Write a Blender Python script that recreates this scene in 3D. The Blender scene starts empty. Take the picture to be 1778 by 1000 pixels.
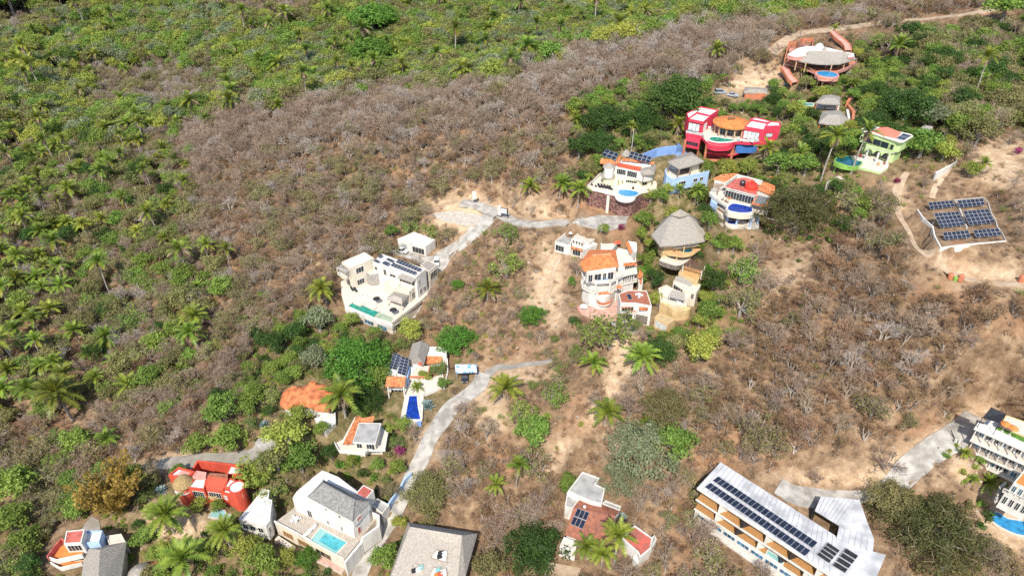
EXPO = 0.52; DENOISE = False
import bpy, math, random
import numpy as np
from mathutils import Vector, Matrix
S = bpy.context.scene
COL = S.collection
rng = random.Random(11)
# ------------------------------------------------------------------ camera
F, CX, CY, CAMH, PITCH = 1186.0, 889.0, 500.0, 130.0, math.radians(35)
cP, sP = math.cos(PITCH), math.sin(PITCH)
def ray(px, py):
    u = (px-CX)/F; v = -(py-CY)/F
    return (u, cP + v*sP, -sP + v*cP)
def U(px, py, z):
    r = ray(px, py); t = (z-CAMH)/r[2]
    return (r[0]*t, r[1]*t, z)
def proj(x, y, z):
    z = z-CAMH
    d = y*cP - z*sP; v = y*sP + z*cP
    return CX + F*x/d, CY - F*v/d, d
cam_d = bpy.data.cameras.new('camera'); cam = bpy.data.objects.new('camera', cam_d); COL.objects.link(cam)
cam.location = (0, 0, CAMH); cam.rotation_euler = (math.pi/2-PITCH, 0, 0)
cam_d.sensor_fit = 'HORIZONTAL'; cam_d.angle = 2*math.atan(889/F); cam_d.clip_start = 1; cam_d.clip_end = 6000
S.camera = cam
# ------------------------------------------------------------------ light
sun_px = (1045, 830)
sd = Vector(ray(*sun_px)).normalized()
sun_el = math.asin(-sd.z)
sd_ = bpy.data.lights.new('sun', 'SUN'); sun = bpy.data.objects.new('sun', sd_); COL.objects.link(sun)
sun.rotation_euler = sd.to_track_quat('-Z', 'Y').to_euler(); sd_.energy = 4.1; sd_.angle = math.radians(.5); sd_.color = (1, .95, .87)
W = bpy.data.worlds.new('World'); S.world = W; W.use_nodes = True
nt = W.node_tree; sky = nt.nodes.new('ShaderNodeTexSky'); sky.sky_type = 'NISHITA'; sky.sun_disc = False
sky.sun_elevation = sun_el; sky.sun_rotation = math.atan2(-sd.x, -sd.y)
bg = nt.nodes['Background']; nt.links.new(sky.outputs[0], bg.inputs[0]); bg.inputs[1].default_value = .15
S.view_settings.view_transform = 'Standard'; S.view_settings.look = 'None'; S.view_settings.gamma = 1; S.view_settings.exposure = EXPO
S.render.engine = 'CYCLES'
S.cycles.max_bounces = 6; S.cycles.diffuse_bounces = 3; S.cycles.glossy_bounces = 2; S.cycles.transparent_max_bounces = 4
S.cycles.use_denoising = DENOISE
# ------------------------------------------------------------------ materials
MATS = {}
def mat(name, col, rough=.8, var=.12, scale=1.5, detail=5, bump=0., col2=None, metal=0., spec=.3, objvar=0., obj=False, stretch=None, hue=0., transl=0., ramp=(.35, .65)):
    if name in MATS: return MATS[name]
    m = bpy.data.materials.new(name); m.use_nodes = True; t = m.node_tree; N = t.nodes; L = t.links
    b = N['Principled BSDF']; b.inputs['Roughness'].default_value = rough; b.inputs['Metallic'].default_value = metal
    b.inputs['Specular IOR Level'].default_value = spec
    if col2 is None:
        col2 = tuple(max(0, c*(1-2*var)) for c in col); col = tuple(min(1, c*(1+var)) for c in col)
    tc = N.new('ShaderNodeTexCoord')
    src = tc.outputs['Object']
    if not obj:
        g = N.new('ShaderNodeNewGeometry'); src = g.outputs['Position']
    if stretch:
        mp = N.new('ShaderNodeMapping'); mp.inputs['Scale'].default_value = stretch; L.new(src, mp.inputs[0]); src = mp.outputs[0]
    nz = N.new('ShaderNodeTexNoise'); nz.inputs['Scale'].default_value = scale; nz.inputs['Detail'].default_value = detail; L.new(src, nz.inputs['Vector'])
    cr = N.new('ShaderNodeValToRGB'); cr.color_ramp.elements[0].position = ramp[0]; cr.color_ramp.elements[1].position = ramp[1]
    cr.color_ramp.elements[0].color = (*col2, 1); cr.color_ramp.elements[1].color = (*col, 1)
    L.new(nz.outputs[0], cr.inputs[0]); out = cr.outputs[0]
    if objvar or hue:
        oi = N.new('ShaderNodeObjectInfo'); hs = N.new('ShaderNodeHueSaturation')
        mr = N.new('ShaderNodeMapRange'); mr.inputs[3].default_value = 1-objvar; mr.inputs[4].default_value = 1+objvar
        L.new(oi.outputs['Random'], mr.inputs[0]); L.new(mr.outputs[0], hs.inputs['Value'])
        mm = N.new('ShaderNodeMath'); mm.operation = 'MULTIPLY'; mm.inputs[1].default_value = 7.31; L.new(oi.outputs['Random'], mm.inputs[0])
        fr = N.new('ShaderNodeMath'); fr.operation = 'FRACT'; L.new(mm.outputs[0], fr.inputs[0])
        m2 = N.new('ShaderNodeMapRange'); m2.inputs[3].default_value = .5-hue; m2.inputs[4].default_value = .5+hue
        L.new(fr.outputs[0], m2.inputs[0]); L.new(m2.outputs[0], hs.inputs['Hue']); L.new(out, hs.inputs['Color']); out = hs.outputs[0]
    L.new(out, b.inputs['Base Color'])
    if bump:
        bp = N.new('ShaderNodeBump'); bp.inputs['Strength'].default_value = bump; bp.inputs['Distance'].default_value = .15
        n2 = N.new('ShaderNodeTexNoise'); n2.inputs['Scale'].default_value = scale*3; n2.inputs['Detail'].default_value = 4; L.new(src, n2.inputs['Vector'])
        L.new(n2.outputs[0], bp.inputs['Height']); L.new(bp.outputs[0], b.inputs['Normal'])
    if transl:
        tr = N.new('ShaderNodeBsdfTranslucent'); L.new(out, tr.inputs[0]); mx = N.new('ShaderNodeMixShader'); mx.inputs[0].default_value = transl
        L.new(b.outputs[0], mx.inputs[1]); L.new(tr.outputs[0], mx.inputs[2]); L.new(mx.outputs[0], N['Material Output'].inputs[0])
    MATS[name] = m; return m
# ------------------------------------------------------------------ object helpers
def tag(o, label=None, cat=None, group=None, kind=None):
    if label: o['label'] = label
    if cat: o['category'] = cat
    if group: o['group'] = group
    if kind: o['kind'] = kind
    return o
def mesh_of(name, verts, faces, mats, idx=None, smooth=False):
    me = bpy.data.meshes.new(name); me.from_pydata([tuple(v) for v in verts], [], faces)
    for m in (mats if isinstance(mats, (list, tuple)) else [mats]): me.materials.append(m)
    if idx is not None: me.polygons.foreach_set('material_index', idx)
    if smooth: me.polygons.foreach_set('use_smooth', [True]*len(me.polygons))
    me.update(); return me
def put(name, me, parent=None, loc=(0, 0, 0)):
    o = bpy.data.objects.new(name, me); COL.objects.link(o); o.location = loc
    if parent is not None: o.parent = parent
    return o
class MB:
    """collects faces of one mesh in world coordinates"""
    def __init__(s): s.v = []; s.f = []; s.i = []
    def add(s, vs, fs, mi=0):
        o = len(s.v); s.v += [tuple(v) for v in vs]; s.f += [tuple(k+o for k in f) for f in fs]; s.i += [mi]*len(fs)
    def prism(s, poly, z0, z1, mi=0, top=None):
        poly = ccw(poly); n = len(poly)
        vs = [(p[0], p[1], z0) for p in poly] + [(p[0], p[1], z1) for p in poly]
        fs = [tuple(range(n-1, -1, -1))] + [(k, (k+1) % n, n+(k+1) % n, n+k) for k in range(n)]
        s.add(vs, fs, mi); s.add(vs[n:], [tuple(range(n))], mi if top is None else top)
    def box(s, c, size, rz=0, mi=0):
        x, y, z = size[0]/2, size[1]/2, size[2]; ca, sa = math.cos(rz), math.sin(rz)
        s.prism([(c[0]+a*ca-b*sa, c[1]+a*sa+b*ca) for a, b in ((-x, -y), (x, -y), (x, y), (-x, y))], c[2], c[2]+z, mi)
    def ring(s, outer, inner, z0, z1, mi=0):
        n = len(outer)
        vs = [(p[0], p[1], z0) for p in outer]+[(p[0], p[1], z1) for p in outer]+[(p[0], p[1], z0) for p in inner]+[(p[0], p[1], z1) for p in inner]
        fs = []
        for k in range(n):
            j = (k+1) % n
            fs += [(k, j, n+j, n+k), (n+k, n+j, 3*n+j, 3*n+k), (3*n+k, 3*n+j, 2*n+j, 2*n+k), (2*n+k, 2*n+j, j, k)]
        s.add(vs, fs, mi)
    def tube(s, p, q, r0, r1=None, n=6, mi=0, cap=True):
        r1 = r0 if r1 is None else r1; p = Vector(p); q = Vector(q); d = (q-p)
        if d.length < 1e-6: return
        a = d.orthogonal().normalized(); b = d.normalized().cross(a)
        vs = []
        for c, r in ((p, r0), (q, r1)):
            for k in range(n):
                t = 2*math.pi*k/n; vs.append(c+a*math.cos(t)*r+b*math.sin(t)*r)
        fs = [(k, (k+1) % n, n+(k+1) % n, n+k) for k in range(n)]
        if cap: fs += [tuple(range(n-1, -1, -1)), tuple(range(n, 2*n))]
        s.add(vs, fs, mi)
    def lathe(s, c, prof, n=14, mi=0):
        vs = []; fs = []
        for r, z in prof:
            for k in range(n):
                t = 2*math.pi*k/n; vs.append((c[0]+r*math.cos(t), c[1]+r*math.sin(t), c[2]+z))
        for a in range(len(prof)-1):
            for k in range(n):
                fs.append((a*n+k, a*n+(k+1) % n, (a+1)*n+(k+1) % n, (a+1)*n+k))
        fs += [tuple(range(n-1, -1, -1)), tuple((len(prof)-1)*n+k for k in range(n))]
        s.add(vs, fs, mi)
    def build(s, name, mats, parent=None, smooth=False):
        o3 = Vector((0, 0, 0))
        if parent is not None:
            p = parent
            while p is not None: o3 = o3 + Vector(p.location); p = p.parent
        else:
            xs = [v[0] for v in s.v]; ys = [v[1] for v in s.v]; o3 = Vector(((min(xs)+max(xs))/2, (min(ys)+max(ys))/2, min(v[2] for v in s.v)))
        me = mesh_of(name, [Vector(v)-o3 for v in s.v], s.f, mats, s.i, smooth)
        return put(name, me, parent, (0, 0, 0) if parent is not None else o3)
def area2(p): return sum(p[k][0]*p[(k+1) % len(p)][1]-p[(k+1) % len(p)][0]*p[k][1] for k in range(len(p)))
def ccw(p): return list(p) if area2(p) > 0 else list(p)[::-1]
def inset(poly, d):
    """offset a ccw polygon inwards by d"""
    poly = ccw(poly); n = len(poly); out = []
    for k in range(n):
        a, b, c = Vector(poly[k-1][:2]), Vector(poly[k][:2]), Vector(poly[(k+1) % n][:2])
        e1 = (b-a).normalized(); e2 = (c-b).normalized()
        n1 = Vector((-e1.y, e1.x)); n2 = Vector((-e2.y, e2.x)); m = (n1+n2)
        m = m/max(.35, (1+n1.dot(n2)))
        out.append((b.x+m.x*d, b.y+m.y*d))
    return out
def thing(name, label, cat, loc, group=None):
    o = bpy.data.objects.new(name, None); COL.objects.link(o); o.location = loc; o.empty_display_size = 1
    return tag(o, label, cat, group)
# ------------------------------------------------------------------ terrain surface
CP = [  # pixel, height: the lie of the land
 (730,930,0),(1050,900,3),(900,900,1.5),(580,900,0),(360,840,2),(150,960,-3),(100,850,-5),(100,700,-6),(100,500,-6),(60,300,0),(50,150,5),(50,20,22),
 (250,600,-4),(300,450,0),(400,560,0),(250,330,3),(400,300,12),(500,400,9),(600,300,19),(800,250,30),(800,172,37),(500,195,22),(350,215,12),(800,140,21),(800,60,22),(800,5,26),
 (500,150,12),(300,120,8),(300,20,24),(500,40,24),(600,110,16),(1000,95,43),(1000,62,24),(1000,10,28),(1200,62,49),(1200,28,26),(1400,5,36),(1430,42,57),(1600,28,62),(1700,12,66),
 (1700,150,57),(1770,300,50),(1650,385,47),(1560,380,43),(1500,450,38),(1500,600,28),(1500,720,22),(1700,600,36),(1560,800,17),(1740,830,16),(1350,960,5),(1200,880,5),(1250,760,13),
 (1200,650,17),(1050,750,10),(900,700,9.5),(900,550,14.5),(850,450,18),(870,375,24),(1180,520,23),(1300,420,31),(1400,250,48),(1270,285,39),(1425,155,51),(1290,140,51),(1100,150,46),
 (1000,250,36),(1085,345,31),(1060,385,28),(1050,560,18),(1000,560,17),(660,500,6),(760,440,12),(720,690,5.5),(770,730,6),(630,770,4.5),(535,710,4),(700,440,11),(560,560,2),(450,700,1),(960,440,20),
 (1530,290,49),(1470,330,45),(1640,250,52),(1180,390,29),(1130,330,34),(1400,400,36),(1600,940,6),(1750,960,8),(1100,600,17),(700,600,5),(450,450,4)]
XYZ = [(-420,620,50),(0,640,52),(400,640,85),(0,900,150),(-500,900,160),(500,900,190),(-330,250,0),(-260,120,-6),(0,40,-10),(-160,40,-12),(160,40,-6),(300,120,30),(330,300,66)]
pts = np.array([U(a, b, c) for a, b, c in CP]+XYZ, float)
def tps_fit(P, lam):
    X = P[:, :2]/100; n = len(X); d = np.linalg.norm(X[:, None]-X[None], axis=2)
    K = np.where(d > 0, d*d*np.log(d+1e-12), 0)+lam*np.eye(n); Q = np.hstack([np.ones((n, 1)), X])
    A = np.block([[K, Q], [Q.T, np.zeros((3, 3))]]); s = np.linalg.solve(A, np.concatenate([P[:, 2], np.zeros(3)]))
    return X, s[:n], s[n:]
TX, TW, TA = tps_fit(pts, .004)
def tps(x, y):
    x = np.asarray(x, float)/100; y = np.asarray(y, float)/100; out = TA[0]+TA[1]*x+TA[2]*y
    for (a, b), w in zip(TX, TW):
        r2 = (x-a)**2+(y-b)**2; out = out+w*.5*r2*np.log(r2+1e-12)
    return out
GX0, GX1, GY0, GY1, GS = -440., 440., 44., 760., 1.6
gx = np.arange(GX0, GX1+.1, GS); gy = np.arange(GY0, GY1+.1, GS)
GXX, GYY = np.meshgrid(gx, gy)
Z = tps(GXX, GYY)
nr = np.random.RandomState(3)
for k in range(26):                       # gentle lumps and gullies
    w = 6*1.13**k*nr.uniform(.8, 1.2); a = nr.uniform(0, 6.28); Z = Z + (.012*w)*np.sin((GXX*math.cos(a)+GYY*math.sin(a))*6.283/w+nr.uniform(0, 6.28))*np.clip(.4+.6*np.sin(GXX/(31+k)+k)*np.cos(GYY/(27+k)), 0, 1)
def hgt(x, y, Zs=None):
    Zs = Z if Zs is None else Zs
    i = min(max((y-GY0)/GS, 0), len(gy)-1.001); j = min(max((x-GX0)/GS, 0), len(gx)-1.001)
    a, b = int(i), int(j); u, v = i-a, j-b
    return (Zs[a, b]*(1-v)+Zs[a, b+1]*v)*(1-u)+(Zs[a+1, b]*(1-v)+Zs[a+1, b+1]*v)*u
def hit(px, py):
    """the ground point seen at a pixel"""
    r = ray(px, py); t = 70.; st = 1.5
    while t < 900:
        x, y, z = r[0]*t, r[1]*t, CAMH+r[2]*t
        if z < hgt(x, y):
            lo, hi = t-st, t
            for _ in range(14):
                m = (lo+hi)/2
                if CAMH+r[2]*m < hgt(r[0]*m, r[1]*m): hi = m
                else: lo = m
            return (r[0]*hi, r[1]*hi, CAMH+r[2]*hi)
        t += st
    return (r[0]*t, r[1]*t, CAMH+r[2]*t)
def in_poly(p, xs, ys):
    ins = np.zeros(xs.shape, bool); n = len(p)
    for k in range(n):
        x0, y0 = p[k][:2]; x1, y1 = p[(k+1) % n][:2]
        if y0 == y1: continue
        c = ((y0 > ys) != (y1 > ys)) & (xs < (x1-x0)*(ys-y0)/(y1-y0)+x0); ins ^= c
    return ins
def poly_dist(p, xs, ys):
    d = np.full(xs.shape, 1e9); n = len(p)
    for k in range(n):
        x0, y0 = p[k][:2]; x1, y1 = p[(k+1) % n][:2]; dx, dy = x1-x0, y1-y0; L2 = dx*dx+dy*dy+1e-9
        t = np.clip(((xs-x0)*dx+(ys-y0)*dy)/L2, 0, 1); d = np.minimum(d, np.hypot(xs-x0-t*dx, ys-y0-t*dy))
    return d
PADS = []      # (polygon, height, blend)
PADIN = np.zeros(Z.shape, bool); KEEP = np.zeros(Z.shape, bool)   # where nothing grows
def pad(poly, z, blend=5., keep=.8): PADS.append((ccw(poly), z, blend, keep))
def flatten():
    global Z
    for poly, z, blend, keep in PADS:
        xs = [p[0] for p in poly]; ys = [p[1] for p in poly]; m = blend+4
        j0, j1 = max(0, int((min(xs)-m-GX0)/GS)), int((max(xs)+m-GX0)/GS)+2; i0, i1 = max(0, int((min(ys)-m-GY0)/GS)), int((max(ys)+m-GY0)/GS)+2
        sx, sy = GXX[i0:i1, j0:j1], GYY[i0:i1, j0:j1]; d = np.where(in_poly(poly, sx, sy), -1, poly_dist(poly, sx, sy))
        w = np.clip(1-(d-1.2)/blend, 0, 1); w = w*w*(3-2*w)
        Z[i0:i1, j0:j1] = Z[i0:i1, j0:j1]*(1-w)+(z-.15)*w
        KEEP[i0:i1, j0:j1] |= d < keep; PADIN[i0:i1, j0:j1] |= d < .6
# ------------------------------------------------------------------ shared materials
WHITE = mat('white_render', (.67, .63, .565), .85, 0, .9, 10, col2=(.47, .43, .37), stretch=(1, 1, .25), ramp=(.25, .5))
CREAM = mat('cream_render', (.64, .57, .46), .85, 0, .9, 9, col2=(.5, .43, .34), stretch=(1, 1, .25), ramp=(.25, .5))
YELLOW = mat('yellow_render', (.78, .70, .45), .85, .06, .5, 6)
TAN = mat('ochre_render', (.62, .44, .22), .85, .1, .5, 6)
RED = mat('red_render', (.58, .085, .045), .85, 0, .8, 9, col2=(.42, .06, .035), stretch=(1, 1, .3), ramp=(.25, .55))
PINK = mat('pink_render', (.64, .045, .085), .8, .08, .5, 6)
ROSE = mat('rose_render', (.60, .29, .24), .85, .1, .5, 6)
BLUE = mat('pale_blue_render', (.40, .55, .80), .8, .06, .5, 6)
SKYB = mat('strong_blue_render', (.22, .36, .68), .8, .08, .5, 6)
GREEN = mat('pale_green_render', (.45, .58, .26), .8, .06, .5, 6)
LIME = mat('lime_render', (.22, .40, .08), .8, .1, .5, 6)
TERRA = mat('terracotta_render', (.52, .19, .1), .85, .1, .6, 6)
WROOF = mat('white_flat_roof', (.72, .69, .65), .8, 0, .5, 10, col2=(.5, .46, .41), ramp=(.3, .55))
GROOF = mat('grey_flat_roof', (.36, .345, .32), .9, .12, .6, 8)
CROOF = mat('cream_flat_roof', (.58, .52, .43), .9, .1, .5, 8)
TILE = mat('clay_tile', (.58, .19, .075), .8, .26, 1.6, 10, bump=.5, stretch=(1, 1, .6))
TILEB = mat('weathered_clay_tile', (.36, .135, .075), .8, .0, 1.3, 9, bump=.6, col2=(.2, .085, .06))
REDROOF = mat('red_painted_roof', (.50, .13, .10), .8, .2, .8, 9)
THATCH = mat('grey_thatch', (.38, .345, .295), .95, 0, 3.2, 12, bump=.9, col2=(.27, .24, .20), stretch=(1, 1, .35))
THATCHL = mat('pale_thatch', (.45, .395, .33), .95, 0, 2.8, 12, bump=.9, col2=(.32, .28, .23), stretch=(1, 1, .35))
THATCHY = mat('golden_thatch', (.44, .31, .14), .95, 0, 3.2, 10, bump=.9, col2=(.27, .18, .08))
SHINGLE = mat('grey_shingle', (.235, .225, .205), .9, .16, 2.2, 9, bump=.5)
DECK = mat('stone_deck', (.60, .53, .44), .8, .07, .9, 7)
DECKW = mat('pale_deck', (.62, .555, .46), .8, .06, .9, 7)
WOODD = mat('timber_deck', (.47, .25, .095), .7, 0, 1.2, 6, col2=(.30, .145, .05), stretch=(6, 6, 1))
WOODG = mat('weathered_deck', (.42, .36, .29), .8, .14, 1.5, 7, stretch=(5, 1, 1))
WOOD = mat('timber', (.26, .14, .07), .7, .2, 2)
CONC = mat('concrete', (.44, .41, .36), .9, .12, .5, 8)
STONE = mat('fieldstone', (.26, .22, .18), .95, 0, 1.4, 8, bump=1, col2=(.11, .09, .075))
STONER = mat('red_fieldstone', (.27, .145, .12), .95, 0, 1.3, 7, bump=1, col2=(.10, .05, .045), ramp=(.4, .6))
STONEW = mat('pale_boulder', (.55, .5, .44), .95, .14, .8, 8, bump=.8)
BRICKP = mat('pink_paving', (.56, .33, .26), .9, .12, 1.2, 8)
GLASS = mat('dark_glass', (.025, .032, .04), .08, .1, .8, 2, spec=.6)
GLASSB = mat('blue_glass', (.05, .16, .26), .08, .3, .4, 4, spec=.6)
CURT = mat('white_curtain_glass', (.62, .63, .64), .15, .12, 1.2, 3, spec=.5)
DARK = mat('dark_metal', (.03, .03, .032), .5, .2, 2)
ALU = mat('aluminium', (.52, .53, .54), .4, .05, 2, metal=.4)
PV = mat('solar_cell', (.020, .026, .045), .16, .2, .8, 4, spec=.5)
PVF = mat('solar_frame', (.42, .43, .45), .4, .05)
POOLB = mat('blue_pool_water', (.04, .27, .52), .05, .16, 1.1, 4, bump=.22, spec=.5)
POOLD = mat('deep_blue_pool_water', (.01, .045, .30), .05, .2, 1.1, 4, bump=.22, spec=.5)
POOLT = mat('turquoise_pool_water', (.075, .36, .40), .05, .12, 1.1, 4, bump=.22, spec=.5)
POOLG = mat('green_pool_water', (.03, .27, .19), .05, .2, 1.1, 4, bump=.22, spec=.5)
POOLK = mat('dark_teal_pool_water', (.01, .10, .14), .06, .2, .4, 4, bump=.06, spec=.5)
POOLS = mat('shallow_pool_water', (.34, .40, .27), .08, .1, .6, 3, bump=.06)
POOLL = mat('pale_turquoise_water', (.24, .45, .42), .06, .06, .6, 3, bump=.06)
PLAST = mat('white_plastic', (.78, .78, .76), .5, .05)
FABW = mat('white_fabric', (.76, .74, .70), .9, .05)
FABK = mat('black_fabric', (.03, .03, .035), .9, .1)
FABR = mat('red_fabric', (.62, .10, .05), .9, .1)
FABO = mat('orange_fabric', (.70, .22, .06), .9, .1)
CARW = mat('white_car_paint', (.78, .78, .77), .25, .02, spec=.6)
CARG = mat('grey_car_paint', (.35, .37, .40), .25, .05, spec=.6)
CARK = mat('black_car_paint', (.03, .03, .035), .2, .05, spec=.6)
RUBBER = mat('tyre_rubber', (.02, .02, .02), .9, .1)
LAWN = mat('clipped_lawn', (.09, .20, .03), .95, .2, 1.5, 6)
# ------------------------------------------------------------------ house builder
VW = dict(Z1=(560, 380, 4.547), Z2=(460, 570, 3.845), Z3=(240, 720, 5.), Z4=(400, 780, 4.547), Z5=(60, 840, 4.94), Z6=(940, 380, 4.547), Z7=(1000, 230, 5.88), Z8=(1160, 160, 7.142),
          Y1=(1320, 30, 4.76), Y2=(1400, 190, 6.667), Y3=(1200, 280, 5.554), Y4=(1560, 230, 3.7), Y5=(1180, 780, 4.445), Y6=(1520, 690, 3.705), Y7=(900, 790, 4.76), Y8=(640, 880, 6.838), P=(0, 0, 1))
PROTECT = []
class H:
    """one building: an Empty at its base; outlines come as points of the photograph at a height above that base"""
    def __init__(s, name, label, cat, view, base, z=None, group=None, dz=0):
        s.view = VW[view]; g = hit(*s.px(*base)); s.z = (g[2] if z is None else z)+dz
        b = U(*s.px(*base), s.z); s.root = thing(name, label, cat, b, group); s.o = b
    def px(s, x, y): return (s.view[0]+x/s.view[2], s.view[1]+y/s.view[2])
    def p(s, pts, h): return [U(*s.px(*q), s.z+h)[:2] for q in pts]
    def w(s, x, y, h): return U(*s.px(x, y), s.z+h)
    def circ(s, x, y, h, r, n=20, a0=0, a1=360):
        c = s.w(x, y, h); m = n if a1-a0 == 360 else n+1
        return [(c[0]+r*math.cos(math.radians(a0+(a1-a0)*k/n)), c[1]+r*math.sin(math.radians(a0+(a1-a0)*k/n))) for k in range(m)]
    def pad(s, poly, h=0, blend=5, keep=.8): pad(poly, s.z+h, blend, keep)
    def prism(s, name, poly, h0, h1, m, top=None, parent=None):
        b = MB(); b.prism(poly, s.z+h0, s.z+h1, 0, None if top is None else 1)
        return b.build(name, [m] if top is None else [m, top], parent or s.root)
    def block(s, poly, h0, h1, m=WHITE, roof=WROOF, par=.45, t=.22, wname='wall', rname='roof'):
        """walls up to a parapet and a flat roof inside it"""
        poly = ccw(poly); b = MB(); b.prism(poly, s.z+h0, s.z+h1-par)
        inn = inset(poly, t); b.ring(poly, inn, s.z+h1-par, s.z+h1); wl = b.build(wname, m, s.root)
        r = MB(); r.prism(inset(poly, t+.003), s.z+h1-par-.05, s.z+h1-par+.08); r.build(rname, roof, s.root); return wl
    def slab(s, poly, h, t=.35, m=WHITE, top=None, name='floor_slab'): return s.prism(name, poly, h-t, h, m, top)
    def roof(s, name, vs, fs, m, t=.3, parent=None):
        """sloping roof: vs = (x, y, height) in view points, or world triples when height is None"""
        P = [s.w(*v) for v in vs]; b = MB()
        lo = [(p[0], p[1], p[2]-t) for p in P]; n = len(P); b.add(P, fs); b.add(lo, [f[::-1] for f in fs])
        ed = {}
        for f in fs:
            for k in range(len(f)): ed[(f[k], f[(k+1) % len(f)])] = 1
        for (a, c) in list(ed):
            if (c, a) not in ed: b.add([P[a], P[c], lo[c], lo[a]], [(3, 2, 1, 0)])
        o = b.build(name, m, parent or s.root); fixn(o.data); return o
    def hip(s, eaves, he, ridge, hr, m=THATCH, t=.35, name='roof', split=None):
        n = len(eaves); vs = [(*e, he) for e in eaves]+[(*r, hr) for r in ridge]
        if len(ridge) == 1: fs = [(k, (k+1) % n, n) for k in range(n)]
        else:
            a = split if split is not None else n//2   # eaves 0..a-1 run along ridge side one, the rest along side two
            fs = []
            near = []
            E = [s.w(*e, he) for e in eaves]; R = [s.w(*r, hr) for r in ridge]
            for e in E: near.append(min(range(2), key=lambda q: (e[0]-R[q][0])**2+(e[1]-R[q][1])**2))
            for k in range(n):
                j = (k+1) % n
                if near[k] == near[j]: fs.append((k, j, n+near[k]))
                else: fs.append((k, j, n+near[j], n+near[k]))
        o = s.roof(name, vs, fs, m, t)
        if 'thatch' not in m.name and len(ridge) == 2: s.caps([(R[0], R[1])]+[(E[k], R[near[k]]) for k in range(n) if n == 4], mat('pale_'+m.name, (.62, .34, .2) if 'tile' in m.name else (.16, .155, .145), .85, .15, 2), .14)
        return o
    def caps(s, pairs, m, r=.13):
        b = MB()
        for p, q in pairs: b.tube(p, q, r, r, 5)
        return b.build('ridge_cap', m, s.root)
    def cone(s, x, y, he, r, hr, m=THATCH, n=20, name='roof', bulge=.12, t=.3, flat=None):
        c = s.w(x, y, he); b = MB(); H_ = hr-he; prof = [(r, -t), (r, 0)]+[(r*(1-u), H_*u+H_*bulge*math.sin(math.pi*u)) for u in (.2, .4, .6, .8, .97)]
        b.lathe((c[0], c[1], c[2]), prof, n); return b.build(name, m, s.root)
    def win(s, A, B, h, u0, u1, v0, v1, fm=WHITE, pm=GLASS, name='window', bars=1):
        a = Vector(s.w(*A, h)); c = Vector(s.w(*B, h)); a.z = c.z = 0; d = (c-a); nrm = Vector((-d.y, d.x, 0)).normalized()
        if nrm.dot(Vector((0, 0, 0))-(a+c)/2) < 0: nrm = -nrm
        p = a+d*u0; q = a+d*u1; w = (q-p).length; e = d.normalized(); z0, z1 = s.z+v0, s.z+v1; f = min(.09, w*.12)
        b = MB()
        def bx(x0, x1, y0, y1, o0, o1, bb):
            P = [p+e*x0+nrm*o0, p+e*x1+nrm*o0, p+e*x1+nrm*o1, p+e*x0+nrm*o1]; bb.prism([(k.x, k.y) for k in P], y0, y1)
        bx(0, f, z0, z1, -.05, .09, b); bx(w-f, w, z0, z1, -.05, .09, b); bx(f, w-f, z0, z0+f, -.05, .085, b); bx(f, w-f, z1-f, z1, -.05, .085, b)
        for k in range(1, bars+1):
            x = w*k/(bars+1); bx(x-.03, x+.03, z0+f, z1-f, -.05, .075, b)
        o = b.build(name, fm, s.root); g = MB(); bx(f*.5, w-f*.5, z0+f*.5, z1-f*.5, -.04, .03, g); g.build('pane', pm, o); return o
    def col(s, x, y, h, h0, h1, r=.18, m=WHITE, n=8, name='column'):
        c = s.w(x, y, h); b = MB(); b.tube((c[0], c[1], s.z+h0), (c[0], c[1], s.z+h1), r, r, n); return b.build(name, m, s.root)
    def rail(s, poly, h, ht=.9, m=WHITE, t=.12, name='balustrade', closed=False, solid=True):
        b = MB(); n = len(poly)
        for k in range(n if closed else n-1):
            a = Vector((*poly[k][:2], 0)); c = Vector((*poly[(k+1) % n][:2], 0)); d = (c-a)
            if d.length < .05: continue
            e = d.normalized(); nn = Vector((-e.y, e.x, 0))*t/2; a = a-e*t*.3; c = c+e*t*.3
            q = [(v.x, v.y) for v in (a-nn, c-nn, c+nn, a+nn)]
            if solid: b.prism(q, s.z+h, s.z+h+ht-.003*(k % 2))
            else:
                b.prism(q, s.z+h+ht-.1, s.z+h+ht-.004*(k % 2)); m_ = max(1, int(d.length/.9))
                for j in range(m_+1):
                    x = a+(c-a)*j/m_; b.box((x.x, x.y, s.z+h), (.1, .1, ht-.1))
        return b.build(name, m, s.root)
    def pool(s, poly, h, m=POOLB, rim=DECKW, w=.35, name='pool'):
        poly = ccw(poly); b = MB(); b.ring(inset(poly, -w), poly, s.z+h-.25, s.z+h+.12); o = b.build(name, rim, s.root)
        g = MB(); g.prism(inset(poly, .004), s.z+h-.2, s.z+h+.05); g.build('water', m, o); return o
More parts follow.
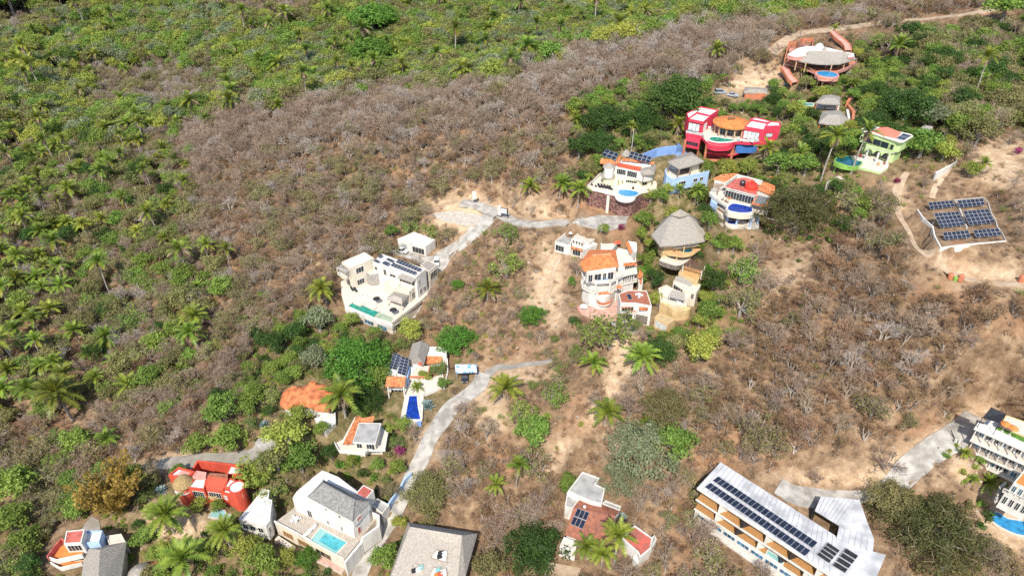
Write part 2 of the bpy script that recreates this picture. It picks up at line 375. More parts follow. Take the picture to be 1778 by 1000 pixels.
    def panels(s, q, nu, nv, lift=.12, name='solar_panel', gap=.06, m=PV, legs=False):
        """q: four (x, y, h) corners, u along q0-q1, v along q0-q3"""
        Q = [Vector(s.w(*c)) for c in q]; n = (Q[1]-Q[0]).cross(Q[3]-Q[0]).normalized()
        if n.z < 0: n = -n
        for i in range(nu):
            for j in range(nv):
                def at(u, v): return (Q[0]*(1-u)*(1-v)+Q[1]*u*(1-v)+Q[2]*u*v+Q[3]*(1-u)*v)+n*lift
                g = gap/2
                u0, u1, v0, v1 = (i+g)/nu, (i+1-g)/nu, (j+g)/nv, (j+1-g)/nv
                c = [at(u0, v0), at(u1, v0), at(u1, v1), at(u0, v1)]; b = MB(); dn = n*-.045
                b.add(c+[k+dn for k in c], [(0, 1, 2, 3), (7, 6, 5, 4), (0, 4, 5, 1), (1, 5, 6, 2), (2, 6, 7, 3), (3, 7, 4, 0)], 1)
                ctr = sum(c, Vector())/4; ci = [k+(ctr-k)*.06+n*.004 for k in c]; b.add(ci, [(0, 1, 2, 3)], 0)
                o = b.build(name, [m, PVF], s.root); fixn(o.data)
    def protect(s, pts): PROTECT.append([s.px(*q) for q in pts]+[])
def fixn(me):
    import bmesh
    bm = bmesh.new(); bm.from_mesh(me); bmesh.ops.recalc_face_normals(bm, faces=bm.faces); bm.to_mesh(me); bm.free()
def arc(pts, n=5):
    """smooth curve through view points (Catmull-Rom)"""
    out = []; P = [pts[0]]+list(pts)+[pts[-1]]
    for k in range(1, len(P)-2):
        for j in range(n):
            t = j/n; a, b, c, d = P[k-1], P[k], P[k+1], P[k+2]
            out.append(tuple(.5*(2*b[i]+(c[i]-a[i])*t+(2*a[i]-5*b[i]+4*c[i]-d[i])*t*t+(-a[i]+3*b[i]-3*c[i]+d[i])*t**3) for i in range(2)))
    return out+[pts[-1]]
# ------------------------------------------------------------------ small things that stand about
def facing(a): return a
_proto = {}
def copy_tree(o, loc, rz, label, group, parent=None):
    c = o.copy(); COL.objects.link(c)
    if parent is None: c.location = loc; c.rotation_euler = (0, 0, rz); c['label'] = label; c['group'] = group
    else: c.parent = parent
    for k in o.children: copy_tree(k, None, 0, None, None, c)
    return c
def place(key, make, loc, rz, label, group, cat):
    if key not in _proto:
        o = make(); o.location = loc; o.rotation_euler = (0, 0, rz); tag(o, label, cat, group); _proto[key] = o; return o
    return copy_tree(_proto[key], loc, rz, label, group)
def mk_lounger(m, frame):
    def f():
        r = thing('sun_lounger', '', 'sun lounger', (0, 0, 0)); b = MB()
        b.prism([(-.33, -.95), (.33, -.95), (.33, .35), (-.33, .35)], .3, .42); b.add([(-.33, .35, .3), (.33, .35, .3), (.33, .95, .75), (-.33, .95, .75), (-.33, .35, .42), (.33, .35, .42), (.33, .92, .85), (-.33, .92, .85)], [(3, 2, 1, 0), (4, 5, 6, 7), (1, 2, 6, 5), (0, 4, 7, 3), (2, 3, 7, 6)])
        b.build('mattress', m, r); g = MB(); g.box((0, -.3, .22), (.7, 1.3, .075)); g.build('frame', frame, r)
        for x in (-.28, .28):
            for y in (-.85, .3): k = MB(); k.box((x, y, 0), (.06, .06, .22)); k.build('leg', frame, r)
        return r
    return f
def lounger(loc, rz, label, m=FABW, frame=WHITE, group='loungers on the terraces'): return place('lounger'+m.name, mk_lounger(m, frame), loc, rz, label, group, 'sun lounger')
def mk_parasol(m, R=1.5, h=2.5):
    def f():
        r = thing('parasol', '', 'parasol', (0, 0, 0)); b = MB(); b.lathe((0, 0, h-.55), [(R, 0), (R*.98, .06), (R*.5, .36), (.05, .56)], 8); b.build('canopy', m, r)
        p = MB(); p.tube((0, 0, 0), (0, 0, h-.05), .035); p.build('pole', ALU, r); g = MB(); g.lathe((0, 0, 0), [(.3, 0), (.3, .08), (.08, .12)], 10); g.build('base', CONC, r); return r
    return f
def parasol(loc, label, m=FABW, R=1.5, group='parasols'): return place('parasol%s%.1f' % (m.name, R), mk_parasol(m, R), loc, 0, label, group, 'parasol')
def mk_table(m):
    def f():
        r = thing('garden_table', '', 'table', (0, 0, 0)); b = MB(); b.lathe((0, 0, .68), [(.55, 0), (.57, .03), (.55, .06)], 16); b.build('top', m, r); g = MB(); g.tube((0, 0, .03), (0, 0, .68), .06); g.lathe((0, 0, 0), [(.3, 0), (.28, .04)], 10); g.build('pedestal', m, r); return r
    return f
def table(loc, label, m=PLAST): return place('table'+m.name, mk_table(m), loc, 0, label, 'round tables on the terraces', 'table')
def mk_chair(m):
    def f():
        r = thing('garden_chair', '', 'chair', (0, 0, 0)); b = MB(); b.box((0, 0, .4), (.5, .5, .07)); b.build('seat', m, r); g = MB(); g.box((0, .24, .47), (.5, .06, .45)); g.build('backrest', m, r)
        for x in (-.21, .21):
            for y in (-.21, .21): k = MB(); k.box((x, y, 0), (.05, .05, .4)); k.build('leg', m, r)
        return r
    return f
def chair(loc, rz, label, m=PLAST): return place('chair'+m.name, mk_chair(m), loc, rz, label, 'chairs on the terraces', 'chair')
def car(loc, rz, label, m, suv=False, L=4.5):
    r = thing('parked_car', label, 'car', loc, 'parked cars'); r.rotation_euler = (0, 0, rz); hw = .88; T = 1.68 if suv else 1.45; o = r.location.copy(); r.location = (0, 0, 0)
    xs = [(-L/2, .55, .72), (-L/2+.1, .35, .86), (-L/2+.9, .32, .93), (L/2-.9, .32, .95), (L/2-.1, .35, .9), (L/2, .55, .75)]
    b = MB(); vs = []; fs = []
    for x, z0, z1 in xs:
        k = hw*(.93 if abs(x) > L/2-.2 else 1); vs += [(x, -k, z0), (x, k, z0), (x, k, z1-.12), (x, k*.93, z1), (x, -k*.93, z1), (x, -k, z1-.12)]
    for a in range(len(xs)-1):
        for k in range(6): fs.append((a*6+k, a*6+(k+1) % 6, a*6+6+(k+1) % 6, a*6+6+k))
    fs += [tuple(range(5, -1, -1)), tuple(range(len(vs)-6, len(vs)))]; b.add(vs, fs); o1 = b.build('body', m, r); fixn(o1.data)
    e = L/2-.25 if suv else L/2-.75
    def cab(x0, x1, X0, X1, z0, z1, w0, w1): return [(x0, -w0, z0), (x1, -w0, z0), (x1, w0, z0), (x0, w0, z0), (X0, -w1, z1), (X1, -w1, z1), (X1, w1, z1), (X0, w1, z1)]
    F6 = [(3, 2, 1, 0), (4, 5, 6, 7), (0, 1, 5, 4), (1, 2, 6, 5), (2, 3, 7, 6), (3, 0, 4, 7)]
    g = MB(); g.add(cab(-L/2+1.15, e, -L/2+1.75, e-.35, .9, T-.06, .84, .66), F6); g.build('windows', GLASS, r)
    g = MB(); g.add(cab(-L/2+1.72, e-.33, -L/2+1.85, e-.42, T-.06, T, .67, .6), F6); g.build('roof', m, r)
    for x in (-L/2+.85, L/2-.85):
        for y in (-.82, .82): g = MB(); g.tube((x, y-.1, .33), (x, y+.1, .33), .33, .33, 14); w = g.build('wheel', RUBBER, r); g = MB(); g.tube((x, y-.11, .33), (x, y+.11, .33), .19, .19, 10); g.build('rim', ALU, w)
    for y in (-.6, .6): g = MB(); g.box((-L/2-.02, y, .62), (.08, .34, .14)); g.build('headlight', CURT, r); g = MB(); g.box((L/2, y, .68), (.06, .3, .14)); g.build('tail_light', REDROOF, r)
    r.location = o; return r
def tank(loc, r, h, m, label, dome=True, cat='water tank'):
    t = thing('water_tank', label, cat, loc); b = MB(); b.lathe(loc, [(r, 0), (r, h*.3), (r*.97, h*.33), (r, h*.36), (r, h*.72), (r*.8, h*.84), (r*.32, h*.93)], 18); b.build('body', m, t); g = MB(); g.lathe((loc[0], loc[1], loc[2]+h*.93), [(r*.3, 0), (r*.3, h*.06), (r*.1, h*.08)], 12); g.build('lid', m, t); return t
# ================================================================== BUILDINGS
# ---- white terraced villa with the long green pool
h = H('white_villa', 'large white two-storey villa with flat roofs, dark roof panels and a long green pool', 'house', 'Z1', (545, 915))
D = 3.3
deckp = h.p([(180, 700), (548, 838), (672, 742), (835, 590), (835, 555), (470, 425), (330, 415), (145, 495), (150, 600)], D)
h.pad(deckp, D-.5, 6); h.pad(h.p([(180, 790), (548, 925), (700, 800), (650, 690), (240, 640)], 0), 0, 4)
h.prism('terrace', deckp, -1.5, D, CREAM, DECKW)
h.prism('fascia', h.p([(176, 705), (548, 846), (560, 836), (185, 694)], D+.15), D-1.2, D+.15, WHITE)
A, B = (180, 700), (548, 838)
for u in (.12, .4, .68): h.win(A, B, D, u, u+.2, .1, 1.9, WHITE, GLASSB if u > .3 else GLASS, 'window', 2)
h.win((548, 838), (672, 742), D, .15, .85, .1, 2.3, CREAM, GLASS, 'garage_opening', 0)
h.pool(h.p([(203, 690), (247, 655), (448, 738), (402, 775)], D), D, POOLG, DECKW, .3)
h.pool(h.p([(408, 776), (452, 738), (560, 782), (545, 818)], D), D, POOLS, DECKW, .25, 'shallow_pool')
h.block(h.p([(150, 340), (330, 263), (408, 310), (218, 388)], D+8), D, D+8, CREAM)          # west block
for u0, u1, v0, v1 in ((.28, .58, .8, 2.8), (.3, .62, 5., 7.)): h.win((218, 388), (408, 310), D+8, u0-.1, u1-.1, D+v0, D+v1, WHITE, GLASS, bars=2)
h.win((150, 340), (218, 388), D+8, .3, .75, D+.3, D+2.6, CREAM, GLASS)
h.slab(h.p([(118, 425), (165, 395), (222, 445), (185, 478)], D+4.2), D+4.2, .9, CREAM, DECKW, 'balcony')
h.roof('balcony_roof', [(105, 385, D+7), (152, 357, D+7), (216, 410, D+7), (176, 428, D+7), (160, 385, D+8)], [(0, 1, 4), (1, 2, 4), (2, 3, 4), (3, 0, 4)], THATCH)
for x, y in ((112, 388), (176, 424), (212, 411)): h.col(x, y, D+6.9, D+4.2, D+6.9, .12, CREAM)
h.block(h.p([(470, 277), (815, 396), (740, 458), (395, 338)], D+8), D, D+8, WHITE)            # main block
h.block(h.p([(330, 395), (395, 370), (455, 408), (455, 430), (375, 445), (335, 420)], D+4.2), D, D+4.2, mat('grey_stone_cladding', (.42, .39, .35), .95, 0, 2.2, 8, bump=.8, col2=(.26, .24, .21)), CREAM, .4)
h.block(h.p([(480, 500), (560, 543), (683, 577), (738, 530), (600, 470)], D+4.1), D, D+4.1, CREAM, DECKW, .8)
A, B = (395, 338), (740, 458)
for u0, u1, v0, v1 in ((.03, .1, 5.3, 6.6), (.24, .31, 4.6, 6.7), (.26, .36, .2, 2.6), (.38, .52, 4.8, 5.9), (.4, .47, .3, 2.3), (.6, .95, 4.3, 6.7)): h.win(A, B, D+8, u0, u1, D+v0, D+v1, CREAM, GLASS, bars=1 if u1-u0 < .2 else 4)
A, B = (740, 458), (815, 396)
for u0, u1, v0, v1 in ((.12, .3, 4.6, 6.4), (.55, .85, .8, 2.6), (.2, .45, .6, 2.8)): h.win(A, B, D+8, u0, u1, D+v0, D+v1, WHITE, GLASS)
h.win((683, 577), (738, 530), D+4.1, .3, .75, D+.5, D+2.9, WHITE, GLASS)
h.roof('awning', [(590, 462, D+6.9), (622, 430, D+7.5), (742, 468, D+7.5), (705, 502, D+6.9)], [(0, 1, 2, 3)], THATCH, .25)
for x, y in ((594, 462), (700, 499)): h.col(x, y, D+6.8, D+3.3, D+6.8, .1, CREAM)
h.roof('palapa_roof', [(505, 628, D+3), (562, 572, D+3), (682, 602, D+3), (628, 672, D+3), (570, 605, D+4.2), (625, 625, D+4.2)], [(0, 1, 4), (1, 2, 5, 4), (2, 3, 5), (3, 0, 4, 5)], THATCHL)
for x, y in ((512, 628), (624, 664), (674, 604)): h.col(x, y, D+2.9, D, D+2.9, .14, CREAM)
h.block(h.p([(772, 362), (832, 322), (905, 362), (840, 418)], D+6.2), D, D+6.2, CREAM, THATCH, .25)
h.win((840, 418), (905, 362), D+6.2, .1, .92, D+2.6, D+5.2, CREAM, GLASS, bars=3); h.win((772, 362), (840, 418), D+6.2, .6, .85, D+2.8, D+4.8, CREAM, GLASS)
PR = [((435, 300), (462, 281), (482, 293), (455, 314)), ((400, 335), (420, 321), (455, 337), (438, 351)), ((465, 350), (492, 333), (538, 352), (515, 375)), ((498, 322), (515, 309), (572, 332), (555, 349))]
for q in PR: h.panels([(*k, D+8.2) for k in q], 2, 1)
h.panels([(575, 342, D+8.1), (602, 318, D+8.5), (788, 398, D+8.5), (762, 418, D+8.1)][::1], 2, 8)
h.panels([(535, 370, D+8.1), (560, 347, D+8.5), (750, 423, D+8.5), (725, 442, D+8.1)], 2, 8)
h.block(h.p([(240, 660), (275, 640), (335, 664), (300, 685)], D+.5), D, D+.5, CREAM, DECKW, .1, .15, 'planter', 'planter_soil'); h.block(h.p([(350, 690), (375, 672), (430, 694), (400, 715)], D+.5), D, D+.5, CREAM, DECKW, .1, .15, 'planter', 'planter_soil')
h.rail(h.p([(548, 838), (672, 742), (770, 665)], D), D, .9, CREAM, .25, 'parapet')
h.protect([(90, 250), (340, 240), (920, 340), (920, 480), (700, 800), (560, 920), (170, 760), (150, 560)])
VZ = h
for x, y, rz in ((235, 560, .6), (262, 568, .6)): lounger(h.w(x, y, D), rz, 'dark sun lounger on the pale terrace of the white villa with the green pool', FABK, DARK, 'dark loungers on the white villa terrace')
for x, y, lb in ((432, 672, 'black parasol beside the planter of the green pool'), (563, 760, 'black parasol at the shallow end of the green pool')): parasol(h.w(x, y, D), lb, FABK, 1.15)
for x, y, rz in ((310, 605, .4), (345, 612, .4), (405, 585, 1.2)): chair(h.w(x, y, D), rz, 'white chair on the sunny terrace behind the green pool', PLAST)
# ---- villa garage
h = H('garage', 'white flat-roofed garage block at the head of the villa forecourt', 'garage', 'Z1', (820, 290))
g = h.p([(592, 158), (722, 103), (890, 163), (812, 220)], 3.4); h.pad(g, 0, 5); h.block(g, -1, 3.4, WHITE, WROOF, .3)
h.win((592, 158), (812, 220), 3.4, .52, .95, 0, 2.3, CREAM, GLASS, 'garage_door', 3); h.win((592, 158), (812, 220), 3.4, .12, .34, 0, 2.2, CREAM, ALU, 'garage_door', 0)
h.protect([(590, 100), (900, 165), (830, 300), (590, 250)])
car(hit(*h.px(628, 262)), math.radians(155), 'white hatchback parked on the villa forecourt before the garage', CARW, L=4.3)
car(hit(*h.px(902, 352)), math.radians(95), 'white car with dark windows parked by the grey thatched annex of the villa', CARW, True)
# ---- house with the narrow dark blue pool
h = H('pool_house', 'white stepped house with tiled tower and a long narrow dark blue pool', 'house', 'Z2', (985, 640))
h.pad(h.p([(820, 470), (960, 500), (1060, 590), (1220, 380), (1220, 120), (1000, 80), (850, 170)], 2), 1.7, 6)
tw = h.p([(820, 322), (940, 322), (932, 395), (812, 390)], 6); b_ = h.p([(815, 300), (862, 165), (962, 198), (940, 318)], 6)
h.block(b_, 0, 5.6, WHITE, WROOF, .2); h.prism('wall', h.p([(822, 325), (938, 325), (938, 350), (820, 350)], 5.4), -.5, 5.3, WHITE)
h.roof('tiled_roof', [(800, 386, 5.4), (815, 320, 6.9), (942, 322, 6.9), (930, 390, 5.4)], [(0, 1, 2, 3)], TILE, .2)
for hh in (.2, 2.75): h.slab(h.p([(817, 400+(2.75-hh)*18), (822, 360+(2.75-hh)*18), (935, 360+(2.75-hh)*18), (928, 402+(2.75-hh)*18)], hh), hh, .3, WHITE, DECK); h.rail(h.p([(817, 399+(2.75-hh)*18), (928, 401+(2.75-hh)*18)], hh), hh, .7, WHITE, .12)
for x in (820, 925): h.col(x, 392, 5.3, 0, 5.3, .2, WHITE)
h.win((822, 350), (938, 350), 5.4, .1, .9, 3, 5, WHITE, GLASS, bars=3); h.win((822, 350), (938, 350), 5.4, .1, .9, .3, 2.4, WHITE, GLASS, bars=3)
h.panels([(826, 262, 5.9), (860, 163, 7.6), (910, 180, 7.6), (876, 280, 5.9)], 6, 2); h.panels([(882, 300, 5.9), (916, 188, 7.6), (963, 200, 7.6), (940, 318, 5.9)], 6, 2)
h.prism('side_wall', h.p([(943, 330), (962, 250), (970, 250), (952, 330)], 5), -.5, 5, BLUE)
h.prism('wall', h.p([(972, 222), (992, 112), (1085, 118), (1052, 228)], 5.1), 1.5, 5, WHITE)
h.hip([(952, 226), (985, 100), (1100, 108), (1062, 236)], 5, [(1042, 84), (1018, 190)], 7.2, THATCH)
h.block(h.p([(1088, 122), (1215, 125), (1212, 182), (1078, 178)], 4.6), 1.5, 4.6, WHITE)
h.roof('tiled_roof', [(1074, 180, 4.4), (1186, 182, 4.4), (1178, 226, 3.2), (1068, 238, 3.2)], [(0, 1, 2, 3)], TILE, .2); h.prism('wall', h.p([(1080, 190), (1180, 192), (1176, 215), (1075, 220)], 3.4), 1, 3.2, WHITE)
h.slab(h.p([(955, 250), (1105, 250), (1085, 335), (945, 332)], 3.4), 3.4, 2.2, WHITE, DECKW, 'terrace'); h.rail(h.p([(955, 330), (1085, 333), (1103, 255)], 3.4), 3.4, .6, TERRA, .3, 'parapet')
h.slab(h.p([(945, 360), (1075, 350), (1060, 440), (1052, 600), (1000, 626), (905, 600), (930, 470)], 2.4), 2.4, 2.8, CREAM, DECKW, 'terrace')
h.slab(h.p([(1076, 345), (1190, 300), (1195, 390), (1062, 440)], 2.4), 2.4, 1.5, WHITE, DECKW, 'terrace')
h.pool(h.p([(964, 452), (1014, 452), (1020, 520), (1038, 608), (936, 606), (950, 530)], 2.45), 2.45, POOLD, WHITE, .3)
h.prism('pool_edge', h.p([(934, 607), (1042, 609), (1042, 622), (934, 620)], 2.3), .5, 2.3, SKYB)
h.rail(h.p([(1215, 182), (1222, 300), (1195, 410)], 2.4), 1.5, 1.7, WHITE, .3, 'garden_wall')
h.protect([(800, 330), (860, 150), (1000, 80), (1225, 110), (1200, 410), (1060, 600), (1040, 640), (920, 640), (890, 590), (820, 490)])
for x, y in ((985, 290), (1000, 265), (985, 410), (1000, 400)): lounger(h.w(x, y, 3.4 if y < 350 else 2.4), .1, 'white sun lounger on the terraces above the narrow dark blue pool', FABW, WHITE, 'white loungers above the narrow blue pool')
parasol(h.w(1040, 275, 3.4), 'small closed red parasol on the terrace under the ridged thatch', FABR, .6)
h = H('carport', 'blue and white mottled canopy over a parked car beside the gravel road', 'carport', 'Z2', (1340, 350))
h.pad(h.p([(1260, 300), (1420, 300), (1440, 390), (1270, 380)], 0), 0, 4)
BW = mat('blue_white_canopy', (.70, .76, .84), .6, 0, 1.1, 6, col2=(.13, .3, .62), ramp=(.42, .56))
h.roof('canopy', [(1275, 298, 2.5), (1268, 240, 2.8), (1412, 240, 2.8), (1415, 292, 2.5)], [(0, 1, 2, 3)], BW, .12)
for x, y in ((1280, 292), (1272, 246), (1406, 246), (1408, 288)): h.col(x, y, 2.45, -.2, 2.5, .07, ALU, name='post')
car(hit(*h.px(1335, 335)), math.radians(92), 'black car parked nose-in under the blue and white canopy', CARK, L=4.2); h.protect([(1260, 235), (1420, 235), (1420, 360), (1270, 350)])
# ---- grey-roofed house with orange tiles
h = H('terrace_house', 'small house with one flat grey roof edged by orange tiles', 'house', 'Z2', (660, 880))
h.pad(h.p([(500, 830), (700, 870), (820, 830), (800, 650), (560, 600), (470, 740)], .3), 0, 5)
h.slab(h.p([(465, 768), (495, 822), (668, 838), (690, 812), (803, 812), (822, 700), (775, 650), (600, 590), (520, 740)], 3), 3, .55, WHITE, DECKW)
h.prism('wall', h.p([(540, 790), (660, 806), (680, 790), (780, 790), (790, 700), (600, 620)], 2.5), -.6, 2.45, CREAM)
h.win((680, 790), (780, 790), 2.5, .1, .85, .4, 2.2, WHITE, GLASSB, bars=2); h.win((540, 790), (660, 806), 2.5, .4, .8, .3, 2.2, WHITE, GLASS, bars=2)
h.prism('wall', h.p([(596, 752), (735, 762), (770, 645), (640, 638)], 5.7), 3, 5.65, CREAM); h.prism('wall', h.p([(560, 745), (598, 745), (640, 600), (610, 600)], 5), 3, 4.6, CREAM)
h.block(h.p([(585, 760), (738, 770), (777, 632), (628, 628)], 6.1), 5.72, 6.1, WHITE, GROOF, .12, .15, 'roof_rim', 'flat_roof')
h.roof('tiled_roof', [(520, 772, 4.6), (610, 584, 5.4), (645, 590, 5.9), (628, 632, 5.9), (578, 770, 5.6)], [(0, 1, 2, 3, 4)], TILE, .2)
h.roof('tiled_roof', [(628, 628, 5.4), (640, 600, 6), (730, 584, 6), (722, 622, 5.4)], [(0, 1, 2, 3)], TILE, .2)
h.win((596, 752), (735, 762), 5.7, .55, .95, 3.2, 5.4, WHITE, GLASS, bars=2); h.win((596, 752), (735, 762), 5.7, .08, .35, 3.4, 5.2, WHITE, GLASS, bars=1)
h.rail(h.p([(668, 836), (692, 812), (802, 812), (822, 702)], 3), 3, .5, WHITE, .15, 'parapet'); h.rail(h.p([(467, 770), (496, 822), (668, 838)], 3), 3, .6, WHITE, .15, 'parapet')
h.protect([(465, 760), (610, 570), (735, 580), (830, 700), (800, 860), (560, 850)])
# ---- wavy orange roof house
h = H('domed_house', 'rounded house under a wavy orange shell roof with small domes', 'house', 'Z2', (400, 690))
h.pad(h.p([(110, 520), (300, 560), (420, 690), (480, 620), (480, 420), (300, 380), (140, 420)], 0), 0, 6)
out = h.p(arc([(100, 490), (122, 425), (178, 388), (262, 385), (318, 362), (385, 375), (480, 393), (505, 412), (462, 480), (440, 550), (345, 548), (300, 528), (212, 520), (150, 538), (102, 515), (100, 490)], 3)[:-1], 3.4)
h.prism('wall', inset(out, .9), -1, 3.5, WHITE)
cx_ = sum(p[0] for p in out)/len(out); cy_ = sum(p[1] for p in out)/len(out); domes = [(*h.w(195, 420, 4.5)[:2], 2., 1.9), (*h.w(320, 385, 4.5)[:2], 2.3, 2.1), (*h.w(388, 408, 4.5)[:2], 2., 1.9)]
vs = []; fs = []; NR = 12; n = len(out)
for r in range(NR+1):
    k = 1-r/(NR+.01)
    for p in out:
        x, y = cx_+(p[0]-cx_)*k, cy_+(p[1]-cy_)*k; z = 3.4+1.7*(1-k**2.2)
        for a, b, rr, hh in domes:
            d = math.hypot(x-a, y-b)/rr
            if d < 1: z += hh*.3*(1-d*d)**.8
        vs.append((x, y, h.z+z))
for r in range(NR):
    for k in range(n): fs.append((r*n+k, r*n+(k+1) % n, (r+1)*n+(k+1) % n, (r+1)*n+k))
b = MB(); b.add(vs, fs); b.add([(p[0], p[1], h.z+3.1) for p in out]+vs[:n], [(k, (k+1) % n, n+(k+1) % n, n+k) for k in range(n)]); b.build('shell_roof', mat('orange_shell', (.56, .18, .07), .85, .22, .7, 10), h.root)
for a, b2, rr, hh in domes:
    b = MB(); b.lathe((a, b2, h.z+5.0), [(.95, 0), (.95, .5), (.6, .62)], 14); b.build('cupola', MATS['orange_shell'], h.root)
h.slab(h.p([(330, 600), (395, 575), (470, 560), (472, 630), (405, 690), (350, 640)], 1.2), 1.2, 2.2, CREAM, WROOF, 'terrace')
h.protect([(100, 490), (150, 390), (330, 360), (500, 400), (470, 650), (400, 710), (260, 570), (120, 530)])
# ---- red castle house
h = H('castle_house', 'bright red house like a small castle with round towers and white roof patches', 'house', 'Z3', (560, 790))
h.pad(h.p([(260, 640), (420, 790), (700, 800), (930, 790), (930, 480), (510, 400)], 1.2), 0, 5)
h.rail(h.p([(470, 475), (515, 400), (905, 440)], 3.2), -1, 4.2, RED, .5, 'courtyard_wall')
h.block(h.p([(260, 522), (350, 450), (492, 490), (400, 545)], 6.6), -.5, 6.6, RED, ROSE, .5, .3); h.prism('roof_hatch', h.p([(300, 520), (352, 480), (372, 486), (320, 527)], 6.3), 6.2, 6.35, WROOF)
c = h.circ(388, 585, 5.8, 1.75, 20); h.prism('tower_wall', c, -1, 5.6, RED); h.cone(388, 585, 5.6, 2.25, 7.2, THATCHY, 24, 'thatched_dome', .35)
h.rail(h.circ(388, 590, 5.3, 2.0, 16, 180, 370), 3.9, .8, WHITE, .12, 'balcony_rail', solid=False); h.slab(h.circ(388, 590, 5.3, 2.15, 20), 3.9, .3, WHITE)
h.block(h.p([(432, 628), (505, 538), (592, 545), (572, 645)], 5.6), -1, 5.6, RED, WROOF, .3); h.win((432, 628), (572, 645), 5.6, .2, .9, 2.6, 4.6, WHITE, GLASS, bars=4)
h.block(h.p([(470, 535), (505, 482), (592, 498), (585, 545), (500, 540)], 6.3), 0, 6.3, ROSE, ROSE, .3)
h.prism('wall', h.p([(580, 640), (615, 540), (770, 565), (738, 660)], 5.2), -1, 5.1, RED); h.roof('red_roof', [(578, 605, 5.9), (605, 528, 6.4), (778, 556, 6.4), (738, 640, 5.6), (695, 668, 5.2), (592, 648, 5.2)], [(0, 1, 2, 3, 4, 5)], RED, .25)
h.roof('dark_roof', [(600, 530, 6.4), (622, 503, 6.9), (775, 512, 6.9), (778, 556, 6.4)], [(0, 1, 2, 3)], mat('brown_roof', (.22, .08, .045), .8, .15, 1), .2)
h.win((580, 640), (738, 660), 5.2, .1, .8, 2.4, 4.3, WHITE, GLASS, bars=4)
h.block(h.p([(765, 515), (802, 438), (906, 460), (892, 512)], 5.6), 0, 5.6, RED, WROOF, .25); h.block(h.p([(740, 625), (792, 545), (832, 558), (860, 580), (800, 640)], 5.8), -1, 5.8, RED, WROOF, .35, .3)
h.block(h.p([(700, 660), (745, 615), (800, 640), (830, 660), (800, 690)], 4.7), -1, 4.7, RED, WROOF, .2)
h.block(h.circ(853, 622, 6.2, 1.75, 22), -1.5, 6.2, RED, WROOF, .3, .25, 'tower_wall'); h.win((795, 655), (905, 655), 6.2, .2, .45, 3.7, 4.9, WHITE, GLASS, bars=1); h.win((795, 650), (905, 655), 6.2, .65, .9, 3.6, 4.9, WHITE, GLASS, bars=1)
h.win((700, 660), (800, 690), 4.7, .3, .6, 2.3, 3.6, WHITE, CURT, bars=1)
bal = h.p(arc([(440, 655), (470, 688), (560, 705), (640, 728), (690, 722), (705, 670), (560, 640), (440, 630)], 3), 2.3); h.slab(bal, 2.3, .4, TAN, TAN, 'balcony'); h.rail(h.p(arc([(440, 655), (470, 688), (560, 705), (640, 728), (690, 722), (702, 680)], 3), 2.3), 2.3, .75, TAN, .15, 'balustrade', solid=False)
h.prism('lower_wall', h.p([(400, 700), (480, 712), (660, 740), (710, 690), (560, 640), (420, 640)], 2), -1.2, 1.9, RED); h.win((400, 700), (660, 740), 2, .3, .45, 0, 1.3, ROSE, CURT, bars=1)
h.protect([(255, 510), (350, 440), (520, 395), (910, 435), (940, 700), (930, 790), (700, 760), (560, 790), (400, 780), (310, 660)])
lounger(h.w(640, 690, 2.3), 1.6, 'white lounger on the tan balcony of the red castle house')
# turquoise garden pool below it
h2 = H('garden_pool', 'small turquoise kidney pool in the garden below the red castle house', 'pool', 'Z3', (710, 870)); q = h2.p(arc([(620, 885), (650, 845), (700, 828), (745, 835), (765, 868), (800, 872), (785, 890), (700, 895), (620, 885)], 3)[:-1], 0); h2.pad(inset(q, -.8), 0, 2.5); h2.pool(q, .1, POOLL, CONC, .3, 'basin'); h2.protect([(610, 820), (810, 830), (800, 910), (610, 910)])
# ---- small white house
h = H('white_cottage', 'small plain white flat-roofed cottage between the red house and the shingle villa', 'house', 'Z4', (200, 640))
g = h.p([(65, 548), (212, 368), (330, 398), (312, 560), (280, 602)], 3.6); h.pad(g, 0, 5); h.block(g, -1.5, 3.6, WHITE, WROOF, .2); h.block(h.p([(222, 362), (250, 308), (308, 318), (300, 385)], 3.9), -1, 3.9, WHITE, WROOF, .5)
for u in (.08, .35, .65): h.win((65, 548), (280, 602), 3.6, u, u+.2, .6, 2.4, WHITE, GLASS, bars=1)
h.win((280, 602), (312, 560), 3.6, .2, .8, .3, 2.3, WHITE, GLASS); h.protect([(60, 545), (240, 300), (335, 320), (320, 640), (100, 640)])
# ---- white house with grey shingle roof and turquoise pool
h = H('shingle_villa', 'white villa with hipped grey shingle roof and a rectangular turquoise pool', 'house', 'Z4', (905, 960))
D = 4.2; up = h.p([(350, 575), (500, 462), (530, 330), (725, 165), (1120, 400), (1170, 520), (1035, 700), (897, 868)], D)
h.pad(h.p([(350, 690), (500, 462), (725, 180), (1130, 410), (1180, 600), (905, 965)], 0), 0, 4)
h.prism('podium', up, -2.5, D, CREAM, WOODG)
A, B = (350, 575), (897, 868)
for u0, u1 in ((.1, .25), (.32, .5), (.58, .8)): h.win(A, B, D, u0, u1, .9, 2.9, TAN, WOOD if u0 < .5 else GLASS, 'shuttered_opening', 2)
h.rail(h.p([(352, 575), (640, 728)], D), D, .55, WHITE, .25, 'parapet'); h.rail(h.p([(640, 728), (830, 832), (895, 862)], D), D, .25, CREAM, .25, 'parapet')
h.block(h.p([(490, 385), (522, 332), (650, 222), (725, 165), (852, 216), (1110, 412), (1090, 480), (965, 600)], D+4.4), D, D+4.4, WHITE, WROOF, .3)
h.prism('upper_wall', h.p([(618, 378), (738, 250), (1098, 424), (968, 570)], D+6.2), D+4.1, D+6.1, WHITE)
h.hip([(610, 372), (735, 240), (1106, 414), (966, 566)], D+6.3, [(735, 262), (985, 398)], D+8.3, SHINGLE, .2)
A, B = (490, 385), (965, 600)
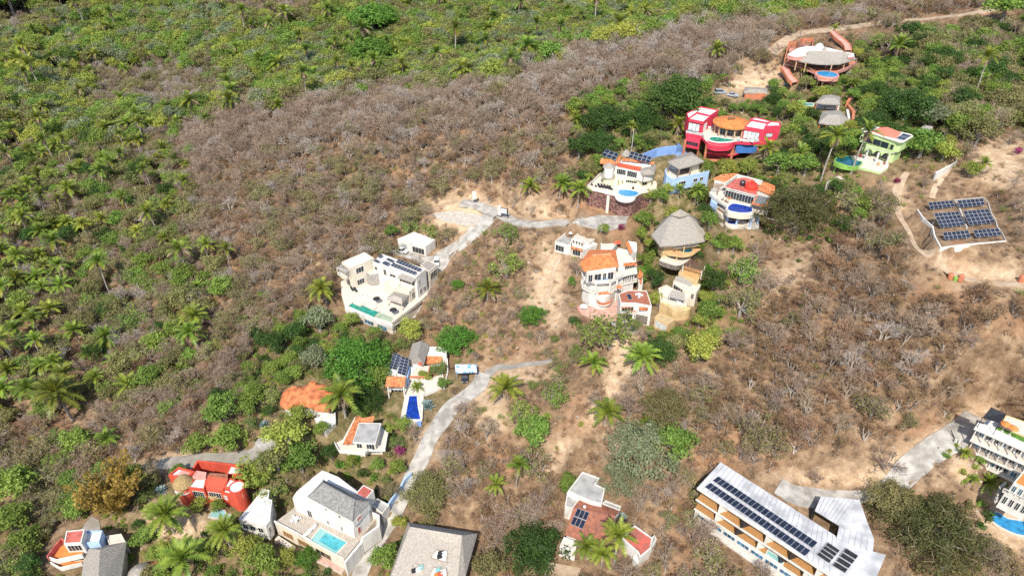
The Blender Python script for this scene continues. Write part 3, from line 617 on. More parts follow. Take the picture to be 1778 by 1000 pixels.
for u0, u1, v0, v1 in ((.22, .3, .2, 2.7), (.55, .59, .6, 2.2), (.78, .81, .6, 2.2)): h.win(A, B, D+4.4, u0, u1, D+v0, D+v1, WHITE, GLASS, bars=1)
for u in (.4, .7): h.win((610, 372), (966, 566), D+6.3, u-.02, u+.02, D+4.8, D+5.8, WHITE, GLASS, bars=0)
h.win((968, 570), (1098, 424), D+6.2, .2, .45, D+4.6, D+6, WHITE, REDROOF, bars=1); h.win((965, 600), (1090, 480), D+4.4, .2, .4, D+.2, D+2.4, WHITE, REDROOF, 'door', 0)
h.rail(h.p([(1092, 485), (1170, 520), (1170, 600), (1040, 695)], D+1.8), D-3, 4.8, WHITE, .4, 'boundary_wall'); h.rail(h.p([(1040, 695), (1030, 735), (905, 885)], D+.5), -1.5, D+2, WHITE, .45, 'boundary_wall')
h.win((1030, 735), (905, 885), D+.5, .62, .9, .8, 3.2, WHITE, WOOD, 'door', 1)
h.pool(h.p([(632, 722), (712, 622), (918, 735), (832, 826)], D), D+.02, POOLL, DECKW, .25, 'shallow_pool'); h.pool(h.p([(700, 722), (752, 664), (914, 736), (836, 804)], D+.1), D+.1, POOLT, POOLL, .12)
h.block(h.p([(988, 348), (1050, 278), (1132, 322), (1068, 392)], D+4.6), 0, D+4.6, WHITE, REDROOF, .1); h.block(h.p([(1105, 430), (1160, 385), (1255, 435), (1200, 505)], D+1), -1, D+1, WHITE, GROOF, .5)
h.slab(h.p([(345, 712), (380, 680), (520, 770), (500, 800)], 1), 1, 3, CREAM, DECK, 'lower_terrace'); h.slab(h.p([(500, 800), (540, 770), (690, 832), (905, 940), (880, 975), (690, 880)], .6), .6, 3, CREAM, BRICKP, 'lower_terrace')
h.rail(h.p([(890, 265), (980, 310)], D+1.5), D, 1.5, WHITE, .3, 'garden_wall')
h.protect([(345, 580), (500, 450), (490, 380), (720, 160), (860, 210), (1050, 275), (1140, 320), (1260, 430), (1180, 620), (910, 980), (690, 880), (500, 800), (345, 715)])
for x, y in ((612, 668), (652, 628)): lounger(h.w(x, y, D), -.75, 'wide white daybed on the timber deck beside the turquoise pool', FABW, WHITE, 'daybeds at the turquoise pool')
for x, y, rz in ((490, 575, .8), (520, 580, -1), (553, 550, 2.2), (500, 545, .3)): chair(h.w(x, y, D), rz, 'white padded armchair grouped on the deck behind the turquoise pool', FABW)
table(h.w(523, 560, D), 'low round table among armchairs on the deck of the grey shingle villa', FABW)
# pale blue wall that runs along the lane
h = H('garden_wall', 'pale blue wall that follows the lane above the white pool villa', 'wall', 'Z4', (1260, 470)); h.rail(h.p(arc([(1245, 430), (1300, 350), (1350, 280), (1380, 225), (1425, 185)], 3), 1.8), -1.5, 3.3, BLUE, .35, 'wall'); PADS.append((ccw(h.p([(1240, 470), (1425, 215), (1435, 225), (1255, 480)], 0)), h.z, 2., .3))
# ---- bottom corner house with red roof
h = H('balcony_house', 'white house with a dusty red roof and orange-floored balconies', 'house', 'Z5', (330, 770))
h.pad(h.p([(130, 660), (390, 790), (600, 500), (470, 390), (270, 400)], 0), 0, 5)
h.block(h.p([(250, 512), (272, 402), (430, 386), (400, 502)], 8), 0, 8, WHITE, REDROOF, .2); h.block(h.p([(405, 505), (442, 398), (582, 396), (552, 500)], 6.6), 0, 6.6, BLUE, WROOF, .6)
h.slab(h.p([(120, 640), (190, 560), (250, 520), (405, 505), (415, 620), (200, 668)], 5), 5, .6, WHITE, FABO); h.rail(h.p([(120, 640), (200, 668), (415, 622)], 5), 5, .9, WHITE, .2)
h.slab(h.p([(150, 690), (250, 600), (405, 590), (415, 690), (230, 735)], 1.8), 1.8, .5, WHITE, FABO); h.rail(h.p([(150, 690), (230, 735), (415, 695)], 1.8), 1.8, .9, WHITE, .2)
h.rail(h.p([(118, 635), (185, 540), (240, 480), (258, 500)], 5.8), 5, 1.5, REDROOF, .25, 'red_parapet'); h.win((250, 512), (400, 502), 8, .1, .9, 5.4, 7.4, WHITE, GLASS, bars=3); h.win((250, 512), (400, 502), 8, .1, .9, 2, 4.3, WHITE, GLASS, bars=3)
h.protect([(110, 640), (270, 395), (590, 390), (560, 500), (420, 790), (200, 760)])
h = H('palapa', 'big dark grey thatched hall at the lower edge with a square tan deck behind it', 'palapa', 'Z5', (560, 790)); h.pad(h.p([(400, 800), (745, 770), (780, 500), (450, 560)], 0), 0, 5)
h.hip([(395, 860), (432, 555), (790, 492), (735, 860)], 4, [(560, 560), (545, 860)], 7, THATCH); h.prism('wall', h.p([(430, 850), (460, 590), (760, 540), (710, 850)], 4), -.5, 3.9, CREAM); h.block(h.p([(612, 444), (742, 424), (778, 490), (640, 520)], 4.4), 0, 4.4, CREAM, DECK, .2)
h.protect([(390, 800), (435, 550), (620, 440), (750, 420), (795, 490), (740, 800)])
h = H('palapa', 'low conical grey thatched shelter beside the big dark thatched hall', 'palapa', 'Z5', (900, 800)); h.cone(900, 760, 2.4, 2.4, 4, THATCH, 16); h.col(900, 780, 2.4, -.3, 3, .15, WOOD); h.protect([(830, 690), (1000, 690), (1000, 820), (830, 820)])
h = H('shade_sail', 'red cloth shade sail stretched between palms at the lower edge', 'shade sail', 'Z5', (1050, 740)); h.roof('sail', [(988, 690, 2.6), (1080, 648, 3), (1122, 742, 2.4), (1080, 700, 2.4)], [(0, 1, 3), (1, 2, 3)], FABR, .04)
for x, y, z in ((988, 690, 2.6), (1080, 648, 3), (1122, 742, 2.4)): h.col(x, y, z, -.5, z, .06, WOOD, name='post')
# ---- big pale thatched hall at the lower edge
h = H('thatched_hall', 'huge pale thatched roof with three open cut-outs holding white day beds', 'house', 'Y8', (1140, 700))
h.pad(h.p([(300, 1000), (470, 260), (1280, 330), (1150, 900)], 0), 0, 4)
E = [(470, 178), (1292, 312), (1105, 1180), (120, 1180)]; R = [(490, 232), (1108, 334)]
h.prism('wall', inset(h.p([(470, 190), (1285, 318), (1110, 1150), (150, 1150)], 4), 1.2), -1.5, 4.4, CREAM)
h.roof('thatch_roof', [(470, 178, 4.6), (1292, 312, 4.4), (1150, 820, 4.2), (1080, 1190, 4), (120, 1190, 4), (490, 232, 9.4), (1108, 334, 9.4), (1030, 445, 8), (1058, 830, 5.6)], [(0, 1, 6, 5), (1, 2, 8, 7, 6), (2, 3, 8), (3, 4, 5, 6, 7, 8), (4, 0, 5)], THATCHL, .4)
h.rail([h.w(*q, 0)[:2] for q in ((480, 330), (130, 1180))], 0, .01, THATCHL, .05, 'eave_pole')
def cutout(q, z, stuff):
    P = [Vector(h.w(*c)) for c in q]; b = MB(); up = [p+Vector((0, 0, .25)) for p in P]; ctr = sum(P, Vector())/4
    ins = [p+(ctr-p)*.1 for p in P]; b.add([*up, *[i+Vector((0, 0, .25)) for i in ins], *[i-Vector((0, 0, .1)) for i in ins], *P], [(0, 1, 5, 4), (1, 2, 6, 5), (2, 3, 7, 6), (3, 0, 4, 7), (4, 5, 9, 8), (5, 6, 10, 9), (6, 7, 11, 10), (7, 4, 8, 11), (12, 13, 1, 0), (13, 14, 2, 1), (14, 15, 3, 2), (15, 12, 0, 3)])
    o = b.build('cut_out', [mat('thatch_lining', (.33, .25, .19), .9, .1, 2)], h.root); fixn(o.data)
    g = MB(); g.add([i+Vector((0, 0, .12)) for i in ins], [(0, 1, 2, 3)]); f = g.build('inner_floor', WHITE, o); fixn(f.data)
    for (u, v, m, nm) in stuff:
        c = (ins[0]*(1-u)*(1-v)+ins[1]*u*(1-v)+ins[2]*u*v+ins[3]*(1-u)*v)+Vector((0, 0, .125)); g = MB(); g.box(c, (1.05, .6, .3), .3); g.box(c+Vector((0, .3, .3)), (1.05, .12, .35), .3); g.build(nm, m, o)
def zr(y): return max(5.7, 9.4-(y-300)*.0072)
cutout([(740, 610, zr(610)), (800, 508, zr(508)), (928, 552, zr(552)), (930, 662, zr(662))], 0, [(.3, .5, FABK, 'cushion'), (.7, .5, FABK, 'cushion'), (.8, .85, FABW, 'day_bed')])
cutout([(470, 785, zr(785)), (540, 680, zr(680)), (662, 712, zr(712)), (656, 812, zr(812))], 0, [(.2, .3, FABK, 'cushion'), (.75, .75, POOLL, 'day_bed'), (.4, .6, FABW, 'day_bed')])
cutout([(700, 850, zr(850)), (770, 720, zr(720)), (930, 748, zr(748)), (935, 880, zr(880))], 0, [(.25, .4, FABO, 'cushion'), (.4, .6, FABR, 'cushion'), (.8, .4, POOLL, 'day_bed'), (.7, .8, FABW, 'day_bed')])
h.protect([(470, 175), (1295, 310), (1120, 1000), (200, 1000)])
# ---- weathered tile house
h = H('tile_roof_house', 'house with a mottled brown tile roof carrying six dark panels', 'house', 'Y7', (560, 800))
h.pad(h.p([(350, 760), (720, 760), (830, 480), (720, 270), (530, 140), (400, 440)], 0), 0, 5)
h.block(h.p([(530, 135), (672, 186), (640, 238), (716, 272), (690, 400), (600, 380), (450, 312), (410, 295)], 5.2), -1, 5.2, WHITE, GROOF, .35)
h.block(h.p([(405, 300), (520, 345), (450, 440), (385, 420)], 4), -1, 4, WHITE, GROOF, .7)
h.prism('wall', h.p([(470, 380), (700, 420), (815, 470), (700, 730), (400, 645)], 3.2), -1, 3, WHITE)
h.roof('tile_roof', [(385, 652, 3), (455, 430, 4.4), (800, 500, 4.4), (770, 640, 3.4), (705, 756, 2.9), (600, 735, 2.9)], [(0, 1, 2, 3, 4, 5)], TILEB, .25)
h.roof('tile_roof', [(455, 430, 4.42), (520, 343, 3.6), (692, 408, 3.5), (836, 462, 3.4), (800, 500, 4.42)], [(0, 1, 2, 3, 4)], TILEB, .25)
h.panels([(428, 572, 3.75), (490, 436, 4.35), (590, 472, 4.2), (530, 614, 3.6)], 2, 3, .12)
h.block(h.p([(342, 748), (378, 672), (490, 718), (470, 790)], 2.6), -1, 2.6, WHITE, DECK, .3); b = h.w(547, 430, 4.8); g = MB(); g.lathe(b, [(.3, 0), (.3, .4), (.1, .5)], 10); g.build('vent_cap', PLAST, h.root)
h.block(h.p([(690, 400), (720, 370), (850, 420), (836, 458)], 2.4), -1, 2.4, WHITE, GROOF, .3)
h.protect([(380, 660), (410, 290), (530, 130), (680, 185), (720, 270), (840, 460), (780, 640), (700, 755), (480, 790), (340, 760)])
h = H('white_annex', 'small white building with a stained coral roof beside the tall yellow-crowned palm', 'house', 'Y7', (960, 915)); g = h.p([(855, 682), (962, 576), (1112, 682), (1096, 770), (1005, 845), (985, 800), (905, 730)], 3.3); h.pad(g, 0, 4)
h.block(g, -1, 3.3, WHITE, mat('coral_roof', (.58, .12, .085), .85, 0, .9, 9, col2=(.30, .11, .08)), .3, .3); h.block(h.p([(1062, 715), (1125, 655), (1145, 690), (1105, 765)], 2.7), -1, 2.7, WHITE, GROOF, .3); h.prism('stair_wall', h.p([(945, 850), (960, 815), (1005, 850), (990, 900)], 1.8), -1, 1.8, WHITE)
h.protect([(850, 690), (960, 570), (1145, 655), (1100, 780), (1000, 900), (940, 900)])
# ---- long apartment building with solar roof
h = H('apartment_building', 'long white apartment block with seamed metal roof, rows of dark panels and timber balconies', 'apartment building', 'Y5', (110, 600))
RH = 9.6; rf = [(140, 290), (222, 200), (316, 97), (1200, 662), (1232, 712), (1592, 812), (1440, 1180), (1200, 985)]
h.pad(h.p([(115, 480), (300, 300), (1190, 880), (1600, 1000), (1500, 1300), (1000, 1150)], 1.5), -.4, 3, .5)
roofp = h.p(rf, RH); wallp = h.p([(205, 232), (318, 120), (1195, 690), (1560, 830), (1430, 1160), (1280, 945)], RH-.5)
h.prism('wall', wallp, -3, RH-.38, WHITE); h.prism('metal_roof', roofp, RH-.35, RH, mat('metal_roof', (.52, .515, .51), .45, .16, .35, 9, spec=.4))
A0 = Vector(h.w(140, 290, RH)); A1 = Vector(h.w(1200, 985, RH)); B0 = Vector(h.w(316, 97, RH)); B1 = Vector(h.w(1200, 662, RH))
b = MB()
for k in range(1, 27):
    f = k/27; p = A0+(A1-A0)*f; q = B0+(B1-B0)*min(1, f*1.02); d = q-p; w = (A1-A0).normalized()*.05
    p = p+d*.02; q = q-d*.02; b.prism([(v.x, v.y) for v in (p-w, p+w, q+w, q-w)], h.z+RH+.002, h.z+RH+.06)
b.build('roof_seams', mat('seam_metal', (.34, .34, .35), .5, .05), h.root)
h.prism('gutter', h.p([(140, 290), (134, 296), (1195, 992), (1200, 985)], RH), RH-.5, RH+.05, WHITE)
for lv, (fa, fb) in ((6.3, ((128, 384), (1060, 996))), (3.15, ((115, 456), (960, 1012)))):
    e0, e1 = (205, 300), (1190, 950); q = h.p([fa, fb, e1, e0], lv); h.slab(q, lv, .3, WHITE, WOODD, 'balcony_floor'); P0, P1 = Vector((*q[0], 0)), Vector((*q[1], 0)); n_ = Vector((-(P1-P0).y, (P1-P0).x, 0)).normalized()
    h.rail(q[:2], lv-.32, .42, WHITE, .22, 'balcony_edge')
    nb = 5
    for k in range(nb):
        c = P0+(P1-P0)*((k+.98)/nb*.98); o = MB(); m2 = (Vector((*q[2], 0))-P1); m2 = m2.normalized(); v = [c, c+(P1-P0).normalized()*.18]; v += [v[1]+m2*3.4, v[0]+m2*3.4]; o.prism([(k2.x, k2.y) for k2 in v], h.z+lv+.002, h.z+lv+2.7); o.build('partition', DARK if k % 2 else WHITE, h.root)
q = h.p([(120, 470), (900, 985), (1130, 945), (230, 330)], 2.8); h.prism('ground_floor_wall', q, -1, 2.8, WHITE)
for k in range(7): h.win((120, 470), (900, 985), 2.8, .03+k*.138, .15+k*.138, 1.3, 2.55, WHITE, GLASSB, bars=2)
h.slab(h.p([(105, 515), (880, 1040), (930, 1000), (135, 480)], .4), .4, 1.8, mat('brown_paving', (.28, .17, .11), .9, .1, 1), None, 'plinth'); h.prism('retaining_wall', h.p([(88, 545), (860, 1080), (885, 1045), (103, 515)], -.2), -5, -.2, STONEW)
h.pool(h.p([(668, 806), (682, 778), (806, 858), (792, 890)], 3.4), 3.4, POOLL, WHITE, .15, 'plunge_pool')
h.panels([(250, 243, RH+.12), (1022, 766, RH+.12), (1068, 718, RH+.12), (300, 207, RH+.12)], 22, 1); h.panels([(192, 293, RH+.12), (965, 828, RH+.12), (1012, 780, RH+.12), (240, 256, RH+.12)], 22, 1)
for (a, b2, c, d) in (((1045, 808), (1162, 888), (1250, 785), (1135, 708)), ((1165, 892), (1285, 965), (1392, 825), (1275, 752))): h.panels([(*a, RH+.2), (*b2, RH+.2), (*c, RH+.25), (*d, RH+.25)], 1, 4, .1, 'solar_heater', .16, DARK)
h.protect([(100, 500), (130, 280), (320, 90), (1200, 650), (1600, 800), (1500, 1000), (860, 1000)])
h = H('carport', 'white seamed metal canopy on dark posts behind the long apartment block', 'carport', 'Y5', (1040, 540)); ch = 4.2
h.pad(h.p([(1000, 560), (1100, 420), (1420, 440), (1660, 700), (1600, 860), (1230, 740)], 0), 0, 3)
for nm, q in (('metal_canopy', [(1090, 362), (1388, 388), (1450, 560), (1500, 690), (1232, 585), (1045, 470)]), ('metal_canopy', [(1208, 700), (1232, 590), (1502, 694), (1490, 800)])):
    pl = h.p(q, ch); h.prism(nm, pl, ch-.2, ch, MATS['metal_roof'])
b = MB()
for k in range(1, 8):
    f = k/8; p = Vector(h.w(1090+f*298, 362+f*26, ch)); q = Vector(h.w(1045+f*187, 470+f*115, ch)); d = q-p; w = Vector((.05, 0, 0)); p = p+d*.03; q = q-d*.03; b.prism([(v.x, v.y) for v in (p-w, p+w, q+w, q-w)], h.z+ch+.002, h.z+ch+.06)
for k in range(1, 6):
    f = k/6; p = Vector(h.w(1232+f*268, 590+f*104, ch)); q = Vector(h.w(1208+f*280, 698+f*102, ch)); d = q-p; w = Vector((.05, 0, 0)); p = p+d*.05; q = q-d*.05; b.prism([(v.x, v.y) for v in (p-w, p+w, q+w, q-w)], h.z+ch+.002, h.z+ch+.06)
b.build('roof_seams', MATS['seam_metal'], h.root)
for x, y in ((1050, 468), (1092, 368), (1235, 590), (1212, 695), (1380, 392), (1485, 792), (1496, 692)): h.col(x, y, ch-.1, -1, ch-.2, .12, DARK, name='post')
h.prism('shade_sheet', h.p([(1030, 450), (1090, 365), (1098, 370), (1040, 460)], ch), -1, ch-.25, DARK); h.protect([(1000, 500), (1090, 355), (1390, 380), (1440, 540), (1500, 700), (1490, 810), (1200, 710)])  # dark sheet added in place of the shade at the canopy edge
h2 = H('metal_gate', 'dark metal gate frame on the white landing behind the long apartment block', 'gate', 'Y5', (1610, 800)); h2.slab(h2.p([(1495, 680), (1660, 680), (1650, 720), (1600, 830), (1500, 800)], 0), .4, 2, CONC, WROOF, 'landing')
h2.rail(h2.p([(1510, 700), (1625, 745), (1595, 815), (1495, 780)], .4), .4, 2, DARK, .1, 'railing', solid=False)
lounger(hit(*VZ.px(300, 612)), .5, 'white lounger at the foot of the grey stone wall of the white villa')
# ---- hotel with three rows of terraces
h = H('terrace_hotel', 'white three-storey hotel with continuous terraces and white posts along each floor', 'hotel', 'Y6', (700, 470))
h.pad(h.p([(590, 390), (660, 160), (1100, 350), (1000, 580)], 0), 0, 3)
d0 = (300, 133)                       # run of the facade per step, in view points
def fr(x, y, k): return (x+(420*k), y+(186*k))
h.prism('wall', h.p([(685, 186), fr(685, 186, 1.05), fr(755, 95, 1.05), (728, 125)], 9), -1, 9.1, WHITE)
h.slab(h.p([(636, 196), fr(636, 196, 1.05), fr(690, 150, 1.05), (662, 160)], 9.4), 9.4, .4, WHITE, WROOF, 'roof_terrace')
for lv, a in ((6.3, (612, 272)), (3.2, (594, 336)), (.1, (600, 402))):
    q = h.p([a, fr(*a, 1.05), fr(a[0]+75, a[1]-90, 1.05), (a[0]+75, a[1]-90)], lv); h.slab(q, lv, .35, WHITE, WOODG if lv < 6 else DECK, 'terrace_floor'); h.rail(q[:2], lv-.36, .46, WHITE, .2, 'terrace_edge')
    A, B = (685, 186), fr(685, 186, 1.05)
    for k in range(9): h.win(A, B, 9, .012+k*.11, .1+k*.11, lv+.25, lv+2.5, WHITE, GLASS if k % 3 else GLASSB, bars=1)
    for k in range(8):
        p = fr(a[0]+6, a[1]-6, k*.14); h.col(*p, lv, lv+.002, lv+2.75, .13, WHITE, 6, 'post')
h.block(h.p([(840, 112), (960, 152), (1100, 200), (1080, 300), (956, 248), (800, 182)], 9.8), 8, 9.8, TAN, DECK, .2); h.prism('roof_lawn', h.p([(775, 200), (800, 185), (960, 250), (1080, 300), (1070, 330), (950, 280)], 9.55), 9.4, 9.55, LAWN)
h.block(h.p([(890, 545), (960, 462), (1120, 530), (1060, 625)], 6.2), 0, 6.2, WHITE, FABO, .25)
q = h.p([(818, 600), (1000, 690), (1040, 640), (870, 560)], 3.1); h.slab(q, 3.1, .35, WHITE, WOODG, 'terrace_floor'); h.prism('wall', h.p([(830, 615), (1000, 700), (1050, 640), (880, 570)], 2.7), -1.5, 2.7, WHITE)
for k in range(4): h.win((890, 545), (1060, 625), 6.2, .05+k*.24, .22+k*.24, 3.4, 5.6, WHITE, GLASSB, bars=1); h.win((830, 615), (1000, 700), 2.7, .05+k*.24, .22+k*.24, .1, 2.2, WHITE, GLASS, bars=1)
h.rail(q[:2], 3.1, .8, WHITE, .15, 'balustrade', solid=False)
for k in range(5): h.slab(h.p([(795-k*8, 600+k*22-30), (838-k*8, 620+k*22-85), (845-k*8, 625+k*22-70), (800-k*8, 606+k*22-15)], 2-k*.5), 2-k*.5, .4, CONC, None, 'stair_tread')
h.protect([(590, 400), (650, 160), (840, 100), (960, 120), (960, 690), (820, 620), (800, 500)])
for k in range(7):
    for lv, a in ((6.3, (612, 272)), (3.2, (594, 336))):
        if (k+int(lv)) % 3: p = fr(a[0]+22, a[1]-22, k*.14+.06); chair(h.w(*p, lv), 2.6+k, 'pale chair out on one of the long hotel terraces', PLAST if k % 2 else FABW)
parasol(h.w(815, 216, 9.5), 'orange parasol on the hotel roof, the one by the shade sail', FABO, 1.0); parasol(h.w(862, 240, 9.5), 'orange parasol on the hotel roof lawn, farther from the shade sail', FABO, 1.0)
s = H('shade_sail', 'black square shade sail rigged above the hotel roof', 'shade sail', 'Y6', (690, 170)); s.z = h.z; s.roof('sail', [(690, 128, 12.2), (745, 62, 12.8), (842, 106, 12.2), (798, 165, 12.6), (768, 114, 11.9)], [(0, 1, 4), (1, 2, 4), (2, 3, 4), (3, 0, 4)], FABK, .04)
for x, y, z in ((690, 128, 12.2), (745, 62, 12.8), (842, 106, 12.2), (798, 165, 12.6)): s.col(x, y, z, 9.3, z, .06, DARK, name='post')
q = H('kidney_pool', 'kidney-shaped blue pool with tan paving below the terraced hotel', 'pool', 'Y6', (800, 870)); pl = q.p(arc([(728, 748), (745, 738), (790, 745), (850, 782), (930, 795), (1010, 820), (1000, 890), (930, 885), (860, 862), (790, 825), (740, 785), (728, 748)], 3)[:-1], 0); dk = q.p(arc([(715, 735), (750, 695), (860, 720), (1010, 790), (1060, 830), (1030, 910), (920, 905), (840, 875), (760, 820), (715, 735)], 3)[:-1], 0); q.pad(dk, 0, 3)
b = MB(); b.prism(dk, q.z-1.2, q.z+.1); b.build('paving', mat('tan_paving', (.58, .41, .30), .85, .08, .9), q.root); q.pool(pl, .12, POOLB, CREAM, .35, 'basin'); q.protect([(715, 700), (960, 760), (960, 900), (850, 870), (730, 790)])
for x, y, rz in ((868, 735, .5), (885, 748, .5)): lounger(q.w(x, y, .1), rz, 'white lounger on the tan paving by the kidney pool', FABW)
parasol(q.w(800, 718, .1), 'small tan parasol by the kidney pool', FABO, .7); parasol(q.w(858, 712, .1), 'wide straw coloured parasol beside the kidney pool loungers', mat('straw', (.5, .33, .2), .9, .15, 3), 1.0)
g = H('gate_post', 'tall dark gate boom across the concrete road below the hotel', 'gate', 'Y6', (525, 300)); b = MB(); b.tube(g.w(525, 300, 0), g.w(485, 208, 1.4), .12, .1); b.build('boom', DARK, g.root); g.col(528, 305, 0, -.2, 1.6, .18, WHITE, name='pillar'); b = MB(); b.box(g.w(505, 298, 0), (.4, .4, 1.3)); b.build('gate_housing', WHITE, g.root)
# ---- palapa house (large conical thatch)
h = H('palapa_house', 'tan house under one very large conical grey thatch roof with curved terraces', 'house', 'Z6', (1060, 420))
h.pad(h.p([(930, 400), (1100, 480), (1330, 240), (1290, 60), (900, 80)], 0), 0, 6, .2)
ev = [(868, 128), (938, 214), (1060, 210), (1200, 192), (1290, 176), (1336, 138), (1250, 10), (1150, -20), (960, 5)]
c = h.p(ev, 5.6); cc = Vector((*h.w(1105, -55, 12.8)[:2], 0))
h.prism('wall', inset(c, 2.2), 0, 5.8, TAN)
h.roof('thatch_roof', [(*e, 5.6) for e in ev]+[(1045, -50, 11.2), (1150, -46, 11.2)], [(0, 1, 9), (1, 2, 9), (2, 3, 10, 9), (3, 4, 10), (4, 5, 10), (5, 6, 10), (6, 7, 10), (7, 8, 9, 10), (8, 0, 9)], THATCH, .4)
h.roof('roof_cap', [(1022, -34, 11.2), (1098, -14, 11.0), (1172, -34, 11.2), (1100, -62, 11.4), (1098, -76, 13.0)], [(0, 1, 4), (1, 2, 4), (2, 3, 4), (3, 0, 4)], THATCH, .3)
h.slab(h.p(arc([(925, 245), (1000, 275), (1060, 290), (1150, 292), (1220, 260), (1300, 215), (1340, 160), (1200, 90), (950, 120), (925, 245)], 3)[:-1], 2.2), 2.2, .5, TAN, mat('orange_paving', (.60, .34, .17), .85, .08, 1), 'terrace'); h.rail(h.p(arc([(1030, 290), (1110, 305), (1190, 290), (1230, 262), (1300, 215)], 3), 2.2), 2.2, .5, TAN, .2, 'parapet')
h.slab(h.p(arc([(930, 330), (1000, 355), (1070, 370), (1130, 350), (1170, 300), (1000, 250), (930, 330)], 3)[:-1], .4), .4, 1.5, STONE, DECK, 'terrace'); h.prism('lower_wall', h.p([(960, 255), (1060, 275), (1170, 275), (1240, 230), (1100, 180)], 2), -1, 1.75, STONE)  # lower wall's dark stone colour stands in for shade at the base
h.roof('canopy', [(1045, 232, 4.3), (1040, 196, 5), (1215, 168, 5), (1240, 206, 4.3)], [(0, 1, 2, 3)], THATCH, .3)
for x, y in ((1065, 262), (1120, 272), (960, 235), (1290, 190), (1235, 225)): h.col(x, y, 2.2, 0, 4.6, .18, TAN)
for x, y in ((1065, 330), (1175, 310)): h.col(x, y, .4, -1, 2.1, .25, TAN)
h.pool(h.p(arc([(1095, 262), (1120, 240), (1170, 236), (1195, 250), (1160, 268), (1095, 262)], 3)[:-1], 2.25), 2.25, POOLK, TAN, .2)
h.protect([(865, 120), (1090, -90), (1200, -40), (1345, 150), (1200, 310), (1080, 380), (930, 360)])
h = H('pergola_house', 'ochre and cream hillside house with dark timber pergola and white garage door', 'house', 'Z6', (990, 850))
h.pad(h.p([(900, 850), (1000, 870), (1180, 760), (1280, 420), (1110, 380), (930, 560)], 0), 0, 5)
h.block(h.p([(1085, 420), (1130, 370), (1275, 405), (1235, 490), (1180, 470)], 6.4), 0, 6.4, TAN, mat('orange_floor', (.62, .33, .13), .85, .1, 1), .5); b = MB()
P = [h.w(1122, 362, 8.8), h.w(1180, 320, 8.8), h.w(1292, 366, 8.8), h.w(1270, 405, 8.8)]; P = [Vector(p) for p in P]
for k in range(13):
    f = k/12; a = P[0]+(P[3]-P[0])*f; c = P[1]+(P[2]-P[1])*f; b.tube(a, c, .13, .13, 4)
b.tube(P[0]-Vector((0, 0, .2)), P[3]-Vector((0, 0, .2)), .12); b.tube(P[1]-Vector((0, 0, .2)), P[2]-Vector((0, 0, .2)), .12); b.build('pergola', mat('dark_timber', (.16, .085, .06), .8, .2, 2), h.root)
for p in P: b = MB(); b.tube(p-Vector((0, 0, .2)), (p.x, p.y, h.z+5.9), .16); b.build('column', CREAM, h.root)
h.block(h.p([(1040, 500), (1065, 455), (1195, 490), (1260, 520), (1225, 580), (1130, 560)], 4.8), 0, 4.8, CREAM, DECK, .2); h.roof('awning', [(1050, 480, 4.9), (1085, 448, 5.6), (1198, 488, 5.6), (1182, 530, 4.9)], [(0, 1, 2, 3)], THATCH, .25)
h.win((1130, 560), (1225, 580), 4.8, .6, .85, 2.4, 4.2, WHITE, GLASS); h.win((1040, 500), (1130, 560), 4.8, .1, .9, 2.2, 4.5, CREAM, GLASS, bars=3)
h.block(h.p([(925, 545), (990, 520), (1060, 560), (1170, 590), (1150, 680), (940, 640)], 3.6), 0, 3.6, CREAM, DECKW, .6); h.roof('awning', [(1002, 612, 5), (1030, 560, 5.9), (1130, 582, 5.9), (1138, 645, 5)], [(0, 1, 2, 3)], THATCH, .25)
for x, y in ((1010, 615), (1130, 640), (1036, 570)): h.col(x, y, 4.9, 3.2, 4.9, .12, CREAM)
h.win((925, 545), (940, 640), 3.6, .3, .7, 1.2, 2.6, WHITE, GLASS)
h.prism('curved_wall', h.p(arc([(940, 660), (1000, 690), (1065, 728), (1170, 715), (1165, 690), (1060, 700), (1000, 668), (950, 640), (940, 660)], 3)[:-1], 3), -.5, 3, TAN)
h.block(h.p([(895, 775), (925, 745), (1060, 790), (1000, 832)], 2.8), -1, 2.8, TAN, mat('ochre_floor', (.5, .36, .19), .9, .1, 1), .2); h.win((895, 775), (1000, 832), 2.8, .08, .92, 0, 2.2, TAN, CURT, 'garage_door', 3)
h.protect([(925, 540), (1060, 450), (1110, 360), (1180, 310), (1295, 365), (1260, 520), (1170, 720), (1000, 860), (890, 800)])
lounger(h.w(1085, 665, 3.2), .6, 'white hammock bed under the lower thatch awning of the ochre house')
# ---- white house with the orange hip roof
h = H('hip_roof_house', 'tall white hillside house with an orange hipped roof and stacked curved terraces', 'house', 'Z6', (480, 705))
h.pad(h.p([(310, 700), (480, 720), (600, 600), (760, 470), (740, 250), (400, 260), (310, 420)], 0), -.3, 6)
L1, L2, L3, EH = 1.4, 4.8, 8.3, 11.6
s3 = arc([(318, 440), (340, 478), (420, 502), (500, 502), (560, 494), (640, 455), (700, 435), (758, 425)], 3); back = [(745, 330), (600, 260), (400, 290), (325, 380)]
s2 = arc([(312, 505), (330, 545), (400, 578), (480, 585), (550, 568), (600, 525), (680, 510), (755, 490)], 3)
h.prism('wall', h.p([(345, 445), (420, 478), (540, 475), (640, 430), (740, 405), (735, 300), (590, 250), (400, 290), (345, 360)], L3), -2, L3-.36, WHITE)
h.slab(h.p(s3+back, L3), L3, .4, WHITE, DECKW, 'terrace'); h.rail(h.p(s3[:-6], L3), L3, .75, WHITE, .18, 'balustrade')
h.slab(h.p(s2+[(745, 400), (600, 330), (400, 360), (325, 440)], L2), L2, .4, WHITE, DECKW, 'terrace'); h.rail(h.p(s2, L2), L2, .8, WHITE, .18, 'balustrade', solid=False)
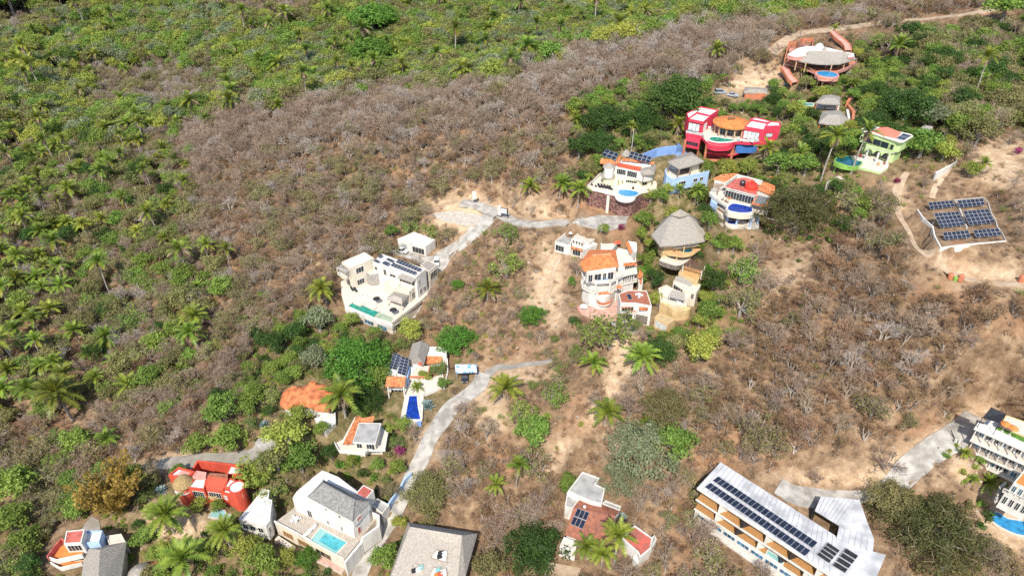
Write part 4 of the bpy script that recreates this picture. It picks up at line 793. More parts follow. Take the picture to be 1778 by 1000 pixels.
s1 = arc([(425, 640), (450, 670), (490, 682), (545, 665), (560, 630)], 3); h.slab(h.p(s1+[(540, 580), (440, 580)], L1+.6), L1+.6, .5, WHITE, TERRA, 'balcony'); h.rail(h.p(s1, L1+.6), L1+.6, .8, TERRA, .18, 'balustrade', solid=False)
h.prism('lower_wall', h.p(arc([(320, 600), (370, 650), (440, 680), (500, 690), (560, 650), (590, 590), (500, 480), (350, 500), (320, 600)], 3)[:-1], 1), -2, L2-.5, WHITE)
for x, y in ((432, 503), (545, 498), (330, 465), (600, 478)): h.col(x, y, L3, L2, L3-.4, .25, WHITE)
for x, y in ((430, 572), (555, 560), (595, 535)): h.col(x, y, L2, 0, L2-.4, .3, WHITE)
h.prism('upper_wall', h.p([(350, 400), (362, 425), (590, 395), (575, 300), (400, 290)], EH), L3, EH-.05, WHITE)
h.hip([(305, 348), (335, 417), (612, 377), (586, 244), (378, 246)], EH, [(402, 285), (545, 275)], 13.2, mat('orange_tile', (.64, .2, .07), .8, .2, 1.6, 10, bump=.4), .25, 'tile_roof')
A, B = (362, 425), (590, 395)
for u0, u1 in ((.05, .2), (.26, .5), (.55, .68), (.72, .93)): h.win(A, B, EH, u0, u1, L3+.1, L3+2.5, WHITE, GLASS, bars=1)
for k in range(5): h.win((345, 445), (540, 475), L3, .06+k*.19, .2+k*.19, L2+.1, L2+2.5, WHITE, GLASS, bars=1); h.win((640, 430), (740, 405), L3, .1+k*.17, .22+k*.17, L2+.2, L2+2.3, WHITE, GLASS, bars=0)
h.win((440, 680), (560, 650), 1, .1, .8, L1+.7, L1+2.9, WHITE, GLASS, bars=3); h.win((320, 600), (440, 680), 1, .55, .75, L1+.7, L1+2.2, WHITE, GLASS, bars=1)
h.pool(h.p([(430, 472), (528, 463), (532, 484), (438, 494)], L3+.4), L3+.4, POOLB, WHITE, .12)
for q in (([(448, 596, 4.6), (450, 582, 5.2), (548, 572, 5.2), (552, 590, 4.6)]), ([(648, 372, 9.9), (648, 350, 10.8), (748, 342, 10.8), (756, 364, 9.9)]), ([(592, 545, 6), (594, 524, 6.6), (632, 522, 6.6), (636, 545, 6)]), ([(700, 272, 11.4), (660, 190, 12.2), (680, 178, 13), (738, 262, 12)])): h.roof('tile_awning', q, [(0, 1, 2, 3)], TILE, .15)
h.block(h.p([(600, 345), (590, 250), (610, 230), (735, 262), (750, 330), (650, 352)], 10.6), L3, 10.6, WHITE, DECKW, .7); h.win((650, 352), (750, 330), 10.6, .1, .9, L3+.1, L3+1.9, WHITE, GLASS, bars=3)
h.prism('side_wall', h.p([(738, 262), (685, 170), (752, 180), (755, 245)], 13), 3, 12.8, WHITE)
h.block(h.p([(765, 470), (800, 452), (800, 520), (768, 520)], 5), 0, 5, WHITE, TERRA, .1); h.roof('tile_roof', [(755, 460, 6), (778, 396, 7.4), (806, 436, 6), (790, 470, 5.8)], [(0, 1, 2), (0, 2, 3)], TILE, .15)
h.protect([(300, 340), (380, 240), (600, 230), (660, 170), (755, 180), (800, 440), (760, 520), (610, 560), (580, 660), (480, 700), (320, 640)])
HR = h
for x, y in ((360, 482), (395, 492), (600, 470), (640, 445)): chair(h.w(x, y-8, L3), x, 'white chair along the top terrace under the orange hipped roof')
h = H('guest_house', 'white guest house with a brown terrace roof below the tall curved house', 'house', 'Z6', (740, 835))
h.pad(h.p([(620, 820), (860, 830), (880, 700), (690, 570), (610, 600)], 0), 0, 4)
BT = mat('brown_terrace', (.34, .12, .07), .85, .08, 1)
g = h.p([(610, 590), (690, 562), (832, 566), (872, 690), (746, 664), (626, 662)], 6); h.block(g, -.5, 6, WHITE, BT, .2, .2); h.panels([(690, 640, 6.1), (670, 596, 6.4), (702, 594, 6.4), (720, 636, 6.1)], 1, 1, .1, 'roof_panel')
h.roof('tile_awning', [(630, 700, 4.6), (632, 672, 5.4), (742, 668, 5.4), (742, 698, 4.6)], [(0, 1, 2, 3)], TILE, .15); h.roof('tile_awning', [(770, 718, 4.6), (775, 692, 5.3), (845, 702, 5.3), (840, 722, 4.6)], [(0, 1, 2, 3)], TILE, .15)
h.slab(h.p([(612, 730), (740, 742), (745, 700), (625, 690)], 3), 3, .35, WHITE, TERRA, 'balcony'); h.rail(h.p([(612, 730), (740, 742)], 3), 3, .7, TERRA, .15, 'balustrade', solid=False)
A, B = (626, 662), (746, 664); h.win(A, B, 6, .1, .9, 3.2, 4.9, WHITE, GLASS, bars=3); h.win(A, B, 6, .3, .9, 0, 2.4, WHITE, GLASS, bars=1); h.win((746, 664), (872, 690), 6, .15, .8, 3.2, 4.4, WHITE, CURT, bars=3); h.win((746, 664), (872, 690), 6, .1, .85, -.2, 2.5, STONE, STONE, 'stone_panel', 0)
for x in (640, 738): h.col(x, 738, 3, -.5, 2.7, .2, WHITE)
h.protect([(605, 590), (690, 560), (835, 565), (880, 700), (860, 830), (640, 830)]); table(h.w(770, 610, 5.85), 'white round table on the brown terrace roof'); [chair(h.w(770+dx, 610+dy, 5.85), rz, 'white chair around the round table on the brown terrace roof') for dx, dy, rz in ((-22, -4, 1.6), (22, 4, -1.6), (0, 18, 3.1))]
parasol(hit(*HR.px(333, 735)), 'white parasol on the pink paved forecourt of the tall curved house', FABW, 1.15)
car(hit(*HR.px(530, 868)), math.radians(150), 'black car parked at the foot of the pink paved forecourt', CARK, L=3.9)
h = H('wave_roof_house', 'white house with a cream wavy flat roof and a grey roof terrace below the lane', 'house', 'Z6', (200, 268)); h.pad(h.p([(110, 230), (240, 280), (330, 260), (480, 180), (480, 70), (300, 90)], 0), 0, 4)
h.block(h.p(arc([(245, 152), (345, 72), (490, 62), (492, 90), (470, 150), (430, 152), (400, 175), (365, 190), (330, 170), (245, 152)], 3)[:-1], 5.2), 0, 5.2, WHITE, CROOF, .2); h.block(h.p([(108, 178), (200, 100), (300, 92), (340, 75), (245, 150), (235, 205), (200, 205)], 3.2), -1, 3.2, WHITE, GROOF, .5)
for k in range(4): h.win((245, 152), (345, 180), 5.2, .05+k*.22, .2+k*.22, 3.6, 4.6, WHITE, GLASS, bars=0)
h.win((108, 178), (200, 205), 3.2, .06, .8, .2, 2.3, WHITE, GLASS, bars=2); h.prism('wall', h.p([(240, 215), (320, 235), (370, 215), (330, 180)], 3), -2, 3, WHITE); h.roof('tile_awning', [(232, 232, 2.4), (238, 215, 3), (325, 240, 3), (320, 256, 2.4)], [(0, 1, 2, 3)], TILE, .15); h.win((240, 215), (320, 235), 3, .1, .9, .1, 2.1, WHITE, GLASS, bars=2)
h.prism('wall', h.p([(330, 250), (470, 190), (490, 100), (350, 190)], 4), -1, 4.1, WHITE)
h.protect([(105, 170), (300, 60), (495, 55), (480, 190), (330, 270), (200, 230)]); parasol(h.w(228, 158, 3), 'small white parasol on the grey roof terrace below the lane', FABW, .6)
h = H('entrance_pavilion', 'small white pavilion with an arched doorway and red awning above the orange hipped roof', 'pavilion', 'Z6', (520, 235)); h.block(h.p([(470, 175), (520, 150), (600, 190), (560, 240), (470, 230)], 1.8), -3, 1.8, WHITE, DECKW, .4); h.cone(545, 110, .6, 1.9, 1.4, WROOF, 14, 'dome', .2); b = MB(); b.lathe(h.w(545, 110, -1.5), [(1.6, 0), (1.6, 2.)], 14); b.build('drum', WHITE, h.root); h.roof('awning', [(572, 205, 1.7), (580, 178, 2.4), (620, 170, 2.4), (630, 195, 1.7)], [(0, 1, 2, 3)], FABR, .1); h.win((470, 230), (560, 240), 1.8, .1, .6, -.4, 1.3, TERRA, GLASS, 'arched_door', 0); h.protect([(465, 100), (600, 90), (640, 200), (560, 245), (465, 235)])
# ---- yellow house with blue pool above a red stone wall
h = H('yellow_house', 'pale yellow house with red roofs and a curved blue pool above a red stone wall', 'house', 'Z7', (345, 815))
D = 5.6
tp = h.p(arc([(115, 580), (230, 600), (330, 628), (400, 642), (425, 655), (480, 668), (575, 672), (620, 655), (680, 615), (800, 605), (960, 590)], 2)+[(930, 500), (780, 430), (500, 330), (250, 420)], D)
h.pad(h.p([(115, 585), (250, 400), (500, 330), (830, 400), (960, 580), (580, 640)], D), D-.4, 5)
h.pad(h.p([(100, 735), (345, 812), (560, 812), (700, 765), (720, 850), (340, 1000), (20, 900)], 0), 0, 1.6, 0)
h.prism('stone_wall', tp, -3, D-.28, STONER); h.prism('terrace', [(p[0], p[1]) for p in tp], D-.27, D, WHITE, DECKW)
h.slab(h.circ(505, 655, D, 3.1, 20), D-.02, .5, WHITE, None, 'pool_shelf')
h.pool(h.p(arc([(430, 602), (470, 586), (540, 592), (610, 604), (640, 628), (585, 655), (500, 655), (440, 632), (430, 602)], 3)[:-1], D+.3), D+.3, POOLB, WHITE, .3)
h.rail(h.p([(115, 575), (250, 440)], D), D, .9, WHITE, .25, 'parapet'); h.prism('pipe_chase', h.p([(318, 640), (345, 645), (348, 640), (322, 634)], D), -1, D-.3, CREAM)
LB = h.p([(280, 428), (420, 455), (640, 482), (772, 480), (800, 420), (620, 350), (430, 320), (290, 370)], D+3)
h.prism('lower_wall', LB, D, D+3.1, YELLOW)
h.prism('upper_wall', h.p([(300, 325), (415, 354), (520, 372), (635, 398), (700, 420), (790, 400), (800, 360), (560, 290), (420, 270)], D+6), D+3.1, D+5.9, WHITE)
h.slab(h.p([(400, 432), (520, 452), (650, 476), (780, 470), (795, 420), (640, 400), (420, 360)], D+3.3), D+3.3, .3, WHITE)
for cx, cy, hh, r in ((338, 355, D+6, 1.9), (330, 440, D+3.3, 2.3)): h.cone(cx, cy-8, hh, r, hh+1.2, THATCH, 18, 'thatched_bay_roof', .05)
h.prism('bay_wall', h.circ(336, 445, D+2.9, 1.6), D, D+3.1, YELLOW); h.prism('bay_wall', h.circ(338, 370, D+5.8, 1.45), D+3.1, D+5.9, WHITE); h.rail(h.circ(338, 395, D+4, 1.7, 16, 180, 360), D+3.3, .75, WHITE, .12, 'bay_balustrade')
A, B = (280, 480), (420, 520)
h.win((415, 354), (520, 372), D+6, .06, .95, D+3.7, D+5.6, WHITE, GLASS, bars=4); h.win((520, 372), (635, 398), D+6, .06, .95, D+3.6, D+5.6, WHITE, GLASS, bars=4)
A, B = (420, 455), (640, 482)
for u0, u1, v0, v1, m in ((.05, .14, .1, 2.2, WOOD), (.22, .32, 1, 2.1, GLASS), (.42, .95, 1.5, 2.5, GLASS)): h.win(A, B, D+3, u0, u1, D+v0, D+v1, YELLOW, m, bars=1 if u1-u0 < .3 else 5)
h.win((640, 482), (772, 480), D+3, .3, .7, D+1, D+2.3, YELLOW, GLASS, bars=1)
h.win(*[h_ for h_ in ((300, 325), (415, 354))], D+6, .1, .6, D+3.5, D+5.6, WHITE, GLASS, bars=2)
h.roof('tile_roof', [(418, 345, D+6.1), (452, 312, D+7.2), (672, 356, D+7.2), (640, 392, D+6.1)], [(0, 1, 2, 3)], mat('red_tile', (.58, .085, .04), .75, .12, 1.5, 6, bump=.4), .2)
h.hip([(640, 395), (702, 338), (822, 328), (802, 424), (690, 432)], D+5.9, [(745, 372)], D+7.4, THATCH); h.col(690, 430, D+5.9, D+3.3, D+5.9, .12, WOOD)
h.roof('tile_roof', [(242, 315, D+6), (258, 262, D+7.4), (395, 285, D+7.4), (405, 338, D+6)], [(0, 1, 2, 3)], TILE, .2); h.roof('tile_roof', [(395, 335, D+6.5), (425, 245, D+7.8), (470, 235, D+7.8), (440, 315, D+6.7)], [(0, 1, 2, 3)], TILE, .2)
h.roof('tile_roof', [(465, 285, D+7), (480, 262, D+7.4), (800, 300, D+7), (800, 322, D+6.6)], [(0, 1, 2, 3)], TILE, .2); h.prism('clerestory', h.p([(470, 315), (760, 345), (770, 320), (480, 290)], D+7), D+5.9, D+6.6, WHITE)
h.panels([(258, 240, D+7.7), (402, 288, D+7.7), (442, 222, D+9), (310, 172, D+9)], 3, 2, .1); h.panels([(535, 258, D+7.6), (752, 318, D+7.6), (778, 255, D+9.1), (562, 192, D+9.1)], 5, 2, .1)
for x, y in ((270, 262), (395, 296), (560, 285), (735, 320)): h.col(x, y, D+7.5, D+6.3, D+7.6, .06, ALU, name='panel_post')
h.cone(512, 225, D+6.5, 1.6, D+8.2, THATCH, 12, 'turret_roof')
h.protect([(115, 575), (240, 300), (310, 165), (440, 215), (560, 190), (780, 250), (825, 330), (790, 560), (960, 590), (690, 680), (600, 780), (350, 810), (130, 740)])
YH = h
for k, (x, y) in enumerate(((238, 556), (270, 560), (300, 566), (330, 573), (355, 580))): lounger(h.w(x, y, D), .35, 'grey sun lounger in the row along the parapet of the yellow house terrace', FABK, ALU, 'loungers on the yellow house terrace')
lounger(h.w(585, 570, D), -.3, 'grey lounger against the yellow wall behind the curved blue pool', FABK, ALU, 'lounger behind the curved pool'); chair(h.w(165, 545, D), 1, 'dark armchair at the corner of the yellow house terrace', FABK); chair(h.w(205, 560, D), 1, 'dark armchair at the corner of the yellow house terrace', FABK)
# ---- pale blue house
h = H('blue_house', 'pale blue house with a broad grey thatched roof over an open upper terrace', 'house', 'Z7', (1140, 600)); 
h.pad(h.p([(910, 560), (980, 600), (1340, 570), (1360, 370), (1150, 250), (920, 360)], 0), -.3, 5)
T = 4.6; bp = h.p([(908, 385), (925, 440), (985, 478), (1020, 470), (1362, 398), (1366, 340), (1200, 250), (1000, 280)], T)
h.block(bp, -1.5, T, BLUE, DECKW, .9, .25); A, B = (1020, 470), (1362, 398)
for u0, u1 in ((.1, .32), (.54, .67), (.73, .84)): h.win(A, B, T, u0, u1, T-2.6, T-1.4, WHITE, GLASS, bars=2 if u1-u0 > .15 else 1)
h.win((925, 440), (985, 478), T, .1, .9, T-4.4, T-2.9, WHITE, GLASSB, bars=2); h.win(A, B, T, .25, .95, -.6, .6, CONC, GLASS, 'undercroft', 4)
h.prism('bay', h.circ(975, 470, 2.9, 1.5), 0, 2.8, BLUE); h.cone(975, 452, 3.0, 1.75, 3.9, THATCH, 16, 'bay_roof', .05)
h.win((940, 500), (1015, 505), 2.9, .05, .95, 1.1, 2.6, WOOD, GLASS, bars=3)
h.hip([(938, 300), (1050, 372), (1180, 340), (1312, 296), (1180, 200), (1062, 228)], T+2.9, [(1075, 262), (1190, 232)], T+5.2, THATCH); 
h.prism('inner_wall', h.p([(1060, 330), (1180, 320), (1270, 290), (1180, 240), (1060, 260)], T+2.5), T-.9, T+2.7, CREAM)
for x, y in ((955, 303), (1050, 365), (1180, 335), (1298, 298)): h.col(x, y, T+2.8, T-.9, T+2.9, .15, WOOD)
h.win((1060, 330), (1180, 320), T+2.5, .1, .9, T-.7, T+1.6, WOOD, GLASS, bars=3); h.protect([(905, 370), (940, 295), (1060, 225), (1190, 190), (1320, 295), (1370, 340), (1345, 560), (985, 590), (915, 520)])
for x, y, m in ((970, 370, FABW), (1000, 385, FABW), (1085, 405, FABK)): lounger(h.w(x, y, T-.85), .5, 'lounger under the thatch edge on the pale blue house terrace', m, WHITE, 'loungers on the blue house terrace')
BH = h
h = H('retaining_wall', 'bright blue angled retaining wall behind the pale blue house', 'wall', 'Z7', (850, 215)); h.rail(h.p([(655, 225), (740, 190), (830, 155), (910, 140), (1015, 128), (1030, 130)], 3), -1.5, 4.2, SKYB, .4, 'wall'); b = MB(); P = [h.w(1025, 205, 1), h.w(1042, 105, 5), h.w(1132, 205, 1)]; b.add([*P, *[(p[0], p[1]+.4, p[2]) for p in P], (P[0][0], P[0][1], P[0][2]-3), (P[2][0], P[2][1], P[2][2]-3)], [(0, 2, 1), (3, 4, 5), (0, 1, 4, 3), (1, 2, 5, 4), (0, 6, 7, 2)]); fixn(b.build('buttress', SKYB, h.root).data); h.pad(h.p([(780, 250), (880, 180), (1000, 170), (1040, 220), (960, 260), (860, 300)], 0), 0, 3); h.protect([(655, 190), (830, 140), (1040, 100), (1135, 200), (900, 240)])
for x, lb in ((917, 'white water tank by the blue retaining wall, the one nearer the roof panels'), (970, 'white water tank by the blue retaining wall, the one nearer the blue buttress')): tank(hit(*h.px(x, 197)), .95, 1.7, PLAST, lb)
# ---- pink mansion
h = H('pink_mansion', 'hot pink hillside mansion with a round orange roof and green pool', 'house', 'Z8', (480, 880))
T = 6.8; ter = arc([(222, 505), (330, 525), (410, 545), (455, 590), (495, 632), (560, 655), (660, 665), (760, 655), (830, 622), (900, 612), (1000, 620), (1155, 612)], 3)
bk = [(1190, 520), (1000, 400), (800, 380), (520, 380), (300, 380)]
h.pad(h.p([(300, 420), (560, 330), (1000, 350), (1390, 520), (1200, 560), (900, 480), (500, 460)], T), T-1.5, 3); h.pad(h.p([(200, 790), (480, 890), (1140, 840), (1150, 760), (400, 740)], 0), 0, 2.5, 0)
h.slab(h.p(ter+bk, T), T, 1.0, PINK, DECKW, 'terrace'); h.rail(h.p(ter[:9], T), T, .8, mat('pale_glass_rail', (.45, .5, .48), .15, .1, 1), .08, 'balustrade'); h.rail(h.p(ter[-9:], T), T, .8, MATS['pale_glass_rail'], .08, 'balustrade')
h.prism('pool_wall', h.p(arc([(488, 618), (560, 645), (660, 655), (770, 645), (838, 608), (800, 580), (520, 560), (488, 618)], 3)[:-1], T+.2), T-1.9, T+.2, PINK); h.pool(h.p(arc([(508, 595), (535, 562), (600, 562), (700, 578), (808, 592), (810, 605), (740, 618), (640, 622), (560, 612), (508, 595)], 3)[:-1], T+.3), T+.3, POOLG, WHITE, .55)
h.prism('wall', h.p([(254, 354), (437, 391), (530, 325), (520, 300), (365, 262), (270, 310)], T+3.2), T-4, T+3.2, PINK)
h.block(h.p([(250, 330), (440, 368), (525, 298), (360, 256)], T+4), T+3.1, T+4, PINK, WROOF, .3, .15); h.block(h.p([(228, 262), (400, 178), (628, 222), (524, 290), (362, 250), (255, 322)], T+4.4), T-1, T+4.4, PINK, WROOF, .4, .2)
h.win((250, 330), (440, 368), T+4, .08, .82, T+.3, T+2.9, DARK, CURT, bars=2); h.win((440, 368), (525, 298), T+4, .2, .6, T+.2, T+2.7, WHITE, CURT, bars=1)
h.cone(787, 375, T+3.6, 5.75, T+5.4, mat('orange_round_tile', (.60, .21, .06), .75, .16, 1.2, 7, bump=.4), 36, 'round_tile_roof', .05); b = MB(); b.box(h.w(787, 330, T+5.3), (2.2, .7, .35), -.05); b.build('roof_ridge_vent', WOOD, h.root)
for a in range(0, 360, 30):
    c = h.circ(787, 375, T+3.6, 4.9, 12)[a//30]; b = MB(); b.tube((c[0], c[1], h.z+T), (c[0], c[1], h.z+T+3.5), .22); b.build('column', mat('tan_column', (.5, .33, .2), .85, .1, 1), h.root)
h.prism('inner_room', h.circ(800, 350, T+3.4, 4.1, 20), T, T+3.3, WOODG); h.win((640, 440), (860, 470), T+2.6, .05, .95, T+.1, T+2.5, CREAM, GLASS, 'inner_glazing', 5)
h.prism('bar_pool', h.p(arc([(620, 500), (720, 520), (830, 535), (820, 515), (720, 495), (620, 500)], 3)[:-1], T+.1), T+.01, T+.1, POOLT)
h.block(h.p([(943, 425), (1200, 470), (1248, 380), (1060, 330)], T+4), T-1, T+4, PINK, WROOF, .3, .2); h.block(h.p([(1198, 422), (1396, 420), (1380, 368), (1270, 362)], T+5), T-1.2, T+5, PINK, WROOF, .35, .25); h.block(h.p([(1018, 335), (1080, 312), (1275, 360), (1245, 380)], T+4.4), T-.5, T+4.4, PINK, WROOF, .3, .2)
h.win((943, 425), (1200, 470), T+4, .04, .8, T+.2, T+2.8, DARK, CURT, bars=3); h.win((1198, 422), (1396, 420), T+5, .2, .62, T+1.4, T+2.7, DARK, CURT, bars=3)
for x, y, r in ((215, 590, .4), (395, 560, .35), (482, 640, .4), (815, 640, .4), (1130, 620, .4)): h.col(x, y+8, T-.9, -2.5, T-.9, r, TERRA, 10)
h.slab(h.p(arc([(480, 740), (600, 760), (700, 762), (800, 775), (880, 750), (940, 730), (1110, 765), (1115, 700), (900, 650), (500, 680), (480, 740)], 2)[:-1], T-4.2), T-4.2, .6, PINK, TERRA, 'lower_terrace'); h.rail(h.p(arc([(720, 752), (800, 768), (880, 745), (950, 728)], 3), T-4.2), T-4.2, .8, TERRA, .12, 'balustrade', solid=False)
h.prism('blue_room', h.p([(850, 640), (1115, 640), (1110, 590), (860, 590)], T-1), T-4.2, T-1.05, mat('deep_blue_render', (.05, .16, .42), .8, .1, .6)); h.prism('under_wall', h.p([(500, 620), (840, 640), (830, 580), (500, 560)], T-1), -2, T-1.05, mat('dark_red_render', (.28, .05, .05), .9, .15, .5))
h.prism('lower_wing', h.p([(212, 590), (390, 625), (410, 560), (240, 520)], T-1), T-3.4, T-1.05, PINK); h.win((212, 590), (390, 625), T-1, .1, .95, T-2.6, T-1.2, PINK, GLASS, bars=3)
for k in range(4): h.slab(h.p([(490, 850-k*2), (800, 860), (800, 840), (500, 830)], 1.6-k*.9), 1.6-k*.9, .25, TERRA, None, 'garden_beam')
h.prism('stair_wall', h.p([(1150, 690), (1240, 640), (1255, 650), (1170, 705)], 4), 0, 4, PINK)
h.protect([(225, 260), (400, 170), (640, 215), (790, 270), (1020, 310), (1280, 355), (1400, 420), (1365, 610), (1150, 640), (1110, 820), (480, 870), (460, 620), (215, 560)])
for x, y in ((505, 420), (520, 440), (905, 590), (1020, 600)): lounger(h.w(x, y+20, T), 1, 'white lounger on the pink mansion terrace', FABW, WHITE, 'loungers on the pink mansion terrace')
# ---- red house at the hilltop
h = H('hilltop_house', 'terracotta hilltop house with wide curved thatch and an oval blue pool on columns', 'house', 'Y1', (540, 590))
T = 5; ter = arc([(205, 385), (300, 405), (390, 435), (460, 470), (480, 510), (550, 520), (620, 508), (645, 460), (720, 430), (790, 385)], 3)
h.pad(h.p([(205, 380), (400, 300), (700, 300), (790, 370), (560, 440)], T), T-.4, 4); h.pad(h.p([(440, 590), (640, 590), (640, 540), (440, 530)], 0), 0, 4)
h.slab(h.p(ter+[(760, 320), (400, 320), (240, 340)], T), T, .5, ROSE, TERRA, 'terrace'); h.rail(h.p(ter[:9], T), T, .8, ROSE, .15, 'balustrade', solid=False); h.rail(h.p(ter[-8:], T), T, .8, ROSE, .2, 'balustrade')
h.prism('pool_drum', h.circ(552, 478, T+.1, 3.9, 24), T-1.1, T+.1, ROSE); h.pool(h.circ(555, 472, T+.3, 3.3, 24), T+.25, POOLB, ROSE, .4); h.prism('drum_wall', h.circ(552, 470, T-1, 2.8, 16), -1.5, T-1.1, TERRA)
for x, y in ((480, 520), (597, 520), (520, 530)): h.col(x, y, T-1, -.6, T-1, .3, mat('tan_column', (.5, .33, .2)))
h.prism('wall', h.p([(260, 325), (380, 345), (560, 355), (710, 345), (750, 325), (690, 285), (400, 275)], T+3), T, T+3, WOOD)  # dark timber colour painted in for the shadow beneath the thatch
h.win((380, 345), (560, 355), T+3, .05, .95, T+.1, T+2.6, WOOD, GLASS, bars=6); h.win((560, 355), (710, 345), T+3, .05, .6, T+.1, T+2.6, WOOD, GLASS, bars=4)
for x, y in ((378, 385), (593, 392), (700, 372), (300, 372)): h.col(x, y, T+2.8, T, T+2.9, .22, MATS['tan_column'])
h.roof('thatch_roof', [(212, 335, T+3.2), (365, 372, T+3), (470, 386, T+3), (560, 390, T+3), (660, 386, T+3), (735, 366, T+3), (790, 345, T+3.2), (775, 318, T+4.2), (695, 290, T+5.6), (395, 280, T+5.6), (385, 320, T+4.6), (225, 318, T+4)], [(0, 1, 10, 11), (1, 2, 3, 9, 10), (3, 4, 5, 8, 9), (5, 6, 7, 8)], THATCH, .35)
h.slab(h.p(arc([(222, 312), (270, 280), (335, 250), (430, 240), (520, 246), (620, 268), (690, 288), (400, 280), (385, 318), (300, 332), (222, 312)], 2)[:-1], T+4.4), T+4.4, 1.2, ROSE, WROOF, 'white_roof'); h.slab(h.p([(700, 290), (775, 300), (778, 325), (728, 332)], T+4.4), T+4.4, .8, ROSE, WROOF, 'white_roof'); c = h.w(485, 262, T+4.4); b = MB(); b.lathe(c, [(1.4, 0), (1.4, .9), (1, 1.5), (.3, 1.8)], 16); b.build('roof_dome', WROOF, h.root); c = h.w(532, 275, T+5.4); b = MB(); b.lathe(c, [(.8, 0), (.1, 1.2)], 10); b.build('thatch_finial', THATCH, h.root)
h.rail(h.p([(215, 300), (240, 200), (300, 205), (350, 175), (440, 172), (432, 235)], T+4), T+1, 3, TERRA, .35, 'courtyard_wall'); h.slab(h.p([(235, 290), (255, 215), (350, 190), (425, 185), (420, 232), (300, 262)], T+1.8), T+1.8, 1, TERRA, ROSE, 'courtyard')
h.protect([(205, 380), (215, 300), (240, 195), (440, 165), (520, 225), (700, 280), (790, 320), (790, 400), (650, 500), (600, 580), (480, 580), (430, 460)])
def walkway(h, left, right, hs, label, name='garden_walkway', m=ROSE):
    t = thing(name, label, 'walkway', h.w(*left[0], hs[0])); o = h.root; h.root = t; n = len(left); b = MB(); L = [Vector(h.w(*left[k], hs[k])) for k in range(n)]; R_ = [Vector(h.w(*right[k], hs[k])) for k in range(n)]
    dn = Vector((0, 0, -.9))
    for k in range(n-1): b.add([L[k], L[k+1], R_[k+1], R_[k], L[k]+dn, L[k+1]+dn, R_[k+1]+dn, R_[k]+dn], [(0, 1, 2, 3), (0, 4, 5, 1), (3, 2, 6, 7)])
    fixn(b.build('paving', m, t).data)
    for S_ in (L, R_):
        b = MB()
        for k in range(n-1):
            w = Vector((.14, .0, 0)); up = Vector((0, 0, .3)); a, c = S_[k], S_[k+1]; b.add([a-w+dn, c-w+dn, c+w+dn, a+w+dn, a-w+up, c-w+up, c+w+up, a+w+up], [(3, 2, 1, 0), (4, 5, 6, 7), (0, 1, 5, 4), (2, 3, 7, 6), (1, 2, 6, 5), (3, 0, 4, 7)])
        fixn(b.build('side_wall', TERRA, t).data)
    pad([tuple(v[:2]) for v in L]+[tuple(v[:2]) for v in R_[::-1]], sum(v.z for v in L+R_)/(2*n)-.2 if n == 2 else min(v.z for v in L+R_)-.4, 3, 1); h.root = o
    return t
walkway(h, arc([(578, 125), (610, 165), (660, 205), (690, 240), (700, 275)], 3), arc([(612, 112), (660, 160), (710, 200), (745, 235), (755, 275)], 3), np.linspace(9.5, 6.5, 13), 'pink walled ramp curving from the hilltop track down behind the terracotta hilltop house')
walkway(h, arc([(168, 410), (195, 450), (225, 505), (262, 545)], 3), arc([(212, 400), (240, 445), (275, 500), (318, 532)], 3), np.linspace(4.8, 1.5, 10), 'pink walled ramp dropping under the curved terrace of the hilltop house')
walkway(h, arc([(190, 672), (260, 715), (330, 760), (385, 800), (420, 870)], 3), arc([(205, 660), (280, 700), (355, 745), (410, 780), (450, 860)], 3), np.linspace(-3.2, -5.5, 13), 'pink garden path bending down from the small turquoise pool to the lower palapa')
HT = h
h = H('palapa', 'upper thatched garden palapa with an open white lounge below the hilltop house', 'palapa', 'Y1', (560, 765)); h.pad(h.p([(460, 765), (660, 765), (650, 680), (470, 690)], 0), 0, 3)
h.slab(h.p([(455, 750), (650, 765), (660, 700), (470, 690)], 0), 0, 1.5, CREAM, DECK, 'floor'); h.hip([(455, 705), (520, 715), (660, 722), (662, 660), (590, 640), (520, 645)], 2.7, [(540, 668), (630, 668)], 3.8, THATCH)
for x, y in ((468, 708), (645, 718), (640, 670)): h.col(x, y, 2.6, 0, 2.7, .14, TERRA)
h.prism('day_bed', h.p([(550, 750), (610, 752), (605, 735), (555, 733)], .5), 0, .5, FABW); h.protect([(450, 710), (530, 630), (665, 650), (655, 770), (455, 765)])
h = H('palapa', 'lower and larger thatched garden palapa with orange posts below the hilltop house', 'palapa', 'Y1', (580, 915)); h.pad(h.p([(490, 915), (680, 915), (700, 850), (500, 850)], 0), 0, 3)
h.slab(h.p([(490, 905), (670, 915), (710, 870), (500, 850)], 0), 0, 1.5, TERRA, DECK, 'floor'); h.hip([(482, 872), (580, 888), (672, 893), (742, 852), (655, 768), (510, 780)], 2.7, [(560, 808), (650, 805)], 4.4, THATCH); h.prism('back_wall', h.p([(530, 850), (640, 860), (650, 800), (540, 800)], 2.5), 0, 2.6, TERRA)
for x, y in ((495, 872), (550, 882), (665, 888)): h.col(x, y, 2.6, 0, 2.7, .14, FABO)
h.protect([(480, 875), (500, 770), (660, 760), (745, 850), (680, 915), (490, 910)])
h = H('garden_wall', 'stepped orange and white garden wall beside the thatched palapas below the hilltop house', 'wall', 'Y1', (745, 860)); h.rail(h.p([(770, 640), (735, 690), (722, 705)], 1), -1, 2.4, TERRA, .8, 'wall'); h.rail(h.p([(730, 735), (772, 790), (765, 850)], 1), -1, 2.4, TERRA, .8, 'wall'); h.rail(h.p([(722, 760), (735, 830)], .6), -1, 1.5, WHITE, .7, 'white_wall'); h.protect([(715, 640), (785, 630), (790, 860), (720, 860)])
